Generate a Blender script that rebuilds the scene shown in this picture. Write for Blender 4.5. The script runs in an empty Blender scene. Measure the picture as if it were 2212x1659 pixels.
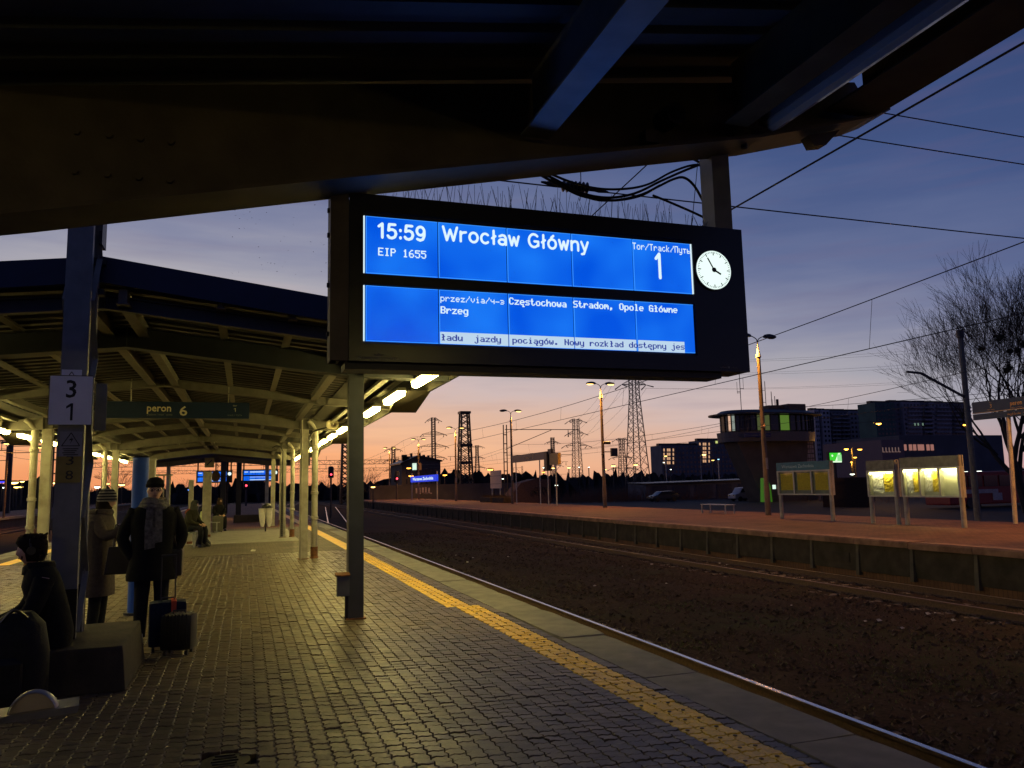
import bpy, bmesh, math, random
from mathutils import Vector, Matrix
random.seed(7)
S = bpy.context.scene
COL = S.collection
pi = math.pi

# ------------------------------------------------------------------ camera
FPX, PITCH, ROLL, YAW, CAMZ = 1700.0, math.atan(219/1700), 0.0227, math.atan(.3406), 1.62
def _cam_axes():
    f = Vector((math.sin(YAW)*math.cos(PITCH), math.cos(YAW)*math.cos(PITCH), math.sin(PITCH)))
    r = Vector((math.cos(YAW), -math.sin(YAW), 0)); u = r.cross(f)
    return f, r*math.cos(ROLL)-u*math.sin(ROLL), u*math.cos(ROLL)+r*math.sin(ROLL)
CF, CR, CU = _cam_axes()
CAM = Vector((0, 0, CAMZ))
cam_data = bpy.data.cameras.new('camera'); cam = bpy.data.objects.new('camera', cam_data); COL.objects.link(cam)
cam_data.sensor_width = 36; cam_data.lens = 36*FPX/2212; cam_data.clip_start = .05; cam_data.clip_end = 6000
m = Matrix((CR, CU, -CF)).transposed().to_4x4(); m.translation = CAM
cam.matrix_world = m
S.camera = cam
def sight(x, y, Y=None, X=None, Z=None):
    """surveyed point: the place seen in direction (x, y) of the 2212-wide photograph at a known distance"""
    d = CF + CR*((x-1106)/FPX) - CU*((y-829.5)/FPX)
    if Y is not None: t = Y/d.y
    elif X is not None: t = X/d.x
    else: t = (Z-CAMZ)/d.z
    return CAM + d*t

# ------------------------------------------------------------------ sky, exposure
def lin(r, g=None, b=None):
    if g is None: r, g, b = r
    f = lambda c: ((c/255)/12.92 if c/255 <= .04045 else (((c/255)+.055)/1.055)**2.4)
    return (f(r), f(g), f(b), 1)
S.view_settings.view_transform = 'Standard'; S.view_settings.look = 'None'
S.view_settings.exposure = 0; S.view_settings.gamma = 1; S.view_settings.use_curve_mapping = False
world = bpy.data.worlds.new('World'); S.world = world; world.use_nodes = True
nt = world.node_tree; N = nt.nodes; L = nt.links; N.clear()
out = N.new('ShaderNodeOutputWorld'); bg = N.new('ShaderNodeBackground'); bg2 = N.new('ShaderNodeBackground'); add = N.new('ShaderNodeAddShader')
sky = N.new('ShaderNodeTexSky'); sky.sky_type = 'NISHITA'; sky.sun_disc = False
sky.sun_elevation = math.radians(-4); sky.sun_rotation = math.radians(-12); sky.altitude = 100
bg2.inputs['Strength'].default_value = .08; L.new(sky.outputs[0], bg2.inputs[0])
tc = N.new('ShaderNodeTexCoord'); sep = N.new('ShaderNodeSeparateXYZ'); L.new(tc.outputs['Generated'], sep.inputs[0])
def mth(op, a, b=None, c=None):
    n = N.new('ShaderNodeMath'); n.operation = op
    for i, v in enumerate((a, b, c)):
        if v is None: continue
        if isinstance(v, (int, float)): n.inputs[i].default_value = v
        else: L.new(v, n.inputs[i])
    return n.outputs[0]
# glow is centred on the azimuth where the sun went down, 12 degrees left of the track
sa = math.radians(-12)
dotp = mth('ADD', mth('MULTIPLY', sep.outputs[0], math.sin(sa)), mth('MULTIPLY', sep.outputs[1], math.cos(sa)))
away = mth('SUBTRACT', 1.0, dotp)
cmb = N.new('ShaderNodeCombineXYZ')
L.new(mth('MULTIPLY', sep.outputs[0], 1.3), cmb.inputs[0]); L.new(mth('MULTIPLY', sep.outputs[1], 1.3), cmb.inputs[1]); L.new(mth('MULTIPLY', sep.outputs[2], 9.0), cmb.inputs[2])
nz = N.new('ShaderNodeTexNoise'); nz.inputs['Scale'].default_value = 1.7; nz.inputs['Detail'].default_value = 5; nz.inputs['Roughness'].default_value = .55
L.new(cmb.outputs[0], nz.inputs['Vector'])
cl = mth('SUBTRACT', nz.outputs[0], .5)
elev = mth('MAXIMUM', sep.outputs[2], 0.0)
e2 = mth('ADD', elev, mth('MULTIPLY', away, .36))
e3 = mth('ADD', e2, mth('MULTIPLY', cl, mth('MINIMUM', mth('MULTIPLY', elev, 1.2), .2)))
ramp = N.new('ShaderNodeValToRGB'); L.new(e3, ramp.inputs[0]); cr = ramp.color_ramp
stops = [(0, (238, 148, 98)), (.03, (246, 162, 110)), (.055, (248, 174, 124)), (.09, (244, 187, 146)), (.142, (222, 182, 160)), (.18, (206, 184, 181)),
         (.253, (167, 164, 174)), (.318, (134, 137, 162)), (.40, (99, 110, 148)), (.515, (68, 86, 132)), (.72, (50, 67, 112)), (1, (38, 52, 95))]
while len(cr.elements) < len(stops): cr.elements.new(.5)
for e, (p, c) in zip(cr.elements, stops): e.position = p; e.color = lin(c)
# grey violet cloud bars low over the horizon
cmb2 = N.new('ShaderNodeCombineXYZ')
L.new(mth('MULTIPLY', sep.outputs[0], 2.2), cmb2.inputs[0]); L.new(mth('MULTIPLY', sep.outputs[1], 2.2), cmb2.inputs[1]); L.new(mth('MULTIPLY', sep.outputs[2], 26.0), cmb2.inputs[2])
nz2 = N.new('ShaderNodeTexNoise'); nz2.inputs['Scale'].default_value = 2.3; nz2.inputs['Detail'].default_value = 6; L.new(cmb2.outputs[0], nz2.inputs['Vector'])
rm = N.new('ShaderNodeValToRGB'); L.new(nz2.outputs[0], rm.inputs[0]); rm.color_ramp.elements[0].position = .50; rm.color_ramp.elements[1].position = .72
low = N.new('ShaderNodeMapRange'); low.inputs[1].default_value = .0; low.inputs[2].default_value = .22; low.inputs[3].default_value = .13; low.inputs[4].default_value = .15
L.new(elev, low.inputs[0])
mix = N.new('ShaderNodeMix'); mix.data_type = 'RGBA'; L.new(mth('MULTIPLY', rm.outputs[0], low.outputs[0]), mix.inputs[0])
L.new(ramp.outputs[0], mix.inputs[6]); mix.inputs[7].default_value = lin(112, 92, 122)
# dusky pink band of thicker air along the horizon, strongest away from the glow
hz = N.new('ShaderNodeMapRange'); hz.inputs[1].default_value = 0; hz.inputs[2].default_value = .075; hz.inputs[3].default_value = .5; hz.inputs[4].default_value = 0; L.new(elev, hz.inputs[0])
mixh = N.new('ShaderNodeMix'); mixh.data_type = 'RGBA'; L.new(mth('MULTIPLY', hz.outputs[0], mth('MINIMUM', mth('MAXIMUM', mth('SUBTRACT', mth('MULTIPLY', away, 4.0), .3), 0.0), 1.0)), mixh.inputs[0])
L.new(mix.outputs[2], mixh.inputs[6]); mixh.inputs[7].default_value = lin(206, 134, 120)
# below the horizon the ground's own dark
gr = N.new('ShaderNodeMapRange'); gr.inputs[1].default_value = -.02; gr.inputs[2].default_value = 0; L.new(sep.outputs[2], gr.inputs[0])
mix2 = N.new('ShaderNodeMix'); mix2.data_type = 'RGBA'; L.new(gr.outputs[0], mix2.inputs[0]); mix2.inputs[6].default_value = lin(28, 24, 28); L.new(mixh.outputs[2], mix2.inputs[7])
L.new(mix2.outputs[2], bg.inputs[0]); bg.inputs['Strength'].default_value = 1.0
L.new(bg.outputs[0], add.inputs[0]); L.new(bg2.outputs[0], add.inputs[1]); L.new(add.outputs[0], out.inputs[0])
S.cycles.max_bounces = 5; S.cycles.diffuse_bounces = 3; S.cycles.glossy_bounces = 3; S.cycles.transmission_bounces = 4; S.cycles.transparent_max_bounces = 6
S.cycles.use_denoising = True; S.cycles.sample_clamp_indirect = 4; S.cycles.use_adaptive_sampling = True; S.cycles.adaptive_threshold = .02
S.cycles.caustics_reflective = False; S.cycles.caustics_refractive = False

# ------------------------------------------------------------------ materials
def srgb(c): return lin(c)
_mats = {}
def mat(name, col, rough=.6, metal=0., var=.2, scale=6., bump=0., bscale=60., emis=None, estr=1., tint=None, tscale=1.5, tamt=.5, spec=.5, alpha=None):
    if name in _mats: return _mats[name]
    mt = bpy.data.materials.new(name); mt.use_nodes = True; t = mt.node_tree; n = t.nodes; l = t.links
    p = n['Principled BSDF']; p.inputs['Roughness'].default_value = rough; p.inputs['Metallic'].default_value = metal
    p.inputs['Specular IOR Level'].default_value = spec
    c = lin(col) if max(col) > 1.001 else (*col, 1)
    if emis is not None:
        ec = lin(emis) if max(emis) > 1.001 else (*emis, 1)
        p.inputs['Emission Color'].default_value = ec; p.inputs['Emission Strength'].default_value = estr
        p.inputs['Base Color'].default_value = c; _mats[name] = mt; return mt
    g = n.new('ShaderNodeNewGeometry')
    nz = n.new('ShaderNodeTexNoise'); nz.inputs['Scale'].default_value = scale; nz.inputs['Detail'].default_value = 6; l.new(g.outputs['Position'], nz.inputs['Vector'])
    mr = n.new('ShaderNodeMapRange'); mr.inputs[1].default_value = .3; mr.inputs[2].default_value = .7; mr.inputs[3].default_value = 1-var; mr.inputs[4].default_value = 1+var
    l.new(nz.outputs[0], mr.inputs[0])
    mx = n.new('ShaderNodeMix'); mx.data_type = 'RGBA'; mx.blend_type = 'MULTIPLY'; mx.inputs[0].default_value = 1; mx.inputs[6].default_value = c
    l.new(mr.outputs[0], mx.inputs[7]); last = mx.outputs[2]
    if tint is not None:
        nz3 = n.new('ShaderNodeTexNoise'); nz3.inputs['Scale'].default_value = tscale; nz3.inputs['Detail'].default_value = 8; nz3.inputs['Roughness'].default_value = .65
        l.new(g.outputs['Position'], nz3.inputs['Vector'])
        m3 = n.new('ShaderNodeMapRange'); m3.inputs[1].default_value = .5; m3.inputs[2].default_value = .68; m3.inputs[3].default_value = 0; m3.inputs[4].default_value = tamt; l.new(nz3.outputs[0], m3.inputs[0])
        m4 = n.new('ShaderNodeMix'); m4.data_type = 'RGBA'; l.new(m3.outputs[0], m4.inputs[0]); l.new(last, m4.inputs[6]); m4.inputs[7].default_value = lin(tint) if max(tint) > 1.001 else (*tint, 1); last = m4.outputs[2]
    l.new(last, p.inputs['Base Color'])
    if bump:
        b = n.new('ShaderNodeBump'); b.inputs['Strength'].default_value = bump; b.inputs['Distance'].default_value = .01
        nb = n.new('ShaderNodeTexNoise'); nb.inputs['Scale'].default_value = bscale; nb.inputs['Detail'].default_value = 4; l.new(g.outputs['Position'], nb.inputs['Vector'])
        l.new(nb.outputs[0], b.inputs['Height']); l.new(b.outputs[0], p.inputs['Normal'])
    if alpha is not None:
        p.inputs['Alpha'].default_value = alpha
    _mats[name] = mt; return mt
def glass(name, col=(.9, .95, .95), rough=.02, a=.12):
    if name in _mats: return _mats[name]
    mt = bpy.data.materials.new(name); mt.use_nodes = True; n = mt.node_tree.nodes; l = mt.node_tree.links; n.clear()
    o = n.new('ShaderNodeOutputMaterial'); tr = n.new('ShaderNodeBsdfTransparent'); gl = n.new('ShaderNodeBsdfGlossy'); mx = n.new('ShaderNodeMixShader'); fr = n.new('ShaderNodeLayerWeight')
    tr.inputs[0].default_value = (*col, 1); gl.inputs['Roughness'].default_value = rough; mrr = n.new('ShaderNodeMapRange'); mrr.inputs[1].default_value = .35; mrr.inputs[3].default_value = .05; mrr.inputs[4].default_value = .5; l.new(fr.outputs['Facing'], mrr.inputs[0])
    l.new(mrr.outputs[0], mx.inputs[0]); l.new(tr.outputs[0], mx.inputs[1]); l.new(gl.outputs[0], mx.inputs[2]); l.new(mx.outputs[0], o.inputs[0])
    _mats[name] = mt; return mt
M = dict(
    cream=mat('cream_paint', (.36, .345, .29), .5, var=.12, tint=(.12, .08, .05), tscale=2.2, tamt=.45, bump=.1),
    steelblue=mat('blue_grey_paint', (.21, .215, .205), .5, var=.15, tint=(.09, .08, .07), tscale=2.0, tamt=.35, bump=.1),
    rust=mat('rust', (.16, .065, .025), .85, var=.4, scale=14, bump=.3),
    dark=mat('dark_metal', (.022, .022, .024), .45, var=.2),
    darker=mat('black_plastic', (.012, .012, .013), .4, var=.1),
    beam=mat('old_brown_steel_paint', (.12, .095, .06), .6, var=.25, scale=4, tint=(.05, .03, .02), tamt=.5, bump=.15),
    darkgrey=mat('dark_grey_paint', (.055, .062, .078), .5, var=.15, tint=(.05, .045, .04), tscale=2.0, tamt=.35, bump=.1),  # shade on the front post, frame and rafter is put into this paint
    framep=mat('frame_paint', (.145, .135, .115), .5, var=.15, tint=(.08, .06, .04), tscale=2.2, tamt=.5, bump=.1),
    sheet=mat('corrugated_sheet', (.055, .054, .054), .45, metal=.25, var=.2, scale=3, tint=(.09, .07, .05), tscale=1.3, tamt=.5),
    sheetdark=mat('dark_trapezoid_sheet', (.11, .12, .14), .55, var=.2, scale=2.5, tint=(.05, .045, .04), tscale=.9, tamt=.6),
    fasciablue=mat('navy_fascia', (.006, .010, .042), .4, var=.15),
    conc=mat('concrete', (.20, .185, .15), .85, var=.2, scale=5, tint=(.12, .11, .09), tscale=1.1, tamt=.6, bump=.3, bscale=90),
    concdark=mat('grimy_concrete', (.055, .043, .032), .9, spec=.15, var=.3, scale=3, tint=(.03, .030, .018), tscale=.8, tamt=.7, bump=.4, bscale=40),
    ballast=mat('ballast_soil', (.034, .022, .014), .95, var=.5, scale=18, spec=.08, tint=(.028, .038, .012), tscale=.35, tamt=.75, bump=.9, bscale=35),
    ground=mat('ground_soil', (.022, .02, .018), .95, spec=.08, var=.4, scale=.8, tint=(.03, .04, .02), tscale=.1, tamt=.6),
    asphalt=mat('asphalt', (.024, .026, .028), .85, spec=.2, var=.25, scale=1.5, bump=.2),
    railtop=mat('polished_rail', (.55, .54, .55), .22, metal=1, var=.1),
    railside=mat('rusty_rail', (.10, .055, .035), .8, var=.3, scale=20),
    railold=mat('dull_rail', (.15, .10, .08), .5, metal=.5, var=.3, scale=9),
    sleeper=mat('sleeper_concrete', (.11, .09, .07), .9, var=.3, scale=9),
    white=mat('white_plate', (.85, .84, .86), .45, var=.05),
    yellowplate=mat('faded_yellow_plate', (.34, .26, .05), .6, var=.25),
    black=mat('black_print', (.012, .012, .012), .6, var=.05),
    wire=mat('wire', (.02, .02, .022), .6, var=.05),
    wood=mat('wood', (.17, .11, .06), .8, var=.3),
    skin=mat('skin', (.60, .36, .27), .55, var=.08),
)
def emat(name, col, s): return mat(name, (0.0, 0.0, 0.0), emis=col, estr=s, rough=.5)

# ------------------------------------------------------------------ mesh building
class MB:
    def __init__(s): s.v = []; s.f = []; s.sm = False
    def add(s, vs, fs):
        o = len(s.v); s.v += [tuple(v) for v in vs]; s.f += [tuple(i+o for i in f) for f in fs]; return s
    def box(s, c, d, rot=None):
        x, y, z = d[0]/2, d[1]/2, d[2]/2
        vs = [Vector(p) for p in ((-x,-y,-z),(x,-y,-z),(x,y,-z),(-x,y,-z),(-x,-y,z),(x,-y,z),(x,y,z),(-x,y,z))]
        if rot is not None: vs = [rot @ v for v in vs]
        c = Vector(c)
        return s.add([v+c for v in vs], [(0,3,2,1),(4,5,6,7),(0,1,5,4),(1,2,6,5),(2,3,7,6),(3,0,4,7)])
    def ext(s, x0, x1, y0, y1, z0, z1): return s.box(((x0+x1)/2, (y0+y1)/2, (z0+z1)/2), (x1-x0, y1-y0, z1-z0))
    def bar(s, p, q, w, h=None, up=(0, 0, 1)):
        p, q = Vector(p), Vector(q); h = h or w; d = (q-p)
        if d.length < 1e-6: return s
        a = d.normalized(); u = Vector(up)
        if abs(a.dot(u)) > .98: u = Vector((0, 1, 0))
        r = a.cross(u).normalized(); u = r.cross(a)
        vs = [o + r*sx*w/2 + u*sz*h/2 for o in (p, q) for sx, sz in ((-1,-1),(1,-1),(1,1),(-1,1))]
        return s.add(vs, [(3,2,1,0),(4,5,6,7),(0,1,5,4),(1,2,6,5),(2,3,7,6),(3,0,4,7)])
    def tube(s, pts, r, n=8, cap=True):
        pts = [Vector(p) for p in pts]; rs = r if isinstance(r, (list, tuple)) else [r]*len(pts)
        rings = []; ref = None
        for i, p in enumerate(pts):
            a = (pts[min(i+1, len(pts)-1)]-pts[max(i-1, 0)]).normalized()
            if ref is None: ref = Vector((0, 0, 1)) if abs(a.z) < .9 else Vector((1, 0, 0))
            x = a.cross(ref)
            if x.length < 1e-4: x = a.cross(Vector((0, 1, 0)))
            x.normalize(); y = x.cross(a); ref = y
            rings.append([p + (x*math.cos(2*pi*k/n) + y*math.sin(2*pi*k/n))*rs[i] for k in range(n)])
        vs = [v for rg in rings for v in rg]; fs = []
        for i in range(len(pts)-1):
            for k in range(n):
                a, b = i*n+k, i*n+(k+1) % n; fs.append((a, b, b+n, a+n))
        if cap: fs += [tuple(range(n))[::-1], tuple(range((len(pts)-1)*n, len(pts)*n))]
        return s.add(vs, fs)
    def loft(s, secs, n=16, cap=True, power=2.):
        """secs: (center, rx, ry[, angle]) horizontal ellipses"""
        vs = []; fs = []
        for sc in secs:
            c, rx, ry = Vector(sc[0]), sc[1], sc[2]; an = sc[3] if len(sc) > 3 else 0
            for k in range(n):
                t = 2*pi*k/n; cx, cy = math.cos(t), math.sin(t)
                cx = math.copysign(abs(cx)**(2/power), cx)*rx; cy = math.copysign(abs(cy)**(2/power), cy)*ry
                vs.append(c + Vector((cx*math.cos(an)-cy*math.sin(an), cx*math.sin(an)+cy*math.cos(an), 0)))
        for i in range(len(secs)-1):
            for k in range(n):
                a, b = i*n+k, i*n+(k+1) % n; fs.append((a, b, b+n, a+n))
        if cap: fs += [tuple(range(n))[::-1], tuple(range((len(secs)-1)*n, len(secs)*n))]
        return s.add(vs, fs)
    def prism(s, poly, axis, a, b):
        """poly in the other two axes, extruded along axis 'x','y','z' from a to b"""
        def P(u, v, w): return {'x': (w, u, v), 'y': (u, w, v), 'z': (u, v, w)}[axis]
        n = len(poly)
        return s.add([P(u, v, a) for u, v in poly]+[P(u, v, b) for u, v in poly],
                     [tuple(range(n)), tuple(range(2*n-1, n-1, -1))]+[(i, i+n, (i+1) % n+n, (i+1) % n) for i in range(n)])
    def sphere(s, c, r, n=12, m=8, sc=(1, 1, 1)):
        c = Vector(c); vs = [c+Vector((0, 0, r*sc[2]))]
        for i in range(1, m):
            t = pi*i/m
            for k in range(n): vs.append(c+Vector((r*sc[0]*math.sin(t)*math.cos(2*pi*k/n), r*sc[1]*math.sin(t)*math.sin(2*pi*k/n), r*sc[2]*math.cos(t))))
        vs.append(c-Vector((0, 0, r*sc[2]))); fs = [(0, 1+k, 1+(k+1) % n) for k in range(n)]
        for i in range(m-2):
            for k in range(n): a = 1+i*n+k; b = 1+i*n+(k+1) % n; fs.append((a, a+n, b+n, b))
        L0 = 1+(m-2)*n; fs += [(len(vs)-1, L0+(k+1) % n, L0+k) for k in range(n)]
        return s.add(vs, fs)
    def xf(s, M4): s.v = [tuple(M4 @ Vector(v)) for v in s.v]; return s
    def mesh(s, name, m=None, smooth=False, bevel=0):
        me = bpy.data.meshes.new(name); me.from_pydata(s.v, [], s.f)
        bm = bmesh.new(); bm.from_mesh(me); bmesh.ops.recalc_face_normals(bm, faces=bm.faces)
        if bevel:
            bmesh.ops.bevel(bm, geom=[e for e in bm.edges if len(e.link_faces) == 2 and e.calc_face_angle(0) > .5], offset=bevel, segments=2, affect='EDGES', profile=.7, clamp_overlap=True)
        bm.to_mesh(me); bm.free()
        if smooth:
            me.polygons.foreach_set('use_smooth', [True]*len(me.polygons))
            try: me.set_sharp_from_angle(angle=math.radians(40))
            except Exception: pass
        if m: me.materials.append(m)
        return me
    def build(s, name, m=None, parent=None, smooth=False, bevel=0, world_coords=True):
        o = bpy.data.objects.new(name, s.mesh(name, m, smooth, bevel)); COL.objects.link(o)
        if parent:
            o.parent = parent
            if world_coords: o.matrix_parent_inverse = Matrix.Translation(-parent_loc(parent))
        return o
def parent_loc(o):
    if o.parent is None: return o.location.copy()
    return parent_loc(o.parent) + o.matrix_parent_inverse.translation + o.location
def tag(o, label=None, cat=None, group=None, kind=None):
    if label: o['label'] = label
    if cat: o['category'] = cat
    if group: o['group'] = group
    if kind: o['kind'] = kind
    return o
def thing(name, label, cat, loc=(0, 0, 0), group=None):
    o = bpy.data.objects.new(name, None); COL.objects.link(o); o.location = loc; o.empty_display_size = .3
    return tag(o, label, cat, group)
def struct(o): o['kind'] = 'structure'; return o
def kids(o): return [c for c in bpy.data.objects if c.parent == o]
def copy_tree(o, off, label=None, parent=None, _map=None):
    if _map is None:
        _map = {}
        for c in bpy.data.objects:
            if c.parent: _map.setdefault(c.parent.name, []).append(c)
    c = o.copy(); COL.objects.link(c)
    if parent is not None: c.parent = parent
    else: c.location = o.location + Vector(off)
    if label: c['label'] = label
    for ch in _map.get(o.name, []): copy_tree(ch, (0, 0, 0), None, c, _map)
    return c
def light(name, kind, loc, power, col, parent=None, size=.3, size_y=None, rot=(0, 0, 0), spread=None):
    d = bpy.data.lights.new(name, kind); d.energy = power; d.color = col[:3]
    if kind == 'AREA':
        d.size = size
        if size_y: d.shape = 'RECTANGLE'; d.size_y = size_y
        if spread: d.spread = spread
    elif kind == 'POINT': d.shadow_soft_size = size
    elif kind == 'SPOT': d.shadow_soft_size = size; d.spot_size = spread or 2.4; d.spot_blend = .6
    o = bpy.data.objects.new(name, d); COL.objects.link(o); o.location = loc; o.rotation_euler = rot
    if parent:
        o.parent = parent; o.matrix_parent_inverse = Matrix.Translation(-parent_loc(parent))
    return o
# text -> geometry
_glyph = {}
def glyphs(t, bold=0.):
    k = (t, bold)
    if k not in _glyph:
        cu = bpy.data.curves.new('lettering', 'FONT'); cu.body = t; cu.size = 1; cu.offset = bold; cu.resolution_u = 2; cu.fill_mode = 'FRONT' if hasattr(cu, 'fill_mode') else 'BOTH'
        o = bpy.data.objects.new('lettering', cu); COL.objects.link(o)
        dg = bpy.context.evaluated_depsgraph_get(); me = bpy.data.meshes.new_from_object(o.evaluated_get(dg))
        vs = [tuple(v.co) for v in me.vertices]; fs = [tuple(p.vertices) for p in me.polygons]
        if t == '1':
            hh = _capH(bold); vs = [(x*hh/.73, y*hh/.73, 0) for x, y in _ONE[0]]; fs = list(_ONE[1])
        bpy.data.objects.remove(o); bpy.data.curves.remove(cu); bpy.data.meshes.remove(me)
        _glyph[k] = (vs, fs)
    return _glyph[k]
_ONE = ([(.0, .60), (.20, .73), (.30, .73), (.30, 0), (.19, 0), (.19, .60), (.0, .50)], [(0, 1, 5, 6), (1, 2, 3, 4, 5)])
def _capH(b): 
    vs, _ = glyphs('H', b); return max(v[1] for v in vs)-0
def text(mb, t, O, R, U, width, cap, bold=0., mono=False, fill=.86):
    """write t starting at O along R, baseline on O, up U; total width and cap height in metres"""
    O, R, U = Vector(O), Vector(R).normalized(), Vector(U).normalized(); H = _capH(bold)
    if not mono and '1' in t and len(t) > 1:      # numerals set one by one
        p = width/(len(t)-.45*t.count(':')); x = 0
        for ch in t:
            w = p*(.55 if ch == ':' else 1); text(mb, ch, O+R*(x+w*.08), R, U, w*(.28 if ch == ':' else .5 if ch == '1' else .84), cap, bold); x += w
        return mb
    if not mono:
        vs, fs = glyphs(t, bold); x0 = min(v[0] for v in vs); x1 = max(v[0] for v in vs); sx = width/(x1-x0)
        mb.add([O+R*(v[0]-x0)*sx+U*v[1]*cap/H for v in vs], fs)
    else:
        p = width/len(t)
        for i, ch in enumerate(t):
            if ch == ' ': continue
            vs, fs = glyphs(ch, bold); x0 = min(v[0] for v in vs); x1 = max(v[0] for v in vs); w = x1-x0
            full = fill*p; sx = min(full/w, full/.50)
            off = (p-w*sx)/2
            mb.add([O+R*(i*p+off+(v[0]-x0)*sx)+U*v[1]*cap/H for v in vs], fs)
    return mb

# ---- LCD lettering: 5x7 dot cells for the small lines, rounded strokes for the large ones
_PX = {'1': (4,12,4,4,4,4,14), '5': (31,16,30,1,1,17,14), '6': (6,8,16,30,17,17,14), 'E': (31,16,16,30,16,16,31), 'I': (14,4,4,4,4,4,14), 'P': (30,17,17,30,16,16,16), 'T': (31,4,4,4,4,4,4),
 'o': (0,0,14,17,17,17,14), 'r': (0,0,22,25,16,16,16), '/': (1,1,2,4,8,16,16), 'a': (0,0,14,1,15,17,15), 'c': (0,0,14,16,16,17,14), 'k': (16,16,18,20,24,20,18), 'П': (31,17,17,17,17,17,17), 'у': (0,0,17,17,17,17,15,1,14),
 'y': (0,0,17,17,17,17,15,1,14), 'т': (0,0,31,4,4,4,4), 'ь': (0,0,16,16,30,17,30), 'p': (0,0,30,17,17,17,30,16,16), 'z': (0,0,31,2,4,8,31), 'e': (0,0,14,17,31,16,14), 'v': (0,0,17,17,17,10,4), 'i': (4,0,12,4,4,4,14),
 'ч': (0,0,17,17,15,1,1), '-': (0,0,0,0,31,0,0), 'з': (0,0,30,1,14,1,30), 'B': (30,17,17,30,17,17,30), 'g': (0,0,15,17,17,17,15,1,14), 'C': (14,17,16,16,16,17,14), 'ę': (0,0,14,17,31,16,14,2,3), 's': (0,0,15,16,14,1,30),
 't': (8,8,28,8,8,9,6), 'h': (16,16,22,25,17,17,17), 'w': (0,0,17,17,21,21,10), 'S': (15,16,16,14,1,1,30), 'd': (1,1,13,19,17,17,15), 'm': (0,0,26,21,21,17,17), ',': (0,0,0,0,0,12,12,8), 'O': (14,17,17,17,17,17,14),
 'l': (12,4,4,4,4,4,14), 'G': (14,17,16,23,17,17,15), 'ł': (12,4,6,12,4,4,14), 'ó': (2,4,14,17,17,17,14), 'n': (0,0,22,25,17,17,17), 'u': (0,0,17,17,17,19,13), 'j': (2,0,6,2,2,2,2,18,12), 'ą': (0,0,14,1,15,17,15,2,3),
 '.': (0,0,0,0,0,12,12), 'N': (17,17,25,21,19,17,17)}
def lcd_text(mb, t, O, width, cap, bold=.35):
    O = Vector(O); p = width/len(t); pw = p*.80/5; ph = cap/7
    for i, ch in enumerate(t):
        for r, bits in enumerate(_PX.get(ch, ())):
            c = 0
            while c < 5:
                if bits & (16 >> c):
                    e = c
                    while e+1 < 5 and bits & (16 >> (e+1)): e += 1
                    x0, x1 = O.x+i*p+c*pw, O.x+i*p+(e+1+bold)*pw; z1 = O.z+(7-r)*ph; z0 = z1-ph
                    mb.add([(x0, O.y, z0), (x1, O.y, z0), (x1, O.y, z1), (x0, O.y, z1)], [(0, 1, 2, 3)]); c = e
                c += 1
    return mb
def _el(cx, cy, rx, ry, a0, a1, n=18): return [(cx+rx*math.cos(math.radians(a0+(a1-a0)*i/n)), cy+ry*math.sin(math.radians(a0+(a1-a0)*i/n))) for i in range(n+1)]
_ST = {'W': (.84, [[(0, 1), (.22, 0), (.42, .8), (.62, 0), (.84, 1)]]), 'r': (.32, [[(0, 0), (0, .72)], [(0, .48), (.1, .66), (.32, .70)]]), 'o': (.5, [_el(.25, .36, .25, .36, 0, 360)]), 'c': (.46, [_el(.25, .36, .25, .36, 48, 312)]),
 'ł': (.2, [[(.1, 0), (.1, 1)], [(0, .42), (.2, .60)]]), 'a': (.44, [_el(.21, .20, .21, .20, 0, 360), [(.44, 0), (.44, .5), (.37, .68), (.22, .72), (.05, .62)]]), 'w': (.6, [[(0, .72), (.15, 0), (.3, .62), (.45, 0), (.6, .72)]]),
 'G': (.62, [_el(.32, .5, .32, .5, 45, 318), [(.60, .12), (.60, .45), (.36, .45)]]), 'ó': (.5, [_el(.25, .36, .25, .36, 0, 360), [(.2, .84), (.34, 1.0)]]), 'n': (.44, [[(0, 0), (0, .72)], [(0, .48), (.1, .66), (.25, .72), (.38, .67), (.44, .5), (.44, 0)]]),
 'y': (.44, [[(0, .72), (.23, .02)], [(.44, .72), (.16, -.22), (.02, -.25)]]), '5': (.47, [[(.42, 1), (.08, 1), (.04, .55), (.14, .62), (.27, .64), (.42, .54), (.47, .33), (.40, .1), (.24, 0), (.08, .03), (0, .16)]]),
 '9': (.46, [_el(.23, .69, .22, .31, 0, 360), [(.45, .69), (.45, .35), (.36, .08), (.2, 0), (.04, .08)]]), '1': (.3, [[(.0, .80), (.2, 1), (.2, 0)]]), ':': (.08, [[(.04, .04), (.04, .10)], [(.04, .58), (.04, .64)]]), ' ': (.22, [])}
def stroke_text(mb, t, O, width, cap, th=.15, gap=.22):
    O = Vector(O); tot = sum(_ST[c][0] for c in t)+gap*(len(t)-1); sx = width/tot; x = O.x; w = th*cap
    for ch in t:
        for ln in _ST[ch][1]:
            P = [Vector((x+a*sx, O.y, O.z+b*cap)) for a, b in ln]
            for a, b in zip(P[:-1], P[1:]):
                d = (b-a); 
                if d.length < 1e-6: continue
                d.normalize(); n = Vector((-d.z, 0, d.x))*w/2; mb.add([a-n, b-n, b+n, a+n], [(0, 1, 2, 3)])
            for q in P: mb.add([q+Vector((math.cos(k*pi/4), 0, math.sin(k*pi/4)))*w/2+Vector((0, -.0003, 0)) for k in range(8)], [tuple(range(8))])
        x += (_ST[ch][0]+gap)*sx
    return mb
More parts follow.
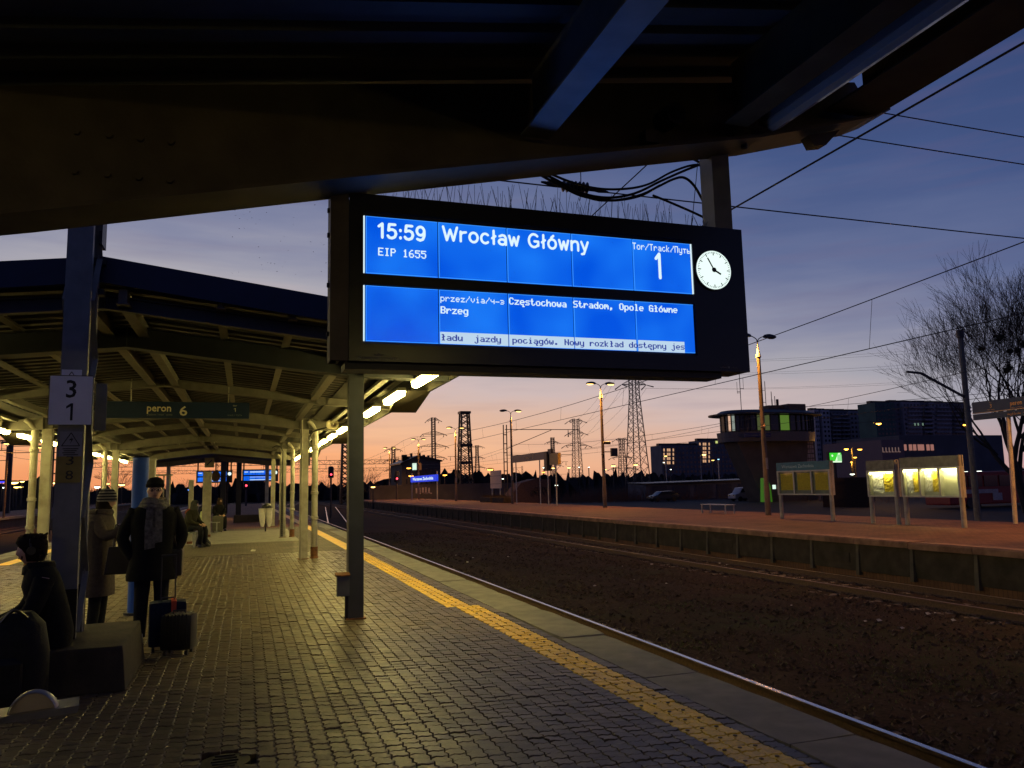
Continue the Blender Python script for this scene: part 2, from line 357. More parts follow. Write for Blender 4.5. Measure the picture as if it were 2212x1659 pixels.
# ------------------------------------------------------------------ ground, tracks, platforms
o = MB().ext(-3000, 3000, -300, 4000, -1.6, -1.14).build('ground', M['ground']); struct(o)
def in_view(x, y, z=0, marg=60):
    d = Vector((x, y, z))-CAM; w = d.dot(CF)
    if w < .2: return False
    px = 1106+FPX*d.dot(CR)/w; py = 829.5-FPX*d.dot(CU)/w
    return -marg < px < 2212+marg and -marg < py < 1659+marg
# ballast beds (displaced sheets)
def bed(name, x0, x1, y0, y1, z, amp, step, m, fn=None):
    nx = max(2, int((x1-x0)/step)); ys = [y0]
    while ys[-1] < y1: ys.append(ys[-1]+max(step, abs(ys[-1])*.02))
    mb = MB(); rnd = random.Random(3)
    vs = [(x0+(x1-x0)*i/nx, y, z+(fn(x0+(x1-x0)*i/nx, y) if fn else 0)+rnd.uniform(-amp, amp)) for y in ys for i in range(nx+1)]
    fs = [(j*(nx+1)+i, j*(nx+1)+i+1, (j+1)*(nx+1)+i+1, (j+1)*(nx+1)+i) for j in range(len(ys)-1) for i in range(nx)]
    return struct(mb.add(vs, fs).build(name, m, smooth=True))
bed('ballast_bed', 3.8, 15.75, 1.5, 330, -1.045, .02, .14, M['ballast'], lambda x, y: .05*math.exp(-((x-9.6)/2.2)**2)+.015*math.sin(x*2.1+y*.7))
bed('ballast_bed', -18.5, -6.5, 15, 300, -1.045, .02, .3, M['ballast'])
bed('ballast_bed', 24.7, 34.2, 6, 330, -1.06, .02, .4, M['ballast'])
# loose ballast stones, uncountable
mb = MB(); rnd = random.Random(5)
for k in range(30000):
    y = 3.2+rnd.random()**1.7*45; x = rnd.uniform(4.6, 15.6)
    if not in_view(x, y, -1, 10): continue
    r = rnd.uniform(.014, .042); c = Vector((x, y, -1.035+.05*math.exp(-((x-9.6)/2.2)**2)))
    p = [c+Vector((rnd.uniform(-r, r)+dx*r, rnd.uniform(-r, r)+dy*r, dz*r*.9)) for dx, dy, dz in ((-1, -.6, -.3), (1, -.6, -.3), (0, 1, -.3), (rnd.uniform(-.3, .3), 0, 1))]
    mb.add(p, [(0, 1, 3), (1, 2, 3), (2, 0, 3)])
o = mb.build('ballast_stones', mat('ballast_stone', (.046, .031, .021), .9, var=.7, scale=30)); tag(o, kind='stuff')
# weeds in the ballast
mb = MB()
for cx, cy, n, sx, sy in ((8.6, 15.2, 350, .5, .5), (8.9, 10.3, 700, 1.4, .7), (9.8, 8.4, 500, 1.2, .5), (7.6, 8.0, 260, .8, .3), (10.4, 7.2, 300, .7, .4), (6.9, 11.6, 120, .2, .2), (15.2, 13, 500, .25, 5.), (8, 20, 260, 1, 1.5)):
    for k in range(n):
        x, y = rnd.gauss(cx, sx), rnd.gauss(cy, sy); h = rnd.uniform(.015, .05); a = rnd.uniform(0, 6.3); w = .006
        if not (4.5 < x < 15.6): continue
        z = -1.035+.05*math.exp(-((x-9.6)/2.2)**2)
        mb.add([(x-w*math.cos(a), y-w*math.sin(a), z), (x+w*math.cos(a), y+w*math.sin(a), z), (x+rnd.uniform(-.03, .03), y+rnd.uniform(-.03, .03), z+h)], [(0, 1, 2)])
o = mb.build('weeds', mat('weed', (.075, .11, .03), .9, var=.3)); tag(o, kind='stuff')

def rail_profile(h=.16):
    return [(-.065, 0), (.065, 0), (.065, .012), (.012, .03), (.012, h-.045), (.036, h-.034), (.036, h-.006), (.028, h), (-.028, h), (-.036, h-.006), (-.036, h-.034), (-.012, h-.045), (-.012, .03), (-.065, .012)]
def track(xc, y0, y1, polished, sl0, sl1, topz=-.88):
    base = MB().ext(xc-1.3, xc+1.3, y0, y1, topz-.2, topz-.178).build('railway_track', M['ballast']); struct(base)
    for sx in (-.7175, .7175):
        r = MB().prism([(xc+sx+a, topz-.16+b) for a, b in rail_profile()], 'y', y0, y1).build('rail', M['railside'], base)
        MB().ext(xc+sx-.034, xc+sx+.034, y0, y1, topz-.004, topz+.002).build('rail_head', M['railtop'] if polished else M['railold'], r)
    sm = MB().prism([(-1.25, 0), (1.25, 0), (1.22, .045), (-1.22, .045)], 'y', -.12, .12).mesh('sleeper', M['sleeper'])
    fm = MB()
    for s in (-.7175, .7175):
        for e in (-.1, .1):
            fm.box((s+e, 0, .055), (.07, .13, .02)); fm.tube([(s+e, 0, .06), (s+e, 0, .098)], .022, 6); fm.tube([(s+e*.75, -.05, .07), (s+e*.75, .05, .07)], .012, 5)
    fm = fm.mesh('fastener', M['railside'])
    y = y0+.3
    k = 0
    while y < sl1:
        if y > sl0 and k < 150:
            for nm, me, z in (('sleeper', sm, topz-.205), ('fastener', fm, topz-.205)):
                c = bpy.data.objects.new(nm, me); COL.objects.link(c); c.parent = base; c.location = (xc, y, z)
            k += 1
        y += .6
    return base
track(5.345, -6, 330, True, 2.5, 45)
track(13.98, -6, 330, False, 9, 48)
track(-8.1, 10, 300, True, 20, 45); track(-16.75, 15, 300, False, 200, 201)
track(26.6, 5, 300, False, 200, 201); track(31.2, 5, 300, False, 200, 201)
# turnout beyond the platform ends: diverging rail pair
mb = MB()
for (a, b, c, d) in ((6.1, 62, 11.2, 118), (7.5, 62, 12.6, 118), (4.7, 118, 13.3, 210), (6.1, 118, 14.7, 210), (-6, 150, 6, 260), (-4.6, 150, 7.4, 260)):
    mb.bar((a, b, -.93), (c, d, -.93), .09, .1)
o = mb.build('crossover_rails', M['railtop']); struct(o)

# ---- platform six
pavcol = [(.155, .125, .085), (.135, .115, .085)]
def paver_mat(name, cols, yellow=False, dirt=.5):
    mt = bpy.data.materials.new(name); mt.use_nodes = True; t = mt.node_tree; n = t.nodes; l = t.links; p = n['Principled BSDF']
    g = n.new('ShaderNodeNewGeometry'); sn = n.new('ShaderNodeVectorMath'); sn.operation = 'SNAP'; sn.inputs[1].default_value = (.11, .105, 10)
    l.new(g.outputs['Position'], sn.inputs[0]); wn = n.new('ShaderNodeTexWhiteNoise'); l.new(sn.outputs[0], wn.inputs[0])
    r = n.new('ShaderNodeValToRGB'); r.color_ramp.elements[0].color = (*cols[0], 1); r.color_ramp.elements[1].color = (*cols[1], 1)
    e = r.color_ramp.elements.new(.5); e.color = (*cols[2], 1); l.new(wn.outputs[0], r.inputs[0])
    nz = n.new('ShaderNodeTexNoise'); nz.inputs['Scale'].default_value = .9; nz.inputs['Detail'].default_value = 9; nz.inputs['Roughness'].default_value = .65; l.new(g.outputs['Position'], nz.inputs['Vector'])
    mr = n.new('ShaderNodeMapRange'); mr.inputs[1].default_value = .3; mr.inputs[2].default_value = .7; mr.inputs[3].default_value = 1-dirt*.7; mr.inputs[4].default_value = 1+dirt*.4; l.new(nz.outputs[0], mr.inputs[0])
    mx = n.new('ShaderNodeMix'); mx.data_type = 'RGBA'; mx.blend_type = 'MULTIPLY'; mx.inputs[0].default_value = 1; l.new(r.outputs[0], mx.inputs[6]); l.new(mr.outputs[0], mx.inputs[7])
    nf = n.new('ShaderNodeTexNoise'); nf.inputs['Scale'].default_value = 45; nf.inputs['Detail'].default_value = 6; l.new(g.outputs['Position'], nf.inputs['Vector'])
    m2 = n.new('ShaderNodeMapRange'); m2.inputs[3].default_value = .6; m2.inputs[4].default_value = 1.4; l.new(nf.outputs[0], m2.inputs[0])
    mx2 = n.new('ShaderNodeMix'); mx2.data_type = 'RGBA'; mx2.blend_type = 'MULTIPLY'; mx2.inputs[0].default_value = 1; l.new(mx.outputs[2], mx2.inputs[6]); l.new(m2.outputs[0], mx2.inputs[7]); l.new(mx2.outputs[2], p.inputs['Base Color'])
    rr = n.new('ShaderNodeMapRange'); rr.inputs[3].default_value = .33; rr.inputs[4].default_value = .6; p.inputs['Specular IOR Level'].default_value = .32; l.new(nz.outputs[0], rr.inputs[0]); l.new(rr.outputs[0], p.inputs['Roughness'])
    b = n.new('ShaderNodeBump'); b.inputs['Strength'].default_value = .35; b.inputs['Distance'].default_value = .004; l.new(nf.outputs[0], b.inputs['Height']); l.new(b.outputs[0], p.inputs['Normal'])
    return mt
PAV = paver_mat('paver', ((.078, .060, .034), (.150, .120, .066), (.115, .084, .052)))
PAVY = paver_mat('yellow_paver', ((.70, .42, .012), (.88, .56, .02), (.80, .50, .016)), dirt=.35)
joint = mat('joint_sand', (.035, .028, .02), .95, var=.3, scale=40)
def brickdeck(name, c1, c2, mort, sx, rot=0):
    mt = bpy.data.materials.new(name); mt.use_nodes = True; t = mt.node_tree; n = t.nodes; l = t.links; p = n['Principled BSDF']
    g = n.new('ShaderNodeNewGeometry'); br = n.new('ShaderNodeTexBrick'); mp = n.new('ShaderNodeMapping'); mp.inputs['Rotation'].default_value = (0, 0, rot)
    l.new(g.outputs['Position'], mp.inputs[0]); l.new(mp.outputs[0], br.inputs['Vector']); br.inputs['Scale'].default_value = 1; br.inputs['Brick Width'].default_value = sx; br.inputs['Row Height'].default_value = sx*.52; br.inputs['Mortar Size'].default_value = .007
    br.inputs['Color1'].default_value = (*c1, 1); br.inputs['Color2'].default_value = (*c2, 1); br.inputs['Mortar'].default_value = (*mort, 1)
    nz = n.new('ShaderNodeTexNoise'); nz.inputs['Scale'].default_value = .7; nz.inputs['Detail'].default_value = 9; nz.inputs['Roughness'].default_value = .7; l.new(g.outputs['Position'], nz.inputs['Vector'])
    mr = n.new('ShaderNodeMapRange'); mr.inputs[1].default_value = .3; mr.inputs[2].default_value = .7; mr.inputs[3].default_value = .6; mr.inputs[4].default_value = 1.35; l.new(nz.outputs[0], mr.inputs[0])
    mx = n.new('ShaderNodeMix'); mx.data_type = 'RGBA'; mx.blend_type = 'MULTIPLY'; mx.inputs[0].default_value = 1; l.new(br.outputs[0], mx.inputs[6]); l.new(mr.outputs[0], mx.inputs[7]); l.new(mx.outputs[2], p.inputs['Base Color']); p.inputs['Roughness'].default_value = .75; p.inputs['Specular IOR Level'].default_value = .2
    b = n.new('ShaderNodeBump'); b.inputs['Strength'].default_value = .5; b.inputs['Distance'].default_value = .006; l.new(br.outputs['Fac'], b.inputs['Height']); b.invert = True; l.new(b.outputs[0], p.inputs['Normal'])
    return mt
YP = 22.0   # pavers are geometry up to here
plat = MB().ext(-6.45, 3.66, -7, YP, -1.3, -.045).build('platform', joint); struct(plat)
deck2 = MB().ext(-6.45, 3.66, YP, 37, -1.3, 0).build('platform', brickdeck('far_pavers', (.13, .108, .075), (.105, .088, .062), (.045, .034, .022), .21)); struct(deck2)
deck3 = MB().ext(-6.45, 3.66, 37, 110, -1.3, 0).build('platform', brickdeck('red_pavers', (.17, .07, .045), (.13, .055, .035), (.05, .03, .02), .21)); struct(deck3)
patch = MB().ext(-1.9, 1.75, 26.8, 35.2, -.01, .004).build('concrete_patch', M['conc']); struct(patch)
wall = MB().ext(3.66, 3.72, -7, 110, -1.3, -.16).build('platform_wall', M['concdark'], plat)
CW, RP = .11, .105
def cell_outline(rnd, g=.0035):
    w, h = CW/2-g, RP/2-g; j = .0012
    a = .011
    pts = [(-w, -h), (-w*.35, -h+a), (w*.35, -h-a*.9), (w, -h), (w+a*.8, -h*.3), (w-a*.8, h*.3), (w, h), (w*.35, h-a*.9), (-w*.35, h+a), (-w, h), (-w-a*.8, h*.3), (-w+a*.8, -h*.3)]
    return [(x+rnd.uniform(-j, j), y+rnd.uniform(-j, j)) for x, y in pts]
def paver(mb, x, y, z, rnd):
    ol = cell_outline(rnd); tx, ty = rnd.gauss(0, .022), rnd.gauss(0, .022); n = len(ol); ch = .93
    top = [(x+a*ch, y+b*ch, z+a*tx+b*ty) for a, b in ol]; mid = [(x+a, y+b, z-.004+a*tx+b*ty) for a, b in ol]; bot = [(x+a, y+b, z-.05) for a, b in ol]
    mb.add(top+mid+bot, [tuple(range(n))]+[(i+n, (i+1) % n+n, (i+1) % n, i) for i in range(n)]+[(i+2*n, (i+1) % n+2*n, (i+1) % n+n, i+n) for i in range(n)])
rnd = random.Random(11); cells = []
nxc = int((3.2+6.1)/CW)
holes = [(-.08, 5.37, .17)]
for j in range(int((YP-2.6)/RP)):
    y = 2.6+RP*(j+.5)
    for i in range(nxc):
        x = 3.19-CW*(i+.5)
        if in_view(x, y, 0, 45) and not any(math.hypot(x-a, y-b) < r for a, b, r in holes): cells.append((x, y))
cells.sort(key=lambda c: c[1]*.9+c[0]*.3)
def is_yellow(x, y): 
    c = 2.90-.006*(y-4)
    return c-.165 < x < c+.165
# the 300 largest pavers are parts of their own, sharing twelve shapes
protos = []
for q in range(12):
    mb = MB(); paver(mb, 0, 0, 0, rnd); protos.append({False: mb.mesh('paver', PAV), True: None})
    me = protos[-1][False].copy(); me.materials.clear(); me.materials.append(PAVY); protos[-1][True] = me
big, small = cells[:290], cells[290:]
for (x, y) in big:
    p = bpy.data.objects.new('paver', rnd.choice(protos)[is_yellow(x, y)]); COL.objects.link(p); p.parent = plat; p.location = (x, y, rnd.gauss(0, .0016)); p.rotation_euler = (rnd.gauss(0, .006), rnd.gauss(0, .006), rnd.gauss(0, .012))
mbg, mby = MB(), MB()
for (x, y) in small: paver(mby if is_yellow(x, y) else mbg, x, y, rnd.gauss(0, .002)-.006*max(0, math.sin(x*1.7+2)*math.sin(y*.9+1)-.3), rnd)
tag(mbg.build('paving', PAV, plat), kind='stuff'); tag(mby.build('yellow_line', PAVY, plat), kind='stuff')
# studs on the warning line
mb = MB(); y = 3.3
while y < YP:
    c = 2.90-.006*(y-4)
    for dx in (-.11, 0.0, .11): mb.sphere((c+dx+.055*0, y, .002), .016, 6, 4, (1, 1, .35))
    y += RP*2
tag(mb.build('studs', mat('stud', (.16, .10, .02), .5, var=.2), plat), kind='stuff')
tag(MB().add([(2.62, YP, .004), (2.95, YP, .004), (2.45, 108, .004), (2.12, 108, .004)][:4], [(0, 1, 2, 3)]).build('yellow_line', PAVY, deck2), None)
tag(MB().add([(-5.6, YP, .004), (-5.27, YP, .004), (-5.0, 108, .004), (-5.33, 108, .004)], [(0, 1, 2, 3)]).build('yellow_line', PAVY, deck2), None)
# kerb slabs, each its own
def slab(L, rnd):
    mb = MB(); n = 8; vs = []
    for i in range(n+1):
        t = -L/2+L*i/n; e = rnd.uniform(-.006, .006); f = rnd.uniform(-.012, .004)
        if i in (0, n): f -= .02; e += .015
        vs += [(-.26+e, t, 0), (.27+f, t, 0), (-.26+e, t, -.14), (.27+f, t, -.14)]
    fs = []
    for i in range(n):
        a = 4*i; fs += [(a, a+1, a+5, a+4), (a+1, a+3, a+7, a+5), (a, a+4, a+6, a+2), (a+2, a+6, a+7, a+3)]
    fs += [(0, 2, 3, 1), (4*n, 4*n+1, 4*n+3, 4*n+2)]
    return mb.add(vs, fs)
slabs = [slab(1.835, rnd).mesh('kerb_slab', M['conc']) for _ in range(5)]
def kerbs(x, y0, y1, par, flip=False):
    y = y0; k = 0
    while y < y1:
        p = bpy.data.objects.new('kerb_slab', slabs[k*3 % 5]); COL.objects.link(p); p.parent = par; k += 1
        p.location = (x+rnd.uniform(-.012, .012), y, .004+rnd.uniform(-.006, .008)); p.rotation_euler = (rnd.gauss(0, .002), rnd.gauss(0, .006), rnd.gauss(0, .004)+(pi if flip else 0)); y += 1.86
kerbs(3.46, 3.35, 100, plat); kerbs(-6.22, 19, 100, deck2, True)
# a round manhole sunk in the paving at the photographer's feet
mh = MB().tube([(0, 0, -.05), (0, 0, -.012)], .15, 24).xf(Matrix.Translation((-.08, 5.37, 0)))
mh = mh.build('manhole_cover', M['darker'], plat); 
mb = MB()
for k in range(5): mb.box((-.08, 5.27+k*.05, -.008), (.16-.02*abs(k-2), .014, .008))
mb.build('raised_bar', M['dark'], mh)

# ---- platform seven
P7 = MB().ext(15.72, 24.7, 3, 118, -1.3, 0).build('platform', brickdeck('platform_seven_pavers', (.15, .076, .042), (.12, .06, .034), (.07, .035, .02), .22)); struct(P7)
struct(MB().add([(15.63, 5, .018), (15.71, 5, .018), (15.71, 117, .018), (15.63, 117, .018)], [(0, 1, 2, 3)]).build('platform_line', mat('worn_yellow_line', (.42, .27, .10), .6, var=.4), P7))
pm = [MB().ext(0, .06, -.86, .86, -.86, -.14), MB().ext(0, .06, -.86, .86, -.86, -.14).ext(-.02, 0, -.6, .5, -.66, -.4)]
pm = [q.mesh('wall_panel', M['concdark'], bevel=.01) for q in pm]
pp = MB().add([(-.07, -.06, -.95), (.1, -.06, -.95), (.1, .06, -.95), (-.07, .06, -.95), (-.02, -.045, -.13), (.1, -.045, -.13), (.1, .045, -.13), (-.02, .045, -.13)], [(0, 3, 2, 1), (4, 5, 6, 7), (0, 1, 5, 4), (1, 2, 6, 5), (2, 3, 7, 6), (3, 0, 4, 7)]).mesh('wall_post', mat('wall_post_concrete', (.085, .07, .05), .9, var=.3, scale=4))
em = MB().prism([(-.12, -.15), (.45, -.15), (.45, .008), (-.09, .008), (-.12, -.02)], 'y', -.905, .905).mesh('edge_slab', mat('edge_slab', (.24, .13, .075), .9, var=.4, scale=3, tint=(.13, .06, .03), tscale=1.2, tamt=.8, bump=.5, bscale=25))
y = 6.5; k = 0
while y < 118:
    for nm, me, dy in (('wall_panel', pm[k % 3 == 0], .915), ('wall_post', pp, 0), ('edge_slab', em, .915)):
        c = bpy.data.objects.new(nm, me); COL.objects.link(c); c.parent = P7; c.location = (15.68+(0 if nm != 'wall_panel' else rnd.uniform(-.015, .015)), y+dy, rnd.uniform(-.008, .008)); c.rotation_euler = (rnd.gauss(0, .003), rnd.gauss(0, .004), 0)
    y += 1.83; k += 1
# ---- platform five far left, road and yard behind platform seven
struct(MB().ext(-26, -18.45, 15, 200, -1.3, -.02).build('platform', brickdeck('platform_five_pavers', (.20, .09, .055), (.16, .075, .05), (.06, .035, .025), .22)))
struct(MB().ext(-18.47, -18.1, 15, 200, -.2, .0).build('platform_edge', M['conc']))
# access yard
struct(MB().add([(34.5, 5, -1.09), (240, 5, -1.09), (240, 108, -1.09), (34.5, 108, -1.09)], [(0, 1, 2, 3)]).build('yard', M['asphalt']))
# ------------------------------------------------------------------ far canopy over platform six
ORD = ['nearest', 'second', 'third', 'fourth', 'fifth', 'sixth', 'seventh', 'eighth', 'ninth', 'tenth', 'eleventh', 'twelfth', 'thirteenth', 'fourteenth', 'fifteenth', 'sixteenth', 'seventeenth', 'eighteenth']
RX, SL = -1.38, .108
can = thing('platform_canopy', 'long gabled platform canopy with yellow-lit steel frames and a navy front fascia', 'canopy', (RX, 10.37, 0))
FR = [10.37, 19.7, 29.06, 38.4, 47.8]
def zb(x, ridge=3.37): return ridge-SL*abs(x-RX)
def frame(y, h=.27, w=.2, ridge=3.37, xe=4.0, name='roof_frame', mt=None):
    mb = MB()
    for s in (-1, 1):
        xs = [RX, RX+s*2.74, RX+s*xe]
        for a, b, t in ((xs[0], xs[1], h), (xs[1], xs[2], h*.62)):
            za, zb_ = zb(a, ridge), zb(b, ridge)
            z_off = 0 if t == h else h-t
            lo0 = za+(0 if t == h else 0); lo1 = zb_+z_off
            for (dy, ww, l0, l1, u0, u1) in ((0, .012, lo0, lo1, za+h, zb_+h), (0, w, lo0, lo1, lo0+.014, lo1+.014), (0, w, za+h-.014, zb_+h-.014, za+h, zb_+h)):
                vs = [(a, y-ww/2, l0), (a, y+ww/2, l0), (b, y+ww/2, l1), (b, y-ww/2, l1), (a, y-ww/2, u0), (a, y+ww/2, u0), (b, y+ww/2, u1), (b, y-ww/2, u1)]
                mb.add(vs, [(0, 3, 2, 1), (4, 5, 6, 7), (0, 1, 5, 4), (1, 2, 6, 5), (2, 3, 7, 6), (3, 0, 4, 7)])
    for s in (-1, 1):
        for d in (2.64, 2.84): mb.box((RX+s*d, y, zb(RX+s*d, ridge)+h/2), (.012, w*.9, h*.9))
    mb.box((RX, y, ridge+h/2-.01), (.014, w*.95, h*.9))
    return mb.build(name, mt or M['framep'], can)
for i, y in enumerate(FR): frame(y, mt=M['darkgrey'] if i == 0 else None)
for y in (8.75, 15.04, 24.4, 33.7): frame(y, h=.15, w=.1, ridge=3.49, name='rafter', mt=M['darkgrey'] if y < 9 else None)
# purlins
for x, w, h, dz in ((RX-.19, .08, .2, -.1), (RX+.19, .08, .2, -.1), (-.27, .055, .1, -.05), (.46, .055, .1, -.05), (-2.49, .055, .1, -.05), (-3.22, .055, .1, -.05), (1.2, .09, .17, -.085), (-3.96, .09, .17, -.085), (2.0, .06, .12, -.06), (-4.76, .06, .12, -.06)):
    z = 3.71-SL*abs(x-RX)+dz
    MB().ext(x-w/2, x+w/2, 8.54, 39.9, z-h/2+.03, z+h/2-.03).ext(x-w/2-.02, x+w/2+.02, 8.54, 39.9, z-h/2+.018, z-h/2+.03).build('purlin', M['framep'], can)
# corrugated roof sheets by bay
def sheet(x0, x1, z0, z1, y0, y1, pitch=.30, rib=.045):
    mb = MB(); ys = []; y = y0
    while y < y1-1e-3:
        for a, b in ((0, 0), (.42, 0), (.5, 1), (.92, 1)): ys.append((min(y+a*pitch, y1), b*rib))
        y += pitch
    ys.append((y1, 0)); vs = []
    for yy, dz in ys: vs += [(x0, yy, z0+dz), (x1, yy, z1+dz), (x0, yy, z0+dz+.006), (x1, yy, z1+dz+.006)]
    fs = []
    for i in range(len(ys)-1):
        a = 4*i; fs += [(a, a+4, a+5, a+1), (a+2, a+3, a+7, a+6)]
    return mb.add(vs, fs)
for y0, y1 in ((8.50, 15.04), (15.04, 24.4), (24.4, 33.7), (33.7, 40.0), (46.6, 50.2)):
    for s in (-1, 1):
        xe = RX+s*4.06
        sheet(RX, xe, 3.72, 3.72-SL*4.06, y0, y1).build('roof_sheet', M['sheet'], can)
# navy front fascia and edge trims
for s in (-1, 1):
    x1 = RX+s*4.1; z1 = 3.62-SL*4.1
    mb = MB(); vs = []
    for x, z in ((RX, 3.70), (x1, 3.70-.13*4.1)):
        for yy in (8.45, 8.495): vs += [(x, yy, z), (x, yy, z+.262)]
    mb.add(vs, [(0, 1, 5, 4), (2, 6, 7, 3), (0, 4, 6, 2), (1, 3, 7, 5), (0, 2, 3, 1), (4, 5, 7, 6)]); mb.build('front_fascia', M['fasciablue'], can)
    MB().ext(min(x1, x1-s*.04), max(x1, x1-s*.04), 8.5, 40, z1-.08, z1+.20).build('side_fascia', mat('brown_fascia', (.03, .024, .017), .7), can)
    for yb in (13.1, 22.4, 31.8): MB().add([(x1+s*.01, yb-1.2, z1-.06), (x1+s*.01, yb, z1-.06), (x1+s*.01, yb, z1-.30), (x1-s*.45, yb, z1-.30), (x1-s*.45, yb-1.0, z1-.06), (x1-s*.45, yb, z1-.04)], [(0, 1, 2), (1, 5, 3, 2), (0, 2, 3, 4), (4, 3, 5), (0, 4, 5, 1)]).build('downstand_plate', mat('brown_fascia', (.03, .024, .017), .7), can)
MB().prism([(-.2, 0), (.2, 0), (.1, .05), (-.1, .05)], 'y', 8.5, 40).xf(Matrix.Translation((RX, 0, 3.83))).build('ridge_cap', M['dark'], can)
# soffit boards outside the post line
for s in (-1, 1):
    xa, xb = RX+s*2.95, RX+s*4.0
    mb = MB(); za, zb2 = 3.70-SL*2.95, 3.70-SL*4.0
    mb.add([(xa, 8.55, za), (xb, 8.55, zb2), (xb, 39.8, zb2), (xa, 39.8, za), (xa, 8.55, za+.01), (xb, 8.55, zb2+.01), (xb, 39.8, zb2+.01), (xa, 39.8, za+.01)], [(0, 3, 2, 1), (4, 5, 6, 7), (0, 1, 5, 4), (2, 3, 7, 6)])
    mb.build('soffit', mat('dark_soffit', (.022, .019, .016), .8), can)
# posts
def post(x, y, s, mt, z1=3.10, w=.19):
    mb = MB(); mb.ext(x-w/2, x+w/2, y-.1, y-.088, 0, z1).ext(x-w/2, x+w/2, y+.088, y+.1, 0, z1).ext(x-.006, x+.006, y-.088, y+.088, 0, z1)
    mb.ext(x-w/2, x-w/2+.008, y-.088, y+.088, 0, z1).ext(x+w/2-.008, x+w/2, y-.088, y+.088, 0, z1)
    p = mb.build('post', mt, can); MB().ext(x-w/2-.03, x+w/2+.03, y-.13, y+.13, 0, .015).build('base_plate', M['rust'], p); return p
for i, y in enumerate(FR):
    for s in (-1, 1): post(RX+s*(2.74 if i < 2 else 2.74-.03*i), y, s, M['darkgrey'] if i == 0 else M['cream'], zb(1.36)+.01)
def downpipe(x, y):
    p = MB().tube([(x, y, .26), (x, y, 3.0), (x, y, 3.12)], [.075, .075, .06], 14).build('downpipe', M['cream'], can, smooth=True)
    for z in (.95, 1.55, 2.62): MB().tube([(x, y, z-.04), (x, y, z-.03), (x, y, z+.03), (x, y, z+.04)], [.076, .092, .092, .076], 14).build('collar', M['cream'], p, smooth=True)
    MB().tube([(x, y, 3.08), (x-.1, y-.1, 3.22), (x-.18, y-.1, 3.28)], .055, 10).build('elbow', M['cream'], p, smooth=True)
    MB().tube([(x, y, 0), (x, y, .05), (x, y, .25), (x, y, .27)], [.11, .085, .085, .095], 12).build('pipe_boot', M['rust'], p)
for i in (1, 2, 3):
    downpipe(1.62, FR[i]+.05); downpipe(RX-3.0, FR[i]+.05)
# conduit on the second post and up over the beam
MB().tube([(1.30, 19.58, 0), (1.30, 19.58, 3.3)], .014, 6).build('conduit', M['cream'], can)
MB().tube([(1.47, 19.55, 2.2), (1.47, 19.55, 2.9), (1.55, 19.5, 3.02), (1.9, 19.3, 3.12)], .02, 6).build('cable', M['dark'], can)
MB().tube([(.9, 28.9, 3.12), (1.05, 28.9, 3.2), (1.2, 28.9, 3.14), (1.27, 28.9, 3.0), (1.27, 28.9, .1)], .02, 6).build('cable', M['dark'], can)
# perforated bin post strip on the third post
ps = MB().ext(1.225, 1.315, 28.946, 28.95, .03, 1.9).build('perforated_strip', M['framep'], can)
for k in range(26): MB().ext(1.245, 1.295, 28.938, 28.9455, .05+k*.07, .085+k*.07).build('slot', M['dark'], ps)

# strip lights
LC = (1.0, .79, .22)
tube_m = mat('lit_tube', (0, 0, 0), emis=(1.0, .79, .22), estr=56.0)
def strip_light(x, y, z, lab, L=1.28):
    t = thing('strip_light', lab, 'strip light', (x, y, z), 'strip lights under the canopy eaves')
    MB().prism([(x-.07, z+.05), (x+.07, z+.05), (x+.055, z+.10), (x-.055, z+.10)], 'y', y-L/2-.04, y+L/2+.04).build('housing', M['cream'], t)
    MB().prism([(x-.065, z+.048), (x-.05, z-.02), (x-.02, z-.035), (x+.02, z-.035), (x+.05, z-.02), (x+.065, z+.048)], 'y', y-L/2, y+L/2).build('diffuser', tube_m, t)
    light('lamp_light', 'AREA', (x, y, z-.045), 12, LC, t, .10, L, (0, 0, 0), 2.25)
    MB().box((x, y+.3, z+.125), (.02, .02, .06)).box((x, y-.3, z+.125), (.02, .02, .06)).build('bracket', M['dark'], t)
for side, x in (('right', 2.22), ('left', -4.98)):
    for k in range(13):
        y = 10.0+2.3375*k
        strip_light(x, y, 3.02, f'{ORD[k]} lit yellow strip light from the camera under the {side} eave of the gabled canopy')
    MB().ext(x-.05, x+.05, 8.6, 39.5, 3.235, 3.26).build('light_rail', M['cream'], can)

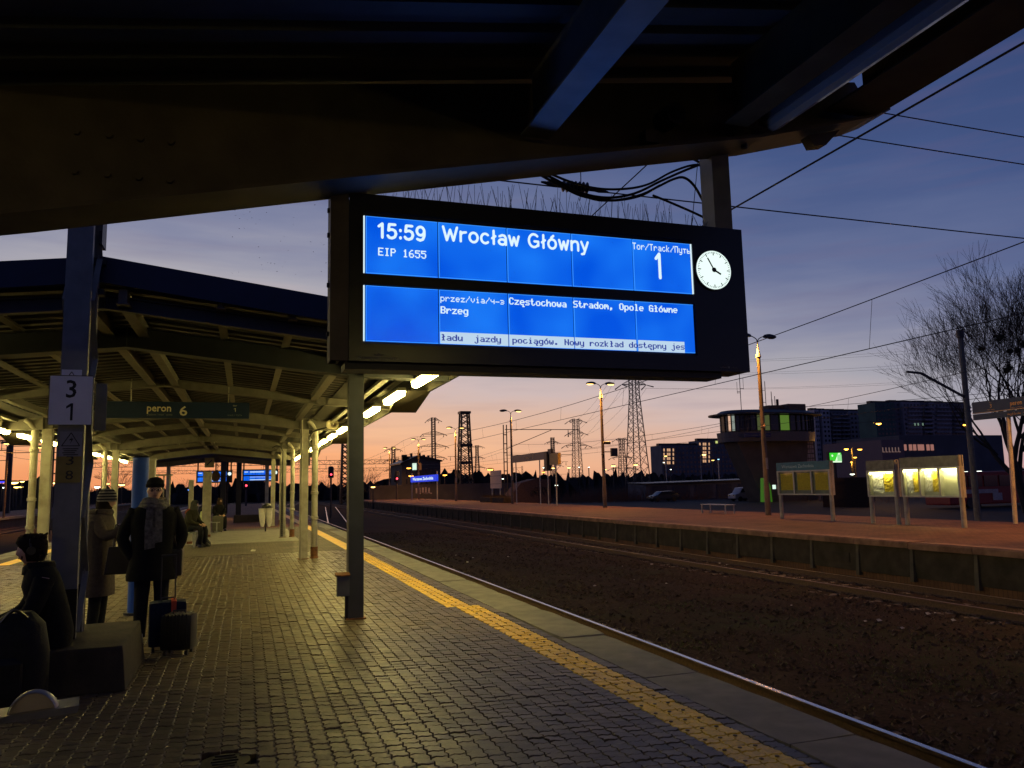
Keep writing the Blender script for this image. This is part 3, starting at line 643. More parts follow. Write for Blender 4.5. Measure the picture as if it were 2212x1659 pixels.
# ------------------------------------------------------------------ near canopy
nc = thing('platform_canopy', 'dark canopy overhead whose tapering brown beam rises to the platform edge', 'canopy', (RX, 4.1, 0))
def nb(y, par):
    bot = [(-1.38, 2.83), (-1.0, 2.905), (.42, 3.215), (3.06, 3.775), (3.92, 4.02), (4.1, 4.10)]
    top = lambda x: 3.55+.165*(x+1.16)
    for s in (1, -1):
        X = lambda x: x if s == 1 else 2*RX-x
        poly = [(X(x), z) for x, z in bot]+[(X(3.95), top(3.6)), (X(-1.38), top(-1.38))]
        w = MB().prism(poly if s == 1 else poly[::-1], 'y', y-.008, y+.008).build('beam', M['beam'], par)
        mb = MB()
        for (a, za), (b, zb_) in zip(bot[:-1], bot[1:]):
            mb.add([(X(a), y-.15, za-.012), (X(b), y-.15, zb_-.012), (X(b), y+.15, zb_-.012), (X(a), y+.15, za-.012), (X(a), y-.15, za+.008), (X(b), y-.15, zb_+.008), (X(b), y+.15, zb_+.008), (X(a), y+.15, za+.008)], [(0, 3, 2, 1), (4, 5, 6, 7), (0, 1, 5, 4), (1, 2, 6, 5), (2, 3, 7, 6), (3, 0, 4, 7)])
        mb.build('flange', M['beam'], w)
        for k in range(4):
            for z in (3.16, 3.36): MB().tube([(X(-.8+k*.14), y-.012, z), (X(-.8+k*.14), y-.03, z)], .017, 6).build('bolt', M['beam'], w)
    MB().ext(RX-.12, RX+.12, y-.12, y+.12, 0, 3.5).build('post', M['steelblue'], par)
nb(4.1, nc); nb(-11.5, nc); nb(-17.5, nc)
for s in (1, -1):
    X = lambda x: x if s == 1 else 2*RX-x
    T = lambda x: 3.55+.165*(x+1.16)
    a, b = (RX, 3.97)
    sheet(X(a), X(b), T(a), T(b), -18.4, 4.36, .25, .04).build('roof_sheet', M['sheetdark'], nc)
    for x, zb3, mt3 in ((1.545, 3.60, mat('pale_blue_grey_paint', (.34, .36, .38), .45, var=.15)), (2.84, 3.80, M['beam'])):  # first girder painted paler to carry the blue light of the board
        mb = MB()
        for a_, b_, c_, d_ in ((x-.085, x+.085, zb3, zb3+.014), (x-.006, x+.006, zb3+.014, T(x)-.004)): mb.ext(min(X(a_), X(b_)), max(X(a_), X(b_)), -18.2, 4.03 if x < 2 else 3.93, c_, d_)
        mb.build('girder', mt3, nc)
    MB().ext(min(X(3.93), X(3.98)), max(X(3.93), X(3.98)), -18.4, 4.0, 4.03, 4.42).build('side_fascia', M['beam'], nc)
    MB().ext(min(X(3.6), X(3.93)), max(X(3.6), X(3.93)), -18.4, 4.0, 4.03, 4.045).build('gutter', M['beam'], nc)
# end notch of the beam
MB().prism([(3.50, 3.88), (3.76, 3.95), (3.64, 3.83), (3.54, 3.81)], 'y', 4.06, 4.14).build('bracket', M['beam'], nc)
MB().tube([(2.98, 4.05, 3.75), (2.98, 4.05, 3.72)], .02, 8).build('hook', M['dark'], nc)
# unlit twin strip light under the near canopy
ul = thing('strip_light', 'long unlit clear-covered strip light under the near canopy beside the sky', 'strip light', (3.1, 3.2, 3.85))
MB().ext(3.07, 3.18, 1.1, 4.0, 3.86, 3.91).build('housing', mat('light_grey_housing', (.33, .34, .36), .35, var=.1), ul)
MB().prism([(3.075, 3.858), (3.085, 3.82), (3.125, 3.805), (3.165, 3.82), (3.175, 3.858)], 'y', 1.15, 3.95).build('diffuser', mat('clear_acrylic', (.55, .57, .60), .08, var=.05), ul)
for k, (x, y) in enumerate(((2.6, -5.0), (2.6, -8.0), (-5.36, -5.0), (-5.36, -8.0))):  # unseen strip lights added to throw warm light on the beam
    strip_light(x, y, 3.35, ['lit strip light behind the photographer on the track side, nearer', 'lit strip light behind the photographer on the track side, farther', 'lit strip light behind the photographer on the left side, nearer', 'lit strip light behind the photographer on the left side, farther'][k])
# camera housing on the beam web
sc = thing('security_camera', 'small dark round security camera bolted to the beam above the departure board', 'camera', (2.42, 4.0, 3.95))
MB().tube([(2.42, 4.09, 3.84), (2.42, 3.92, 3.82)], .065, 14).build('housing', M['dark'], sc, smooth=True)
MB().tube([(2.42, 3.93, 3.82), (2.42, 3.905, 3.817)], [.05, .035], 14).build('lens', M['darker'], sc)
MB().box((2.3, 4.05, 3.70), (.09, .08, .08)).build('junction_box', M['beam'], sc)

# ------------------------------------------------------------------ departure board
def lcd_mat():
    mt = bpy.data.materials.new('blue_lcd'); mt.use_nodes = True; t = mt.node_tree; n = t.nodes; l = t.links; p = n['Principled BSDF']; p.inputs['Base Color'].default_value = (.01, .01, .02, 1); p.inputs['Roughness'].default_value = .2
    g = n.new('ShaderNodeNewGeometry'); nz = n.new('ShaderNodeTexNoise'); nz.inputs['Scale'].default_value = 3.2; nz.inputs['Detail'].default_value = 1; l.new(g.outputs['Position'], nz.inputs['Vector'])
    r = n.new('ShaderNodeValToRGB'); r.color_ramp.elements[0].position = .3; r.color_ramp.elements[0].color = lin(0, 84, 226); r.color_ramp.elements[1].position = .72; r.color_ramp.elements[1].color = lin(24, 120, 246)
    l.new(nz.outputs[0], r.inputs[0]); l.new(r.outputs[0], p.inputs['Emission Color']); p.inputs['Emission Strength'].default_value = 1.0
    return mt
LCD = lcd_mat(); LCDEDGE = emat('lcd_bright_edge', (60, 150, 255), 1.0); TXT = emat('lcd_white', (222, 246, 255), 1.0); BAND = emat('lcd_banner', (188, 214, 236), 1.0); TXB = emat('lcd_navy', (34, 52, 150), 1.0)
def board(y, x0, name_lab, group=None, full=True, k=1.0, flip=1):
    """departure board facing -Y with its left screen edge frame at x0"""
    b = thing('departure_board', name_lab, 'departure board', (x0+1.25, y+.15, 2.76), group)
    def P(x): return x0+(x-.515)*k
    def Z(z): return 2.76+(z-2.76)*k
    def box(xa, xb, za, zb_, ya, yb): return MB().ext(P(xa), P(xb), y+ya, y+yb, Z(za), Z(zb_))
    box(.515, 3.03, 2.30, 3.235, .02, .24).build('housing', M['darker'], b, bevel=.008)
    box(.50, 2.85, 2.262, 2.298, .05, .22).build('drip_tray', M['dark'], b)
    fr = MB()
    for r in ((.515, 3.03, 3.135, 3.235), (.515, 3.03, 2.30, 2.395), (.515, .59, 2.395, 3.135), (2.655, 3.03, 2.395, 3.135), (.59, 2.655, 2.722, 2.782)):
        fr.ext(P(r[0]), P(r[1]), y, y+.018, Z(r[2]), Z(r[3]))
    fr.build('front_frame', mat('board_front', (.022, .022, .024), .25, var=.1), b)
    xs = [.602+.4086*i for i in range(6)]
    for za, zb_ in ((2.787, 3.11), (2.41, 2.718)):
        for i in range(5):
            p = box(xs[i]+.003, xs[i+1]-.003, za, zb_, .008, .016).build('display_panel', LCD, b)
            e = MB()
            for r in ((xs[i]+.003, xs[i+1]-.003, za, za+.004), (xs[i]+.003, xs[i+1]-.003, zb_-.003, zb_), (xs[i]+.003, xs[i]+.007, za, zb_)): e.ext(P(r[0]), P(r[1]), y+.0065, y+.0078, Z(r[2]), Z(r[3]))
            e.build('bright_edge', LCDEDGE, p)
        box(.592, .599, za, zb_, .004, .012).build('light_leak', TXT, b)
        if za > 2.7: box(2.646, 2.652, za, zb_, .004, .012).build('light_leak', TXT, b)
    R, U = (1, 0, 0), (0, 0, 1)
    def T(t, x, z, w, cap, m=TXT, bold=.012, mono=False, fill=.86, dy=.004, nm='lettering'):
        mb = MB(); text(mb, t, (P(x), y+dy, Z(z)), R, U, w*k, cap*k, bold, mono, fill); return mb.build(nm, m, b)
    def LT(t, x, z, w, cap, m=TXT, bold=.35, nm='lettering', dy=.004): mb = MB(); lcd_text(mb, t, (P(x), y+dy, Z(z)), w*k, cap*k, bold); return tag(mb.build(nm, m, b), kind=None)
    def SV(t, x, z, w, cap, th=.15, gap=.22): mb = MB(); stroke_text(mb, t, (P(x), y+.004, Z(z)), w*k, cap*k, th, gap); return mb.build('lettering', TXT, b)
    SV('15:59', .676, 2.994, .256, .078, .20); LT('EIP 1655', .672, 2.890, .274, .045)
    SV('Wrocław Główny', 1.040, 3.008, .895, .078, .185)
    LT('Tor/Track/Путь', 2.236, 3.046, .412, .042, bold=.1); SV('1', 2.395, 2.876, .036, .152, .13)
    LT('przez/via/ч-з', 1.02, 2.652, .382, .036, bold=.05); LT('Brzeg', 1.02, 2.582, .164, .041, bold=.6)
    LT('Częstochowa', 1.425, 2.655, .362, .041, bold=.6); LT('Stradom, Opole Główne', 1.826, 2.658, .706, .041, bold=.6)
    for i in range(1, 5):
        xa, xb = max(1.017, xs[i]+.003), min(2.567 if i == 4 else 9, xs[i+1]-.003)
        MB().ext(P(xa+(.008 if i == 4 else 0)), P(xb), y+.0052, y+.0063, Z(2.4115 if i < 4 else 2.409), Z(2.478)).build('banner', BAND, b)
    LT('ładu  jazdy  pociągów. Nowy rozkład dostępny jes', 1.020, 2.4285, 1.55, .036, m=TXB, bold=.6)
    # clock
    c = MB().tube([(P(2.795), y-.012, Z(2.946)), (P(2.795), y+.02, Z(2.946))], .132*k, 40).build('clock', M['darker'], b)
    MB().tube([(P(2.795), y-.016, Z(2.946)), (P(2.795), y-.0125, Z(2.946))], .125*k, 40).build('clock_face', emat('clock_glow', (236, 255, 250), 1.05), c)
    mb = MB()
    for i in range(60):
        a = 2*pi*i/60; l = .022 if i % 5 == 0 else .009; r1 = .117
        mb.bar((P(2.795)+math.sin(a)*(r1-l)*k, y-.0175, Z(2.946)+math.cos(a)*(r1-l)*k), (P(2.795)+math.sin(a)*r1*k, y-.0175, Z(2.946)+math.cos(a)*r1*k), (.005 if i % 5 == 0 else .0025)*k, .002, up=(0, 1, 0))
    mb.build('minute_marks', M['black'], c)
    for a, l, w in ((math.radians(-30), .088, .008), (math.radians(118), .055, .011)):
        MB().bar((P(2.795)-math.sin(a)*.016, y-.0185, Z(2.946)-math.cos(a)*.016), (P(2.795)+math.sin(a)*l*k, y-.0185, Z(2.946)+math.cos(a)*l*k), w*k, .002, up=(0, 1, 0)).build('hand', M['black'], c)
    MB().tube([(P(2.795), y-.022, Z(2.946)), (P(2.795), y-.017, Z(2.946))], .015*k, 12).build('hub', M['dark'], c)
    # maker's and owner's print
    gp = mat('grey_print', (.20, .20, .21), .5)
    T('PKP POLSKIE LINIE KOLEJOWE S.A.', .561, 2.311, .225, .012, m=gp, bold=.01, dy=-.002)
    mb = MB()
    for s in (-1, 1):
        for q in range(4): mb.add([(P(.674+s*.003), y-.002, Z(2.328+q*.0035)), (P(.674+s*(.036-q*.006)), y-.002, Z(2.345-q*.004)), (P(.674+s*(.033-q*.006)), y-.002, Z(2.341-q*.004)), (P(.674+s*.003), y-.002, Z(2.326+q*.0035))], [(0, 1, 2, 3)])
    mb.add([(P(.668), y-.002, Z(2.338)), (P(.674), y-.002, Z(2.347)), (P(.68), y-.002, Z(2.338)), (P(.674), y-.002, Z(2.324))], [(0, 1, 2, 3)]); mb.build('winged_emblem', gp, b)
    if full: T('solari', 2.812, 2.321, .048, .010, m=gp, bold=.0, dy=-.002); T('udine', 2.888, 2.321, .048, .010, m=gp, bold=0, dy=-.002)
    if full:
        MB().tube([(P(2.874), y-.002, Z(2.326)), (P(2.874), y-.001, Z(2.326))], .008, 10).build('round_emblem', gp, b)
    return b, P, Z
BY = 4.2
bd, P_, Z_ = board(BY, .515, 'large hanging departure board with blue screens showing Wrocław Główny and a round clock')
mb = MB(); rnd = random.Random(4)
for k in range(74):
    x = .56+k*.0335; y = BY+rnd.choice((.08, .12, .26)); sq = k > 62
    for q in range(rnd.choice((2, 3, 3))):
        dx, dy = rnd.uniform(-.045, .045), rnd.uniform(-.02, .02); h = rnd.uniform(.11, .185)*(.6 if sq else 1)
        mb.tube([(x, y, 3.232), (x+dx, y+dy, 3.232+h)], .0014, 3, cap=False)
tag(mb.build('bird_spikes', M['wire'], bd), kind='stuff')
MB().bar((3.03, BY+.1, 3.17), (3.09, BY+.1, 3.17), .006).bar((3.03, BY+.1, 3.22), (3.09, BY+.1, 3.22), .006).build('side_pin', M['dark'], bd)
for xa, xb, z0 in ((.415, .512, 2.30), (2.835, 2.965, 3.235)):
    zt = 3.24 if xa < 1 else 3.76
    h = MB().ext(xa, xb, 4.2, 4.21, z0, zt).ext(xa, xb, 4.33, 4.34, z0, zt).ext((xa+xb)/2-.005, (xa+xb)/2+.005, 4.21, 4.33, z0, zt).ext(xa, xa+.008, 4.21, 4.33, z0, zt).build('hanger', M['steelblue'] if xa > 1 else M['beam'], bd)
    if xa < 1:
        mb = MB()
        for z in (2.45, 2.72, 3.0, 3.14): mb.tube([(xa, 4.26, z), (xa-.012, 4.26, z)], .014, 6)
        mb.build('bolt', M['dark'], h)

# cable bundle looping from the beam to the board
cb = thing('cable_bundle', 'loose bundle of black cables looping from the beam down to the departure board', 'cables', sight(1400, 400, Y=4.6))
def spl(pts, n=8):
    pts = [Vector(p) for p in pts]; o = []
    for i in range(len(pts)-1):
        p0, p1, p2, p3 = pts[max(i-1, 0)], pts[i], pts[i+1], pts[min(i+2, len(pts)-1)]
        for k in range(n):
            t = k/n; o.append(.5*((2*p1)+(-p0+p2)*t+(2*p0-5*p1+4*p2-p3)*t*t+(-p0+3*p1-3*p2+p3)*t**3))
    return o+[pts[-1]]
def cable(px, Y, r, nm='cable', par=None, n=6): return MB().tube(spl([sight(a, b, Y=Y+(c[0] if c else 0)) for a, b, *c in px]), r, n).build(nm, M['wire'], par, smooth=True)
for pts, r in (([(1148, 366), (1180, 385), (1215, 404), (1260, 424), (1320, 433), (1380, 424), (1420, 404), (1455, 387), (1478, 384), (1500, 402), (1525, 445), (1548, 478)], .009),
               ([(1155, 366), (1200, 388), (1250, 415), (1310, 427), (1370, 418), (1430, 390), (1480, 368), (1520, 352), (1536, 340)], .009),
               ([(1170, 367), (1230, 392), (1290, 407), (1350, 408), (1400, 398), (1450, 372), (1495, 357), (1518, 362), (1532, 400), (1540, 470)], .008),
               ([(1162, 364), (1215, 400), (1280, 430), (1330, 432), (1385, 420), (1425, 400)], .007),
               ([(1478, 335), (1500, 345), (1520, 358), (1530, 380), (1541, 430)], .008), ([(1480, 334), (1510, 340), (1536, 330)], .007),
               ([(1538, 332), (1528, 350), (1532, 390)], .006), ([(1410, 422), (1440, 434), (1500, 460), (1545, 482)], .008)):
    cable(pts, 4.5, r, par=cb)
# ------------------------------------------------------------------ catenary mast on the platform, with its plates
MX0, MX1, MY0, MY1 = -1.60, -1.385, 8.0, 8.42
ms = thing('catenary_mast', 'blue-grey lattice catenary mast on a concrete plinth carrying a white 3/1 plate', 'mast', (-1.5, 8.2, .38))
def channel(x0, x1, y, dr, z0, z1):
    return MB().ext(x0, x1, y, y+.012*dr, z0, z1) if dr > 0 else MB().ext(x0, x1, y-.012, y, z0, z1)
for y, d in ((MY0, 1), (MY1, -1)):
    ya, yb = (y, y+.07) if d > 0 else (y-.07, y)
    mb = channel(MX0, MX1, y, d, .33, 9.2); mb.ext(MX0, MX0+.012, min(ya+.012, yb), max(ya, yb-.012) if d < 0 else yb, .33, 9.2); mb.ext(MX1-.012, MX1, ya+(.012 if d > 0 else 0), yb-(.012 if d < 0 else 0), .33, 9.2)
    ch = mb.build('channel', M['steelblue'], ms)
    MB().ext(MX0-.004, MX1+.004, y-(.004 if d > 0 else .016), y+(.016 if d > 0 else .004), .33, .80).build('black_foot', M['darker'], ch)
mb = MB(); z = .42; s_ = 0
for x in (MX0-.003, MX1+.003):
    z = .42; s_ = 0
    while z < 9:
        a, b = (MY0+.05, MY1-.05) if s_ % 2 == 0 else (MY1-.05, MY0+.05)
        bar = MB().bar((x, a, z), (x, b, z+.50), .008, .05, up=(1, 0, 0)).build('lacing_bar', M['steelblue'], ms)
        z += .50; s_ += 1
for z in (3.55, 3.86): MB().ext(MX0-.05, MX1+.05, MY1-.06, MY1+.05, z, z+.06).build('clamp', M['dark'], ms)
MB().ext(MX1+.01, MX1+.04, MY1-.2, MY1+.03, 4.02, 4.3).build('clamp', M['dark'], ms)
# span wires across the tracks start at this mast
for i, ((xa, ya), (xb, yb)) in enumerate((((1040, 380), (2212, 508)), ((1860, 288), (2212, 342)), ((1910, 236), (2212, 283)))):
    a = sight(xb, yb, Y=8.3); b = Vector((MX1, 8.3, a.z+[.0, .06, .06][i]))
    e = b+(a-b)*(26/(a.x-b.x))
    c = sight(xa, ya, Y=8.3)
    pts = [b+(e-b)*t+Vector((0, 0, -.10*4*t*(1-t)*(1 if i else .5))) for t in [k/12 for k in range(13)]]
    w = MB().tube(pts, .009, 5).build('span_wire', M['wire']); tag(w, ['lowest span wire crossing the sky behind the departure board with a black insulator', 'middle span wire leaving right of the canopy tip', 'highest span wire leaving right of the canopy tip'][i], 'wire', None)
    if i == 0:
        q = sight(1240, 404, Y=8.3); mb = MB(); z0 = pts[0].z-.02
        mb.tube([(q.x-.42, 8.3, q.z+.02), (q.x-.3, 8.3, q.z+.01), (q.x-.15, 8.3, q.z)], [.012, .03, .02], 8).build('end_fitting', M['wire'], w)
        MB().tube([(q.x+.2, 8.3, q.z), (q.x+.33, 8.3, q.z-.01), (q.x+.45, 8.3, q.z-.02)], [.02, .03, .012], 8).build('end_fitting', M['wire'], w)
        mb = MB(); pp_ = []; rr = []
        for k in range(15): pp_.append((q.x-.16+k*.025, 8.3, q.z)); rr.append(.075 if k % 2 else .03)
        mb.tube(pp_, rr, 10).build('insulator', M['darker'], w)
        MB().tube([(q.x+.1, 8.3, q.z+.5), (q.x+.09, 8.3, q.z), (q.x+.07, 8.3, q.z-.16)], .006, 4).build('hanger_wire', M['wire'], w)
# plinth
pl = MB().add([(-2.02, 7.48, 0), (-.90, 7.48, 0), (-.90, 8.85, 0), (-2.02, 8.85, 0), (-1.98, 7.53, .36), (-.94, 7.53, .36), (-.95, 8.8, .38), (-1.98, 8.8, .38)], [(0, 3, 2, 1), (4, 5, 6, 7), (0, 1, 5, 4), (1, 2, 6, 5), (2, 3, 7, 6), (3, 0, 4, 7)]).build('concrete_plinth', mat('mossy_dark_concrete', (.035, .028, .02), .9, var=.4, scale=5, bump=.6, bscale=30), bevel=.02)  # dark brown concrete tone with random mottling
tag(pl, 'chipped dark concrete plinth under the catenary mast beside the seated traveller', 'plinth')
# plates
def rect(x0, y0, x1, y1, Y): a, b = sight(x0, y1, Y=Y), sight(x1, y0, Y=Y); return a.x, b.x, a.z, b.z
def plate(name, box, Y, m, par=None, th=.006): x0, x1, z0, z1 = box; return MB().ext(x0, x1, Y-th, Y, z0, z1).build(name, m, par)
bx = rect(102.5, 812, 203, 918, 7.97)
kp = thing('kilometre_plate', 'white square kilometre plate reading 3 over 1 on the mast', 'sign', ((bx[0]+bx[1])/2, 7.97, bx[2]))
plate('plate', bx, 7.97, M['white'], kp); mb = MB()
for r in ((bx[0], bx[1], bx[3]-.006, bx[3]), (bx[0], bx[1], bx[2], bx[2]+.003), (bx[0], bx[0]+.004, bx[2], bx[3]), (bx[1]-.004, bx[1], bx[2], bx[3])): mb.ext(r[0], r[1], 7.961, 7.9638, r[2], r[3])
mb.build('border', M['black'], kp)
w_, h_ = bx[1]-bx[0], bx[3]-bx[2]
for ch, fz, wd in (('3', .555, .235), ('1', .09, .155)): mb = MB(); text(mb, ch, (bx[0]+w_*(.5-wd/2+(0 if ch == '3' else -.02)), 7.962, bx[2]+h_*fz), (1, 0, 0), (0, 0, 1), w_*wd, h_*.345, .012); mb.build('numeral', M['black'], kp)
MB().ext(bx[0]+.02, bx[1]-.02, 7.972, 7.998, bx[2]+.1, bx[2]+.13).build('bracket', M['dark'], kp)
wp = thing('warning_plate', 'weathered high voltage warning plate with a triangle below the kilometre plate', 'sign', (-1.5, 7.99, 1.97))
b2 = rect(127, 932, 178.5, 986, 7.985); greyp = mat('weathered_plate', (.30, .30, .30), .6, var=.15)
plate('plate', b2, 7.99, greyp, wp)
cx, w = (b2[0]+b2[1])/2, b2[1]-b2[0]; zt, zm = b2[3]-.012, b2[2]+(b2[3]-b2[2])*.42
tri = [(cx-w*.40, zm), (cx+w*.40, zm), (cx, zt)]; mb = MB()
for i in range(3): a, b = tri[i], tri[(i+1) % 3]; mb.bar((a[0], 7.982, a[1]), (b[0], 7.982, b[1]), .007, .002, up=(0, 1, 0))
mb.build('triangle', M['black'], wp)
MB().add([(cx+.012, 7.982, zt-.035), (cx-.016, 7.982, zm+.05), (cx+.004, 7.982, zm+.052), (cx-.008, 7.982, zm+.012), (cx+.02, 7.982, zm+.066), (cx+.002, 7.982, zm+.064)], [(0, 1, 2, 5), (2, 3, 4, 5)]).build('bolt_symbol', M['black'], wp)
mb = MB()
for k in range(4): mb.ext(b2[0]+w*(.15+.05*(k % 2)), b2[1]-w*(.15+.07*(k % 3)), 7.981, 7.983, zm-.03-.018*k, zm-.022-.018*k)
mb.build('small_print', M['black'], wp)
tp = thing('small_plate', 'small white plate with a chevron just above the kilometre plate', 'sign', (-1.5, 7.99, 2.7)); b3 = rect(133, 799, 177, 811, 7.985); plate('plate', b3, 7.99, M['white'], tp)
mb = MB(); c3 = (b3[0]+b3[1])/2; mb.bar((c3-.02, 7.982, b3[2]+.004), (c3, 7.982, b3[2]+.035), .006, .002, up=(0, 1, 0)).bar((c3+.02, 7.982, b3[2]+.004), (c3, 7.982, b3[2]+.035), .006, .002, up=(0, 1, 0)).build('chevron', M['black'], tp)
yp = thing('number_plate', 'faded yellow plate with worn 3 and 8 painted on the mast', 'sign', (-1.5, 7.996, 1.75)); b4 = rect(124, 986, 176, 1043, 7.99)
MB().ext(MX0+.002, MX1-.012, 7.992, 7.998, b4[2], b2[2]).build('plate', M['yellowplate'], yp)
hh = b2[2]-b4[2]
for ch, fz in (('3', .68), ('8', .12)): mb = MB(); text(mb, ch, (cx-.032, 7.989, b4[2]+hh*fz), (1, 0, 0), (0, 0, 1), .062, hh*.34, .0); mb.build('numeral', mat('worn_print', (.05, .045, .03), .7), yp)
bp = thing('side_plate', 'dull blue-grey back of a plate on the far corner of the mast', 'sign', (-1.3, 8.45, 2.3)); b5 = rect(203, 829, 233, 930, 8.46); plate('plate', b5, 8.46, M['steelblue'], bp)
MB().ext(b5[0], b5[0]+.02, 8.462, 8.48, b5[2], b5[3]).build('edge', M['dark'], bp)

# ------------------------------------------------------------------ hanging platform sign "peron 6"
teal = mat('dark_teal_panel', (.008, .026, .075), .4, var=.08); cream_t = mat('cream_lettering', (.78, .70, .50), .5, var=.04); dim_t = mat('dim_lettering', (.22, .24, .22), .5, var=.05)
sg = thing('platform_sign', 'dark teal hanging sign reading peron 6, tor 1, under the gabled canopy', 'sign', (-1.1, 15.04, 3.4))
MB().ext(-2.28, .06, 14.98, 15.10, 2.925, 3.215).build('panel', teal, sg, bevel=.004)
for x in (-1.9, -.3): MB().tube([(x, 15.04, 3.2), (x, 15.04, 3.62)], .012, 6).build('hanger', M['cream'], sg)
def sX(c): return -2.27+(c-145)/1125*2.33
def sT(t, c0, c1, z, cap, m, b=.01, nm='lettering'): mb = MB(); text(mb, t, (sX(c0), 14.975, z), (1, 0, 0), (0, 0, 1), sX(c1)-sX(c0), cap, b); mb.build(nm, m, sg)
sT('peron', 452, 640, 3.045, .125, cream_t, .02); sT('6', 706, 768, 2.975, .165, cream_t, .015); sT('platform / платформа', 455, 650, 2.972, .034, dim_t, 0)
sT('tor', 1134, 1168, 3.145, .032, cream_t, 0); sT('1', 1142, 1158, 3.05, .062, cream_t, .01); sT('track / путь', 1092, 1210, 2.972, .034, dim_t, 0)
# horn loudspeaker
def horn(p, lab, r=.11, d=(0, -1, 0), mt=None):
    t = thing('loudspeaker', lab, 'loudspeaker', p); p = Vector(p); d = Vector(d).normalized(); side = d.cross(Vector((0, 0, 1))).normalized(); upv = side.cross(d)
    def ring(o, rx, ry, n=16): 
        vs = []
        for k in range(n):
            a = 2*pi*k/n; c_, s_ = math.cos(a), math.sin(a); vs.append(p+d*o+side*math.copysign(abs(c_)**.65, c_)*rx+upv*math.copysign(abs(s_)**.65, s_)*ry)
        return vs
    mb = MB(); secs = [(-.20, .035, .035), (-.12, .045, .045), (-.04, r*.8, r*.6), (0, r*1.25, r*.9), (.012, r*1.3, r*.95), (.012, r*1.18, r*.83), (-.03, r*.6, r*.45), (-.1, .03, .03)]
    vs = [v for s in secs for v in ring(*s)]; fs = [tuple(range(16))]+[(i*16+k, i*16+(k+1) % 16, (i+1)*16+(k+1) % 16, (i+1)*16+k) for i in range(len(secs)-1) for k in range(16)]+[tuple(range(112, 128))]
    mb.add(vs, fs).build('horn', mt or mat('horn_plastic', (.45, .40, .28), .45), t, smooth=True)
    MB().sphere(p+d*-.03, .03, 10, 6).build('driver', mt or M['cream'], t, smooth=True)
    MB().tube([p-d*.16, p-d*.16+upv*.12+side*.02], .012, 6).build('bracket', M['dark'], t)
    return t
horn((1.98, 19.25, 3.17), 'cream horn loudspeaker by the second right post under the gabled canopy', .115, (-.25, -1, -.05))
horn((-4.2, 15.9, 2.93), 'horn loudspeaker under the left eave at the left edge of the photo', .12, (.2, -1, 0))
# small grey box on a stub post by the front post
eb = thing('post_box', 'small grey box on a dark stub post beside the front canopy post', 'box', (1.2, 10.2, 0))
MB().ext(1.225, 1.262, 10.28, 10.315, 0, .33).build('stub_post', M['dark'], eb)
MB().ext(1.115, 1.268, 10.18, 10.27, .30, .55).build('box', mat('grey_box', (.12, .13, .14), .5), eb, bevel=.006)
MB().prism([(10.165, .545), (10.285, .545), (10.285, .585), (10.165, .56)], 'x', 1.10, 1.275).build('lid', M['rust'], eb)

# blue help column
hc = thing('help_column', 'tall round blue column behind the man with the suitcases', 'column', (-1.37, 12.1, 0))
MB().tube([(-1.37, 12.1, 0), (-1.37, 12.1, 2.12)], .105, 28).build('column', mat('blue_enamel', (.02, .09, .48), .3, var=.1), hc, smooth=True)
MB().tube([(-1.37, 12.1, 2.12), (-1.37, 12.1, 2.15)], [.108, .085], 28).build('cap', M['fasciablue'], hc); MB().tube([(-1.37, 12.1, 0), (-1.37, 12.1, .03)], .15, 20).build('base', M['dark'], hc)

# ------------------------------------------------------------------ benches, boards and people further along platform six
galv = mat('galvanised_steel', (.34, .35, .34), .4, metal=.5, var=.15)
def bench(x, y, lab, L=1.5, along='y', z=.45, w=.42, grp=None):
    t = thing('bench', lab, 'bench', (x, y, 0), grp); n = 5
    for k in range(n):
        a = -w/2+w*(k+.5)/n
        (MB().ext(x+a-w/n*.42, x+a+w/n*.42, y-L/2, y+L/2, z-.03, z) if along == 'y' else MB().ext(x-L/2, x+L/2, y+a-w/n*.42, y+a+w/n*.42, z-.03, z)).build('slat', galv, t)
    for s in (-1, 1):
        c = s*(L/2-.12)
        for q in (-1, 1):
            e = q*(w/2-.03); p = (x+e, y+c) if along == 'y' else (x+c, y+e)
            MB().ext(p[0]-.025, p[0]+.025, p[1]-.025, p[1]+.025, 0, z-.031).build('leg', galv, t)
    return t
bench(-1.55, 25.9, 'grey slatted bench with a hooded traveller sitting by the left posts')
bench(-1.45, 34.8, 'grey bench far down platform six carrying a bright green bag', L=1.1, along='x', w=.8, z=.42)
# tall light panels / timetable cases standing along the platform
for x, y, w, h, lab in ((-1.72, 16.6, .2, 2.25, 'tall narrow cream case standing right behind the standing man'), (-1.62, 27.6, .14, 2.0, 'narrow cream panel frame standing beside the bench on platform six'), (-1.30, 31.5, .30, 2.35, 'pale free-standing pillar beyond the bench on platform six')):
    t = thing('information_pillar', lab, 'pillar', (x, y, 0)); MB().ext(x-w/2, x+w/2, y-.12, y+.12, 0, h).build('body', M['cream'], t, bevel=.01); MB().ext(x-w/2-.01, x+w/2+.01, y-.13, y+.13, h, h+.03).build('cap', M['cream'], t); MB().ext(x-w/2-.012, x+w/2+.012, y-.132, y+.132, 0, .08).build('foot', M['rust'], t)
rk = thing('glazed_screen', 'row of thin vertical cream bars between two posts beside the seated traveller', 'screen', (-2.2, 24, 0))
for k in range(5): MB().tube([(-2.6+k*.16, 24, .1), (-2.6+k*.16, 24, 2.15)], .022, 6).build('bar', M['cream'], rk)
for z in (.12, 2.1): MB().ext(-2.66, -1.9, 23.98, 24.02, z, z+.04).build('rail', M['cream'], rk)
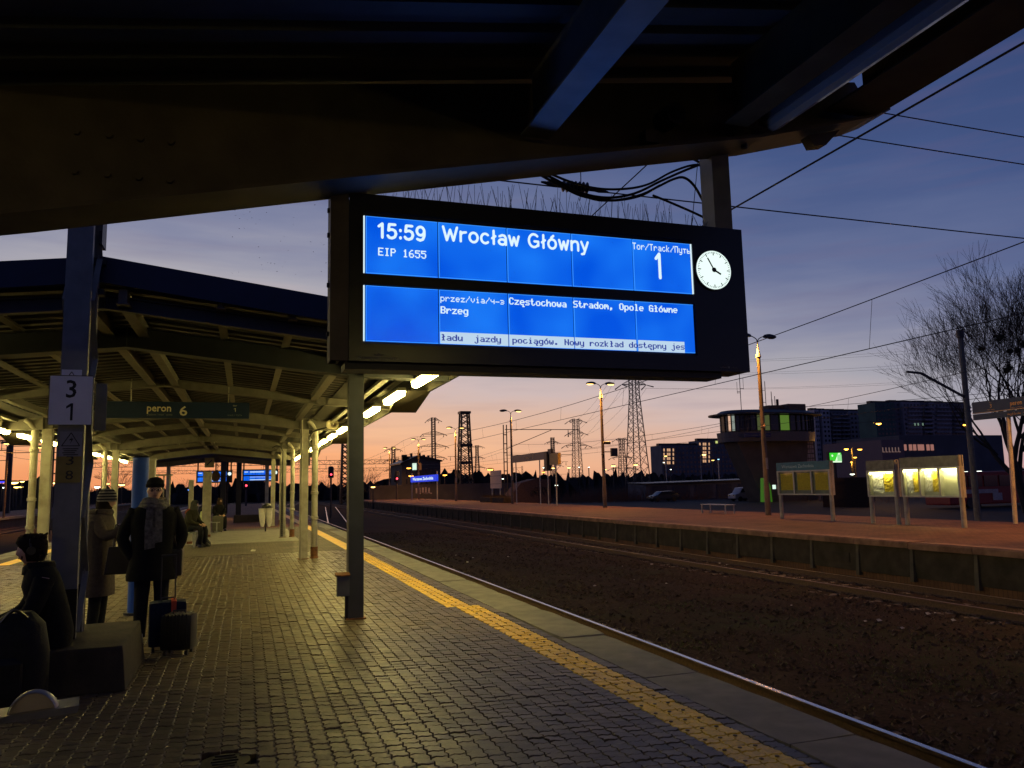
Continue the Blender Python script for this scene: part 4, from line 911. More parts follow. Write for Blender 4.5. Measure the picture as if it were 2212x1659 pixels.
# litter bag stand
tb = thing('litter_bag_stand', 'two white litter bags on a stand by the far right posts', 'litter stand', (.85, 33.8, 0))
for x in (.72, .98):
    rr = random.Random(int(x*100)); MB().loft([((x, 33.8, .18), .05, .05), ((x+.01, 33.8, .35), .10, .09), ((x, 33.8, .62), .13, .12), ((x-.01, 33.8, .85), .14, .13), ((x, 33.8, .92), .16, .15)], 12).build('bag', mat('white_bag', (.7, .68, .60), .5, var=.15), tb, smooth=True)
MB().tube([(.85, 33.8, 0), (.85, 33.8, 1.0)], .03, 8).build('pole', M['dark'], tb); MB().loft([((.88, 33.8, .93), .2, .17), ((.88, 33.8, 1.03), .2, .17), ((.9, 33.8, 1.12), .06, .05)], 12).build('lid', M['dark'], tb)
# far departure boards at the end of the canopy
def far_board(y, x0, lab):
    t = thing('departure_board', lab, 'departure board', (x0+1.2, y, 2.7), 'lit departure boards at the far end of platform six')
    MB().ext(x0, x0+2.5, y, y+.3, 2.3, 3.2).build('housing', M['darker'], t)
    for k in range(5):
        for z0 in (2.40, 2.80): MB().ext(x0+.1+k*.4, x0+.485+k*.4, y-.012, y-.004, z0, z0+.31).build('display_panel', LCD, t)
    for i, (a, b, c, d) in enumerate(((.15, .4, 2.98, 3.05), (.52, 1.5, 2.97, 3.06), (.52, 1.9, 2.63, 2.66), (.52, 2.05, 2.42, 2.48), (1.9, 1.95, 2.9, 3.02))): MB().ext(x0+a, x0+b, y-.02, y-.013, c, d).build('lettering', BAND, t)
    MB().tube([(x0+2.3, y-.03, 2.95), (x0+2.3, y, 2.95)], .13, 20).build('clock', emat('clock_glow', (236, 255, 250), 1.05), t)
    for x in (x0+.1, x0+2.4): MB().ext(x-.05, x+.05, y+.1, y+.2, 3.2, 3.9).build('hanger', M['dark'], t)
far_board(62.5, -3.35, 'lit departure board far along platform six, left of the dark masts')
far_board(60.5, -.15, 'lit departure board far along platform six, right of the dark masts')
fc = thing('platform_canopy', 'small flat dark canopy at the far end of platform six behind the lit boards', 'canopy', (-1.4, 61, 0))
MB().ext(-5.6, 1.2, 56, 66, 3.9, 4.35).build('roof', M['dark'], fc); MB().ext(-.2, 2.9, 60.4, 60.9, 3.72, 3.86).build('beam', M['dark'], fc)
for x, y in ((-1.35, 57), (-.35, 57.5), (-1.35, 65)): MB().ext(x-.17, x+.17, y-.17, y+.17, 0, 5.8 if y < 60 else 4).build('post', M['darker'], fc)
yb = thing('yellow_sign', 'square yellow sign with a diagonal arrow hanging below the far gable', 'sign', (-1.62, 47, 3.1)); bq = rect(442, 989, 463, 1010, 47); plate('plate', bq, 47, mat('yellow_sign', (.45, .33, .05), .5), yb)
MB().bar((bq[0]+.12, 46.985, bq[2]+.15), (bq[1]-.12, 46.985, bq[3]-.12), .05, .006, up=(0, 1, 0)).build('arrow', M['black'], yb); MB().tube([((bq[0]+bq[1])/2, 47.02, bq[3]), ((bq[0]+bq[1])/2, 47.02, 3.5)], .03, 6).build('hanger', M['dark'], yb)
yb = thing('yellow_board', 'orange-yellow octagonal notice between the two far departure boards', 'sign', sight(466, 1026, Y=59)); bq = rect(456, 1018, 476, 1040, 59)
x0, x1, z0, z1 = bq; MB().prism([(x0+.15, z0), (x1-.15, z0), (x1, z0+.2), (x1, z1-.2), (x1-.15, z1), (x0+.15, z1), (x0, z1-.2), (x0, z0+.2)], 'y', 58.96, 59).build('plate', mat('orange_sign', (.5, .28, .03), .5), yb); MB().tube([((x0+x1)/2, 59.03, z1-.1), ((x0+x1)/2, 59.03, 4.0)], .05, 6).build('hanger', M['dark'], yb)
MB().ext(-.5, 1.0, 44.5, 45.2, 0, .38).build('plinth', M['concdark']); tag(bpy.data.objects['plinth'], 'low dark concrete plinth under the far masts on platform six', 'plinth')

# ------------------------------------------------------------------ stainless bin at the near left
sb = thing('steel_bin', 'stainless steel litter bin with a half-round hood at the bottom left corner', 'litter bin', (-.9, 3.5, 0))
stl = mat('brushed_steel', (.30, .28, .26), .4, metal=.5, var=.25, scale=8)
MB().ext(-1.3, -.72, 3.56, 3.62, 0, .60).build('body', mat('grey_steel_body', (.008, .008, .009), .5, var=.2), sb, bevel=.01)  # body coloured near black to stand for the gloom below the rim
MB().add([(-1.3, 3.45, .772), (-.575, 3.45, .812), (-.575, 3.47, .832), (-1.3, 3.47, .79), (-1.3, 3.62, .79), (-.60, 3.62, .832), (-1.3, 3.62, .77), (-.60, 3.62, .80)], [(0, 1, 2, 3), (3, 2, 5, 4), (4, 5, 7, 6), (0, 6, 7, 1), (0, 3, 4, 6), (1, 7, 5, 2)]).build('rim', stl, sb)
mb = MB(); n = 16; P0 = []
for k in range(n+1):
    a = pi*k/n; P0.append((-.735+.085*math.cos(a), .805+.085*math.sin(a)*1.05))
pts = [(x, 3.50, z) for x, z in P0]+[(x, 3.53, z-.0) for x, z in P0]+[(-.735+(x+.735)*.93, 3.49, .805+(z-.805)*.93) for x, z in P0]
mb.add(pts, [(k, k+1, n+2+k, n+1+k) for k in range(n)]+[(k, 2*n+2+k, 2*n+3+k, k+1) for k in range(n)]).build('hood', stl, sb, smooth=True)
MB().prism([(-.735+(x+.735)*.93, .805+(z-.805)*.93) for x, z in P0], 'y', 3.505, 3.52).build('hood_panel', mat('dull_steel', (.34, .29, .23), .5, metal=.3), sb)
MB().tube([(-1.3, 3.6, .83), (-.88, 3.56, .845)], .055, 14).build('ash_tube', M['steelblue'], sb, smooth=True)

# orange floodlights on the dark masts at the far end of the platform
fl = thing('floodlight_bar', 'two small orange floodlights high on the dark masts at the far end of platform six', 'floodlight', (-.9, 56.5, 5.3))
MB().bar((-1.4, 56.6, 5.3), (.4, 56.6, 5.3), .06).build('bar', M['dark'], fl)
for x in (-1.2, .2):
    MB().box((x, 56.5, 5.2), (.35, .25, .14)).build('housing', M['dark'], fl); MB().box((x, 56.5, 5.11), (.30, .20, .03)).build('lens', emat('flood_lens', (1.0, .62, .16), 6.0), fl)
    light('lamp_light', 'SPOT', (x, 56.5, 5.05), 700, (1.0, .42, .07), fl, .15, spread=2.7)
# ------------------------------------------------------------------ people
def skin_body(joints, edges, radii, root, sub=1):
    names = list(joints); me = bpy.data.meshes.new('body'); me.from_pydata([joints[n] for n in names], [(names.index(a), names.index(b)) for a, b in edges], [])
    o = bpy.data.objects.new('body', me); COL.objects.link(o)
    md = o.modifiers.new('s', 'SKIN'); md.use_smooth_shade = True
    for i, n in enumerate(names):
        sv = me.skin_vertices[0].data[i]; r = radii.get(n, .04); sv.radius = (r, r) if not isinstance(r, tuple) else r; sv.use_root = (n == root)
    ss = o.modifiers.new('d', 'SUBSURF'); ss.levels = sub; ss.render_levels = sub
    dg = bpy.context.evaluated_depsgraph_get(); m2 = bpy.data.meshes.new_from_object(o.evaluated_get(dg)); bpy.data.objects.remove(o)
    vs = [tuple(v.co) for v in m2.vertices]; fs = [tuple(p.vertices) for p in m2.polygons]; bpy.data.meshes.remove(m2)
    return vs, fs
def face_head(mb, c, d, h=.235, tilt=0):
    """head with brow, nose, mouth, chin and ears, looking along d"""
    c = Vector(c); d = Vector(d).normalized(); side = d.cross(Vector((0, 0, 1))).normalized(); up = side.cross(d)
    n, m_ = 24, 18; vs = []; fs = []
    for i in range(m_+1):
        t = pi*i/m_; zz = math.cos(t)
        for k in range(n):
            a = 2*pi*k/n; x = math.sin(t)*math.sin(a); y = math.sin(t)*math.cos(a)   # y forward
            w = .074*(1-.30*max(0, -zz)**1.5); l = .096
            if zz < -.2 and y > 0: l *= 1.0-.12*(-zz-.2)
            if zz < -.2 and y < 0: l *= 1-.45*(-zz-.2)
            px, py = x*w, y*l
            if y > .55 and abs(x) < .2: py += .020*max(0, 1-abs(zz+.12)/.22)*(1-abs(x)/.2)      # nose
            if y > .4 and .12 < abs(x) < .5: py -= .010*max(0, 1-abs(zz-.08)/.13)             # eye hollows
            if y > .5 and abs(x) < .3: py += .006*max(0, 1-abs(zz+.48)/.10)                   # lips
            if y > .4 and abs(x) < .3: py += .008*max(0, 1-abs(zz+.78)/.15)                   # chin
            if abs(x) > .93: px += math.copysign(.012*max(0, 1-abs(zz+.05)/.25), x)             # ears
            vs.append(c+side*px+d*py+up*zz*h/2)
    for i in range(m_):
        for k in range(n): a = i*n+k; b = i*n+(k+1) % n; fs.append((a, b, b+n, a+n))
    mb.add(vs, fs)
    return c, d, side, up
def hand(mb, wrist, d, palm, curl=.5, s=1., left=False):
    """palm and five bent fingers; d: towards fingers, palm: normal the fingers curl towards"""
    w = Vector(wrist); d = Vector(d).normalized(); pn = Vector(palm).normalized(); sd = d.cross(pn).normalized()*(1 if left else -1)
    vs = []
    for t, hw, ht in ((0, .026, .019), (.04, .038, .017), (.085, .041, .014)):
        for q in range(8):
            a = 2*pi*q/8; vs.append(w+d*t*s+sd*math.cos(a)*hw*s+pn*math.sin(a)*ht*s)
    mb.add(vs, [tuple(range(8)), tuple(range(16, 24))]+[(i*8+k, i*8+(k+1) % 8, (i+1)*8+(k+1) % 8, (i+1)*8+k) for i in range(2) for k in range(8)])
    for f, (off, ln) in enumerate(((.030, .068), (.010, .078), (-.010, .073), (-.029, .056))):
        p = w+d*.075*s+sd*off*s; pts = [p]; a = curl*.5
        for seg in (.45, .32, .23): p = p+(d*math.cos(a)+pn*math.sin(a))*ln*seg*s; pts.append(p); a += curl
        mb.tube(pts, [.0092*s, .0088*s, .0078*s, .006*s], 6)
    p = w+d*.022*s+sd*.026*s; mb.tube([p, p+(d*.6+sd*.75+pn*.2)*.035*s, p+(d*.95+sd*.75+pn*.55)*.06*s], [.013*s, .011*s, .008*s], 6)
def glove_tube(pts, rs, m, nm, par, n=12): return MB().tube(spl(pts, 4), [rs[0]+(rs[-1]-rs[0])*i/((len(pts)-1)*4) for i in range((len(pts)-1)*4+1)] if len(rs) == 2 else sum([[rs[i]+(rs[i+1]-rs[i])*k/4 for k in range(4)] for i in range(len(rs)-1)], [])+[rs[-1]], n).build(nm, m, par, smooth=True)
def cloth(name, c, rough=.9, var=.2): return mat(name, c, rough, var=var, scale=30, bump=.3, bscale=120, spec=.12)
COAT = cloth('black_wool', (.012, .012, .013)); COAT2 = cloth('brown_grey_coat', (.090, .074, .068)); DEN = cloth('dark_denim', (.014, .015, .020)); SCF = cloth('grey_scarf', (.16, .15, .13), var=.5)
HATB = cloth('black_knit', (.010, .010, .011)); BOOT = mat('black_leather', (.015, .014, .013), .3, var=.1); HAIR = cloth('dark_hair', (.018, .012, .009)); RED = cloth('rust_scarf', (.26, .06, .025)); OLV = cloth('olive_coat', (.035, .034, .022)); VIO = cloth('navy_coat', (.02, .02, .035))
def standing(name_lab, x, y, H, face, arms, coat, coat_len, trousers, width=1., female=False, lean=0):
    p = thing('person', name_lab, 'person', (x, y, 0)); f = Vector(face).normalized(); s = f.cross(Vector((0, 0, 1))).normalized(); k = H/1.78
    def W(a, b, c): return Vector((x, y, 0))+s*a*k+f*b*k+Vector((0, 0, c*k))
    J = dict(pel=W(0, 0, .96), sp=W(0, 0, 1.15), ch=W(0, 0, 1.36), nk=W(0, 0, 1.50), nk2=W(0, .01, 1.58)); E = [('pel', 'sp'), ('sp', 'ch'), ('ch', 'nk'), ('nk', 'nk2')]
    R = dict(pel=(.15*k, .11*k), sp=(.13*k, .10*k), ch=(.15*k, .11*k), nk=.06*k, nk2=.055*k)
    for q, n in ((-1, 'l'), (1, 'r')):
        sh, el, wr = arms[n]; J[n+'hip'] = W(q*.09, 0, .92); J[n+'kn'] = W(q*.10, .03, .50); J[n+'an'] = W(q*.11, -.01, .09); J[n+'toe'] = W(q*.13, .14, .04)
        E += [('pel', n+'hip'), (n+'hip', n+'kn'), (n+'kn', n+'an'), (n+'an', n+'toe'), ('ch', n+'sh'), (n+'sh', n+'el'), (n+'el', n+'wr')]
        J[n+'sh'] = W(*sh); J[n+'el'] = W(*el); J[n+'wr'] = W(*wr)
        R.update({n+'hip': .085*k, n+'kn': .055*k, n+'an': .038*k, n+'toe': .032*k, n+'sh': .06*k, n+'el': .042*k, n+'wr': .028*k})
    vs, fs = skin_body(J, E, R, 'pel'); body = MB().add(vs, fs)
    hc_ = W(0, .02+lean, 1.66); hd = face_head(body, hc_, f-Vector((0, 0, lean*4)), .235*k)
    for q, n in ((-1, 'l'), (1, 'r')):
        d = (J[n+'wr']-J[n+'el']).normalized(); hand(body, J[n+'wr'], arms.get(n+'d') and (s*arms[n+'d'][0]+f*arms[n+'d'][1]+Vector((0, 0, arms[n+'d'][2]))) or d, -s*q if d.z < -.5 else Vector((0, 0, -1)), .75, k, left=(n == 'l'))
    b = body.build('body', M['skin'], p, smooth=True)
    # coat: torso and skirt as one lofted shell with front seam and collar
    an = math.atan2(s.y, s.x); w = width
    z0 = coat_len
    secs = [(W(0, 0, z0), .235*k*w, .17*k*w, an), (W(0, 0, z0+.05), .238*k*w, .172*k*w, an), (W(0, 0, .86), .215*k*w, .155*k*w, an), (W(0, 0, 1.05), .195*k*w, .145*k*w, an), (W(0, 0, 1.25), .215*k*w, .15*k*w, an), (W(0, 0, 1.40), .225*k*w, .14*k*w, an), (W(0, 0, 1.475), .17*k*w, .12*k*w, an), (W(0, 0, 1.53), .085*k, .085*k, an)]
    secs = [q for i, q in enumerate(secs) if i < 2 or q[0].z > (z0+.08)*k]
    MB().loft(secs, 24, cap=True, power=2.3).build('coat', coat, p, smooth=True)
    for n, q in (('l', -1), ('r', 1)):
        glove_tube([J[n+'sh']+Vector((0, 0, .02))-s*q*.03, J[n+'el'], J[n+'el']+(J[n+'wr']-J[n+'el'])*.95], [.085*k, .066*k, .05*k], coat, 'sleeve', p)
        glove_tube([W(q*.09, 0, .90), W(q*.10, .02, .50), W(q*.11, -.01, .07)], [.10*k, .075*k, .062*k], trousers, 'trouser_leg', p)
        MB().loft([(W(q*.12, .05, .0), .05*k, .14*k, an), (W(q*.12, .05, .045), .052*k, .14*k, an), (W(q*.115, .02, .08), .045*k, .10*k, an), (W(q*.11, -.01, .13), .045*k, .05*k, an)], 14).build('shoe', BOOT, p, smooth=True)
    return p, W, k, J, hd, f, s, an
# man with scarf, hat and glasses
ARM = dict(l=((-.21, 0, 1.42), (-.30, -.04, 1.15), (-.20, .03, .93)), r=((.21, 0, 1.42), (.31, -.04, 1.15), (.20, .03, .92)))
p, W, k, J, hd, f, s, an = standing('man in a black coat, grey scarf, knit hat and glasses standing beside two suitcases', -.95, 9.75, 1.77, (.12, -1, 0), ARM, COAT, .68, DEN, 1.12)
c = hd[0]
MB().loft([(c+Vector((0, 0, .040)), .092, .112, an), (c+Vector((0, 0, .06)), .094, .114, an), (c+Vector((0, 0, .11)), .085, .10, an), (c+Vector((0, 0, .145)), .055, .065, an), (c+Vector((0, 0, .155)), .015, .02, an)], 20).build('knit_hat', HATB, p, smooth=True)
MB().loft([(c+Vector((0, 0, .036)), .095, .115, an), (c+Vector((0, 0, .074)), .098, .118, an)], 20).build('hat_brim', HATB, p, smooth=True)
for z, r in ((1.545, .098), (1.515, .115), (1.48, .13)):
    ring = [W(r*math.cos(a)*1.05, r*math.sin(a)*.95+.01, z+.012*math.sin(2*a)) for a in [2*pi*i/16 for i in range(17)]]; MB().tube(ring, .034, 8, cap=False).build('scarf_fold', SCF, p, smooth=True)
for dx, zz in ((-.035, 1.08), (.035, 1.02)):
    MB().add([W(dx-.045, .14, 1.50), W(dx+.045, .14, 1.50), W(dx+.06, .19, 1.25), W(dx+.055, .20, zz), W(dx-.05, .20, zz+.02), W(dx-.05, .19, 1.25), W(dx-.045, .11, 1.50), W(dx+.045, .11, 1.50), W(dx+.06, .16, 1.25), W(dx+.055, .17, zz), W(dx-.05, .17, zz+.02), W(dx-.05, .16, 1.25)],
             [(0, 5, 2, 1), (5, 4, 3, 2), (6, 7, 8, 11), (11, 8, 9, 10), (0, 1, 7, 6), (1, 2, 8, 7), (2, 3, 9, 8), (3, 4, 10, 9), (4, 5, 11, 10), (5, 0, 6, 11)]).build('scarf_end', SCF, p)
gf = MB(); sd, up = hd[2], hd[3]
for q in (-1, 1):
    cc = c+hd[1]*.098+sd*q*.032+up*.012; ring = [cc+sd*.025*math.cos(a)+up*.019*math.sin(a) for a in [2*pi*i/14 for i in range(15)]]; gf.tube(ring, .0032, 5, cap=False); gf.tube([cc+sd*q*.025, c+sd*q*.08-hd[1]*.0], .002, 4)
gf.tube([c+hd[1]*.1-sd*.008+up*.014, c+hd[1]*.1+sd*.008+up*.014], .002, 4).build('glasses', M['railtop'], p)
for q in (-1, 1): MB().sphere(c+hd[1]*.082+sd*q*.031+up*.010, .011, 10, 6).build('eye', M['darker'], p)
MB().bar(c+hd[1]*.0885-sd*.02-up*.055, c+hd[1]*.0885+sd*.02-up*.055, .006, .004).build('mouth', mat('lips', (.25, .10, .08), .5), p)
# shoulder bag of the man
t = thing('shoulder_bag', 'black shoulder bag hanging at the right hip of the man in black', 'bag', (-.66, 9.8, .75)); MB().ext(-.75, -.64, 9.68, 9.98, .70, 1.0).build('body', BOOT, t, bevel=.03); MB().tube(spl([(-.70, 9.75, 1.0), (-.80, 9.68, 1.3), (-.98, 9.70, 1.5), (-1.15, 9.85, 1.45)]), .012, 6).build('strap', BOOT, t)
# woman in striped hat
ARM2 = dict(l=((-.17, 0, 1.42), (-.22, .05, 1.16), (-.02, .26, 1.32)), r=((.17, 0, 1.42), (.22, .17, 1.22), (.10, .42, 1.37)))
p, W, k, J, hd, f, s, an = standing('woman in a brown-grey coat and striped knit hat facing the man in black', -1.62, 10.6, 1.66, (1, -.22, 0), ARM2, COAT2, .48, DEN, 1.08, lean=.05)
c = hd[0]
for i in range(9):
    a, b = -.01+i*.017, -.01+(i+1)*.017; r = lambda z: .098*math.sqrt(max(.02, 1-((z-.0)/.165)**2))
    MB().loft([(c+Vector((0, 0, a)), r(a), r(a)*1.15, an), (c+Vector((0, 0, (a+b)/2)), r((a+b)/2)+.003, r((a+b)/2)*1.15+.003, an), (c+Vector((0, 0, b)), r(b), r(b)*1.15, an)], 18).build('hat_stripe', cloth('stripe_dark', (.018, .018, .022)) if i % 2 else cloth('stripe_light', (.20, .19, .19)), p, smooth=True)
MB().loft([(c+Vector((0, 0, -.10))-f*.03, .085, .09, an), (c+Vector((0, 0, .0))-f*.02, .09, .10, an)], 14).build('hair', HAIR, p, smooth=True)
MB().tube([W(.11*math.cos(a), .10*math.sin(a)+.01, 1.51) for a in [2*pi*i/14 for i in range(15)]], .045, 8, cap=False).build('collar', COAT2, p, smooth=True)
t = thing('handbag', 'large black handbag on the forearm of the woman in the striped hat', 'bag', (-1.3, 10.35, .7)); q = J['rel'].lerp(J['rwr'], .5)
bc = (q.x+.06, q.y-.05); MB().prism([(bc[0]-.19, .70), (bc[0]+.19, .70), (bc[0]+.15, 1.02), (bc[0]-.15, 1.02)], 'y', bc[1]-.07, bc[1]+.07).build('body', BOOT, t, bevel=.02)
for dy in (-.05, .05): MB().tube(spl([(bc[0]-.1, bc[1]+dy, 1.0), (q.x-.03, q.y+dy*.4, q.z+.06), (bc[0]+.1, bc[1]+dy, 1.0)]), .008, 6).build('handle', BOOT, t)
MB().sphere((bc[0]+.09, bc[1]-.075, .99), .012, 8, 6).build('clasp', M['railtop'], t)
# suitcases
def suitcase(x, y, w, d, h, rot, m, lab, strap=False, handle=True, ribs=False):
    t = thing('suitcase', lab, 'suitcase', (x, y, 0)); Rz = Matrix.Translation((x, y, 0)) @ Matrix.Rotation(rot, 4, 'Z')
    MB().ext(-w/2, w/2, -d/2, d/2, .05, h).xf(Rz).build('shell', m, t, bevel=.045, smooth=True)
    for a in (-1, 1):
        for b in (-1, 1): MB().tube([(a*(w/2-.05)-.012, b*(d/2-.035), .025), (a*(w/2-.05)+.012, b*(d/2-.035), .025)], .025, 12).xf(Rz).build('wheel', M['darker'], t)
    if ribs:
        for i in range(7): MB().ext(-w/2+.05+i*(w-.1)/6-.008, -w/2+.05+i*(w-.1)/6+.008, -d/2-.006, d/2+.006, .12, h+.006).xf(Rz).build('rib', m, t, bevel=.004)
    MB().tube([(-.06, 0, h), (-.06, 0, h+.03), (.06, 0, h+.03), (.06, 0, h)], .010, 6).xf(Rz).build('grip', M['dark'], t)
    if handle:
        for a in (-.07, .07): MB().tube([(a, d/2-.04, h-.01), (a, d/2-.04, h+.46)], .008, 6).xf(Rz).build('pull_rod', M['dark'], t)
        MB().tube([(-.075, d/2-.04, h+.46), (.075, d/2-.04, h+.46)], .014, 8).xf(Rz).build('pull_handle', M['dark'], t)
    if strap: 
        for r in ((.03, .08, -d/2-.008, d/2+.008, .06, h+.008),): MB().ext(*r).xf(Rz).build('strap', mat('orange_red_strap', (.55, .07, .03), .6), t, bevel=.003)
suitcase(-.735, 9.22, .36, .24, .50, .1, cloth('navy_nylon', (.014, .020, .045)), 'navy soft suitcase with an orange-red strap beside the man in black', strap=True)
suitcase(-.60, 8.93, .31, .22, .40, -.25, mat('black_shell', (.014, .014, .014), .35, var=.1), 'small black ribbed hard-shell suitcase in front of the strapped one', handle=False, ribs=True)
# seated person at the left, in profile
def seated(lab, x, y, face, seat, coat, trousers, hair=None, hood=None, k=1., lean=.08):
    p = thing('person', lab, 'person', (x, y, 0)); f = Vector(face).normalized(); s = f.cross(Vector((0, 0, 1))).normalized()
    def W(a, b, c): return Vector((x, y, 0))+s*a*k+f*b*k+Vector((0, 0, seat+c*k))
    g = -seat/k
    J = dict(pel=W(0, 0, .11), sp=W(0, .02, .30), ch=W(0, lean, .50), nk=W(0, lean+.04, .64), nk2=W(0, lean+.07, .70)); E = [('pel', 'sp'), ('sp', 'ch'), ('ch', 'nk'), ('nk', 'nk2')]
    R = dict(pel=(.15*k, .11*k), sp=(.13*k, .10*k), ch=(.15*k, .11*k), nk=.06*k, nk2=.055*k)
    for q, n in ((-1, 'l'), (1, 'r')):
        J[n+'hip'] = W(q*.09, .03, .09); J[n+'kn'] = W(q*.12, .44, .10); J[n+'an'] = W(q*.12, .44, g+.09); J[n+'toe'] = W(q*.13, .58, g+.04)
        J[n+'sh'] = W(q*.19, lean, .56); J[n+'el'] = W(q*.23, lean+.10, .30); J[n+'wr'] = W(q*.10, lean+.30, .22)
        E += [('pel', n+'hip'), (n+'hip', n+'kn'), (n+'kn', n+'an'), (n+'an', n+'toe'), ('ch', n+'sh'), (n+'sh', n+'el'), (n+'el', n+'wr')]
        R.update({n+'hip': .085*k, n+'kn': .06*k, n+'an': .04*k, n+'toe': .033*k, n+'sh': .06*k, n+'el': .042*k, n+'wr': .028*k})
    vs, fs = skin_body(J, E, R, 'pel'); body = MB().add(vs, fs); hd = face_head(body, W(0, lean+.10, .80), f+Vector((0, 0, -.12)), .235*k)
    for q, n in ((-1, 'l'), (1, 'r')): hand(body, J[n+'wr'], (J[n+'wr']-J[n+'el']), Vector((0, 0, -1)), .8, k, left=(n == 'l'))
    body.build('body', M['skin'], p, smooth=True); an = math.atan2(s.y, s.x); c = hd[0]
    MB().loft([(W(0, .0, -.0), .20*k, .16*k, an), (W(0, 0, .12), .21*k, .17*k, an), (W(0, .03, .32), .20*k, .155*k, an), (W(0, lean, .50), .225*k, .155*k, an), (W(0, lean+.01, .60), .19*k, .13*k, an), (W(0, lean+.03, .68), .10*k, .10*k, an)], 22, power=2.3).build('coat', coat, p, smooth=True)
    for n, q in (('l', -1), ('r', 1)):
        glove_tube([J[n+'sh']-s*q*.02, J[n+'el'], J[n+'wr']], [.085*k, .07*k, .05*k], coat, 'sleeve', p)
        glove_tube([W(q*.09, .0, .09), W(q*.12, .43, .10), W(q*.12, .45, g+.08)], [.105*k, .085*k, .065*k], trousers, 'trouser_leg', p)
        MB().loft([(W(q*.12, .50, g), .05*k, .13*k, an), (W(q*.12, .50, g+.05), .05*k, .13*k, an), (W(q*.12, .46, g+.12), .045*k, .06*k, an)], 12).build('shoe', BOOT, p, smooth=True)
    if hair:
        rr = random.Random(2); mb = MB()
        mb.loft([(c-f*.035+Vector((0, 0, -.09)), .075, .070, an), (c-f*.03+Vector((0, 0, -.04)), .094, .090, an), (c-f*.02+Vector((0, 0, .02)), .102, .108, an), (c-f*.005+Vector((0, 0, .07)), .098, .118, an), (c+Vector((0, 0, .115)), .075, .095, an), (c+Vector((0, 0, .14)), .03, .04, an)], 20)
        for q in range(70):
            a = rr.uniform(0, 6.28); z = rr.uniform(-.06, .13); b_ = c-f*.02+Vector((0, 0, z))+(s*math.cos(a)+f*math.sin(a)*.9)*.09
            if (b_-c).dot(f) > .07 and z < .06: continue
            mb.tube([b_, b_+(b_-c)*.12+Vector((rr.uniform(-.02, .02), rr.uniform(-.02, .02), rr.uniform(-.03, .01)))], [.016, .006], 5)
        mb.build('hair', hair, p, smooth=True)
        MB().tube([c+hd[3]*.125, c+hd[3]*.09+hd[2]*.09, c+hd[2]*.105], .008, 6).tube([c+hd[3]*.125, c+hd[3]*.09-hd[2]*.09, c-hd[2]*.105], .008, 6).build('headphone_band', M['darker'], p)
        for q in (-1, 1): MB().tube([c+hd[2]*q*.085, c+hd[2]*q*.112], .034, 14).build('headphone', M['darker'], p)
    if hood: MB().loft([(c-f*.05+Vector((0, 0, -.16)), .13, .12, an), (c-f*.03+Vector((0, 0, -.05)), .115, .115, an), (c-f*.02+Vector((0, 0, .06)), .105, .115, an), (c-f*.01+Vector((0, 0, .13)), .06, .07, an)], 16).build('hood', hood, p, smooth=True)
    return p, W, J
p, W, J = seated('traveller in black with dark hair sitting in profile at the left behind the mast', -1.52, 7.75, (-.97, -.25, 0), .37, COAT, DEN, hair=HAIR)
MB().loft([(W(0, .12, .60), .12, .11), (W(0, .11, .66), .125, .12), (W(0, .1, .70), .10, .10)], 16).build('scarf', COAT, p, smooth=True)
t = thing('backpack', 'bulky black backpack leaning at the plinth in front of the seated traveller', 'backpack', (-1.72, 7.3, 0))
MB().loft([((-1.72, 7.28, .0), .26, .16), ((-1.72, 7.28, .1), .29, .18), ((-1.70, 7.28, .40), .27, .17), ((-1.67, 7.28, .62), .20, .14), ((-1.65, 7.28, .72), .09, .07)], 20, power=2.4).build('body', cloth('black_nylon', (.016, .016, .017), .6), t, smooth=True)
MB().loft([((-1.74, 7.10, .12), .17, .06), ((-1.73, 7.10, .36), .16, .055), ((-1.73, 7.12, .40), .1, .03)], 14, power=3).build('pocket', cloth('black_nylon', (.016, .016, .017), .6), t, smooth=True)
MB().tube(spl([(-1.75, 7.18, .66), (-1.66, 7.15, .75), (-1.58, 7.2, .68)]), .012, 6).build('haul_loop', M['darker'], t)
seated('traveller with a rust-red scarf and dark olive coat sitting on the grey bench', -1.55, 26.0, (.9, -.5, 0), .46, OLV, DEN, hood=cloth('grey_hat', (.06, .06, .055)))
for o in list(bpy.data.objects):
    pass
MB().loft([((-1.52, 25.98, 1.00), .17, .16), ((-1.51, 25.97, 1.09), .15, .14), ((-1.5, 25.96, 1.14), .11, .10)], 14).build('scarf', RED, [o for o in bpy.data.objects if o.name.startswith('person') and 'rust-red' in o.get('label', '')][0], smooth=True)
t = thing('shopping_bag', 'dark slumped bag on the paving in front of the grey bench', 'bag', (-1.15, 26.2, 0)); MB().loft([((-1.15, 26.2, 0), .22, .18), ((-1.15, 26.2, .10), .22, .18), ((-1.19, 26.2, .26), .13, .1), ((-1.24, 26.2, .38), .04, .04)], 14).build('body', cloth('black_nylon', (.016, .016, .017), .6), t, smooth=True); MB().tube([(-1.24, 26.2, .37), (-1.28, 26.2, .45), (-1.32, 26.2, .38)], .01, 5).build('handle', M['darker'], t)
seated('person in dark clothes sitting far down platform six behind the grey suitcase', -1.02, 35.9, (.4, -1, 0), .45, COAT, DEN, hood=cloth('hair_brown', (.05, .03, .02)))
seated('second dark seated person far down platform six beside the green bag', -1.5, 35.8, (-.2, -1, 0), .45, VIO, DEN, hood=HATB)
suitcase(-1.00, 34.6, .42, .26, .66, .1, mat('grey_green_shell', (.09, .085, .06), .5), 'grey-green suitcase standing far down platform six', handle=False)
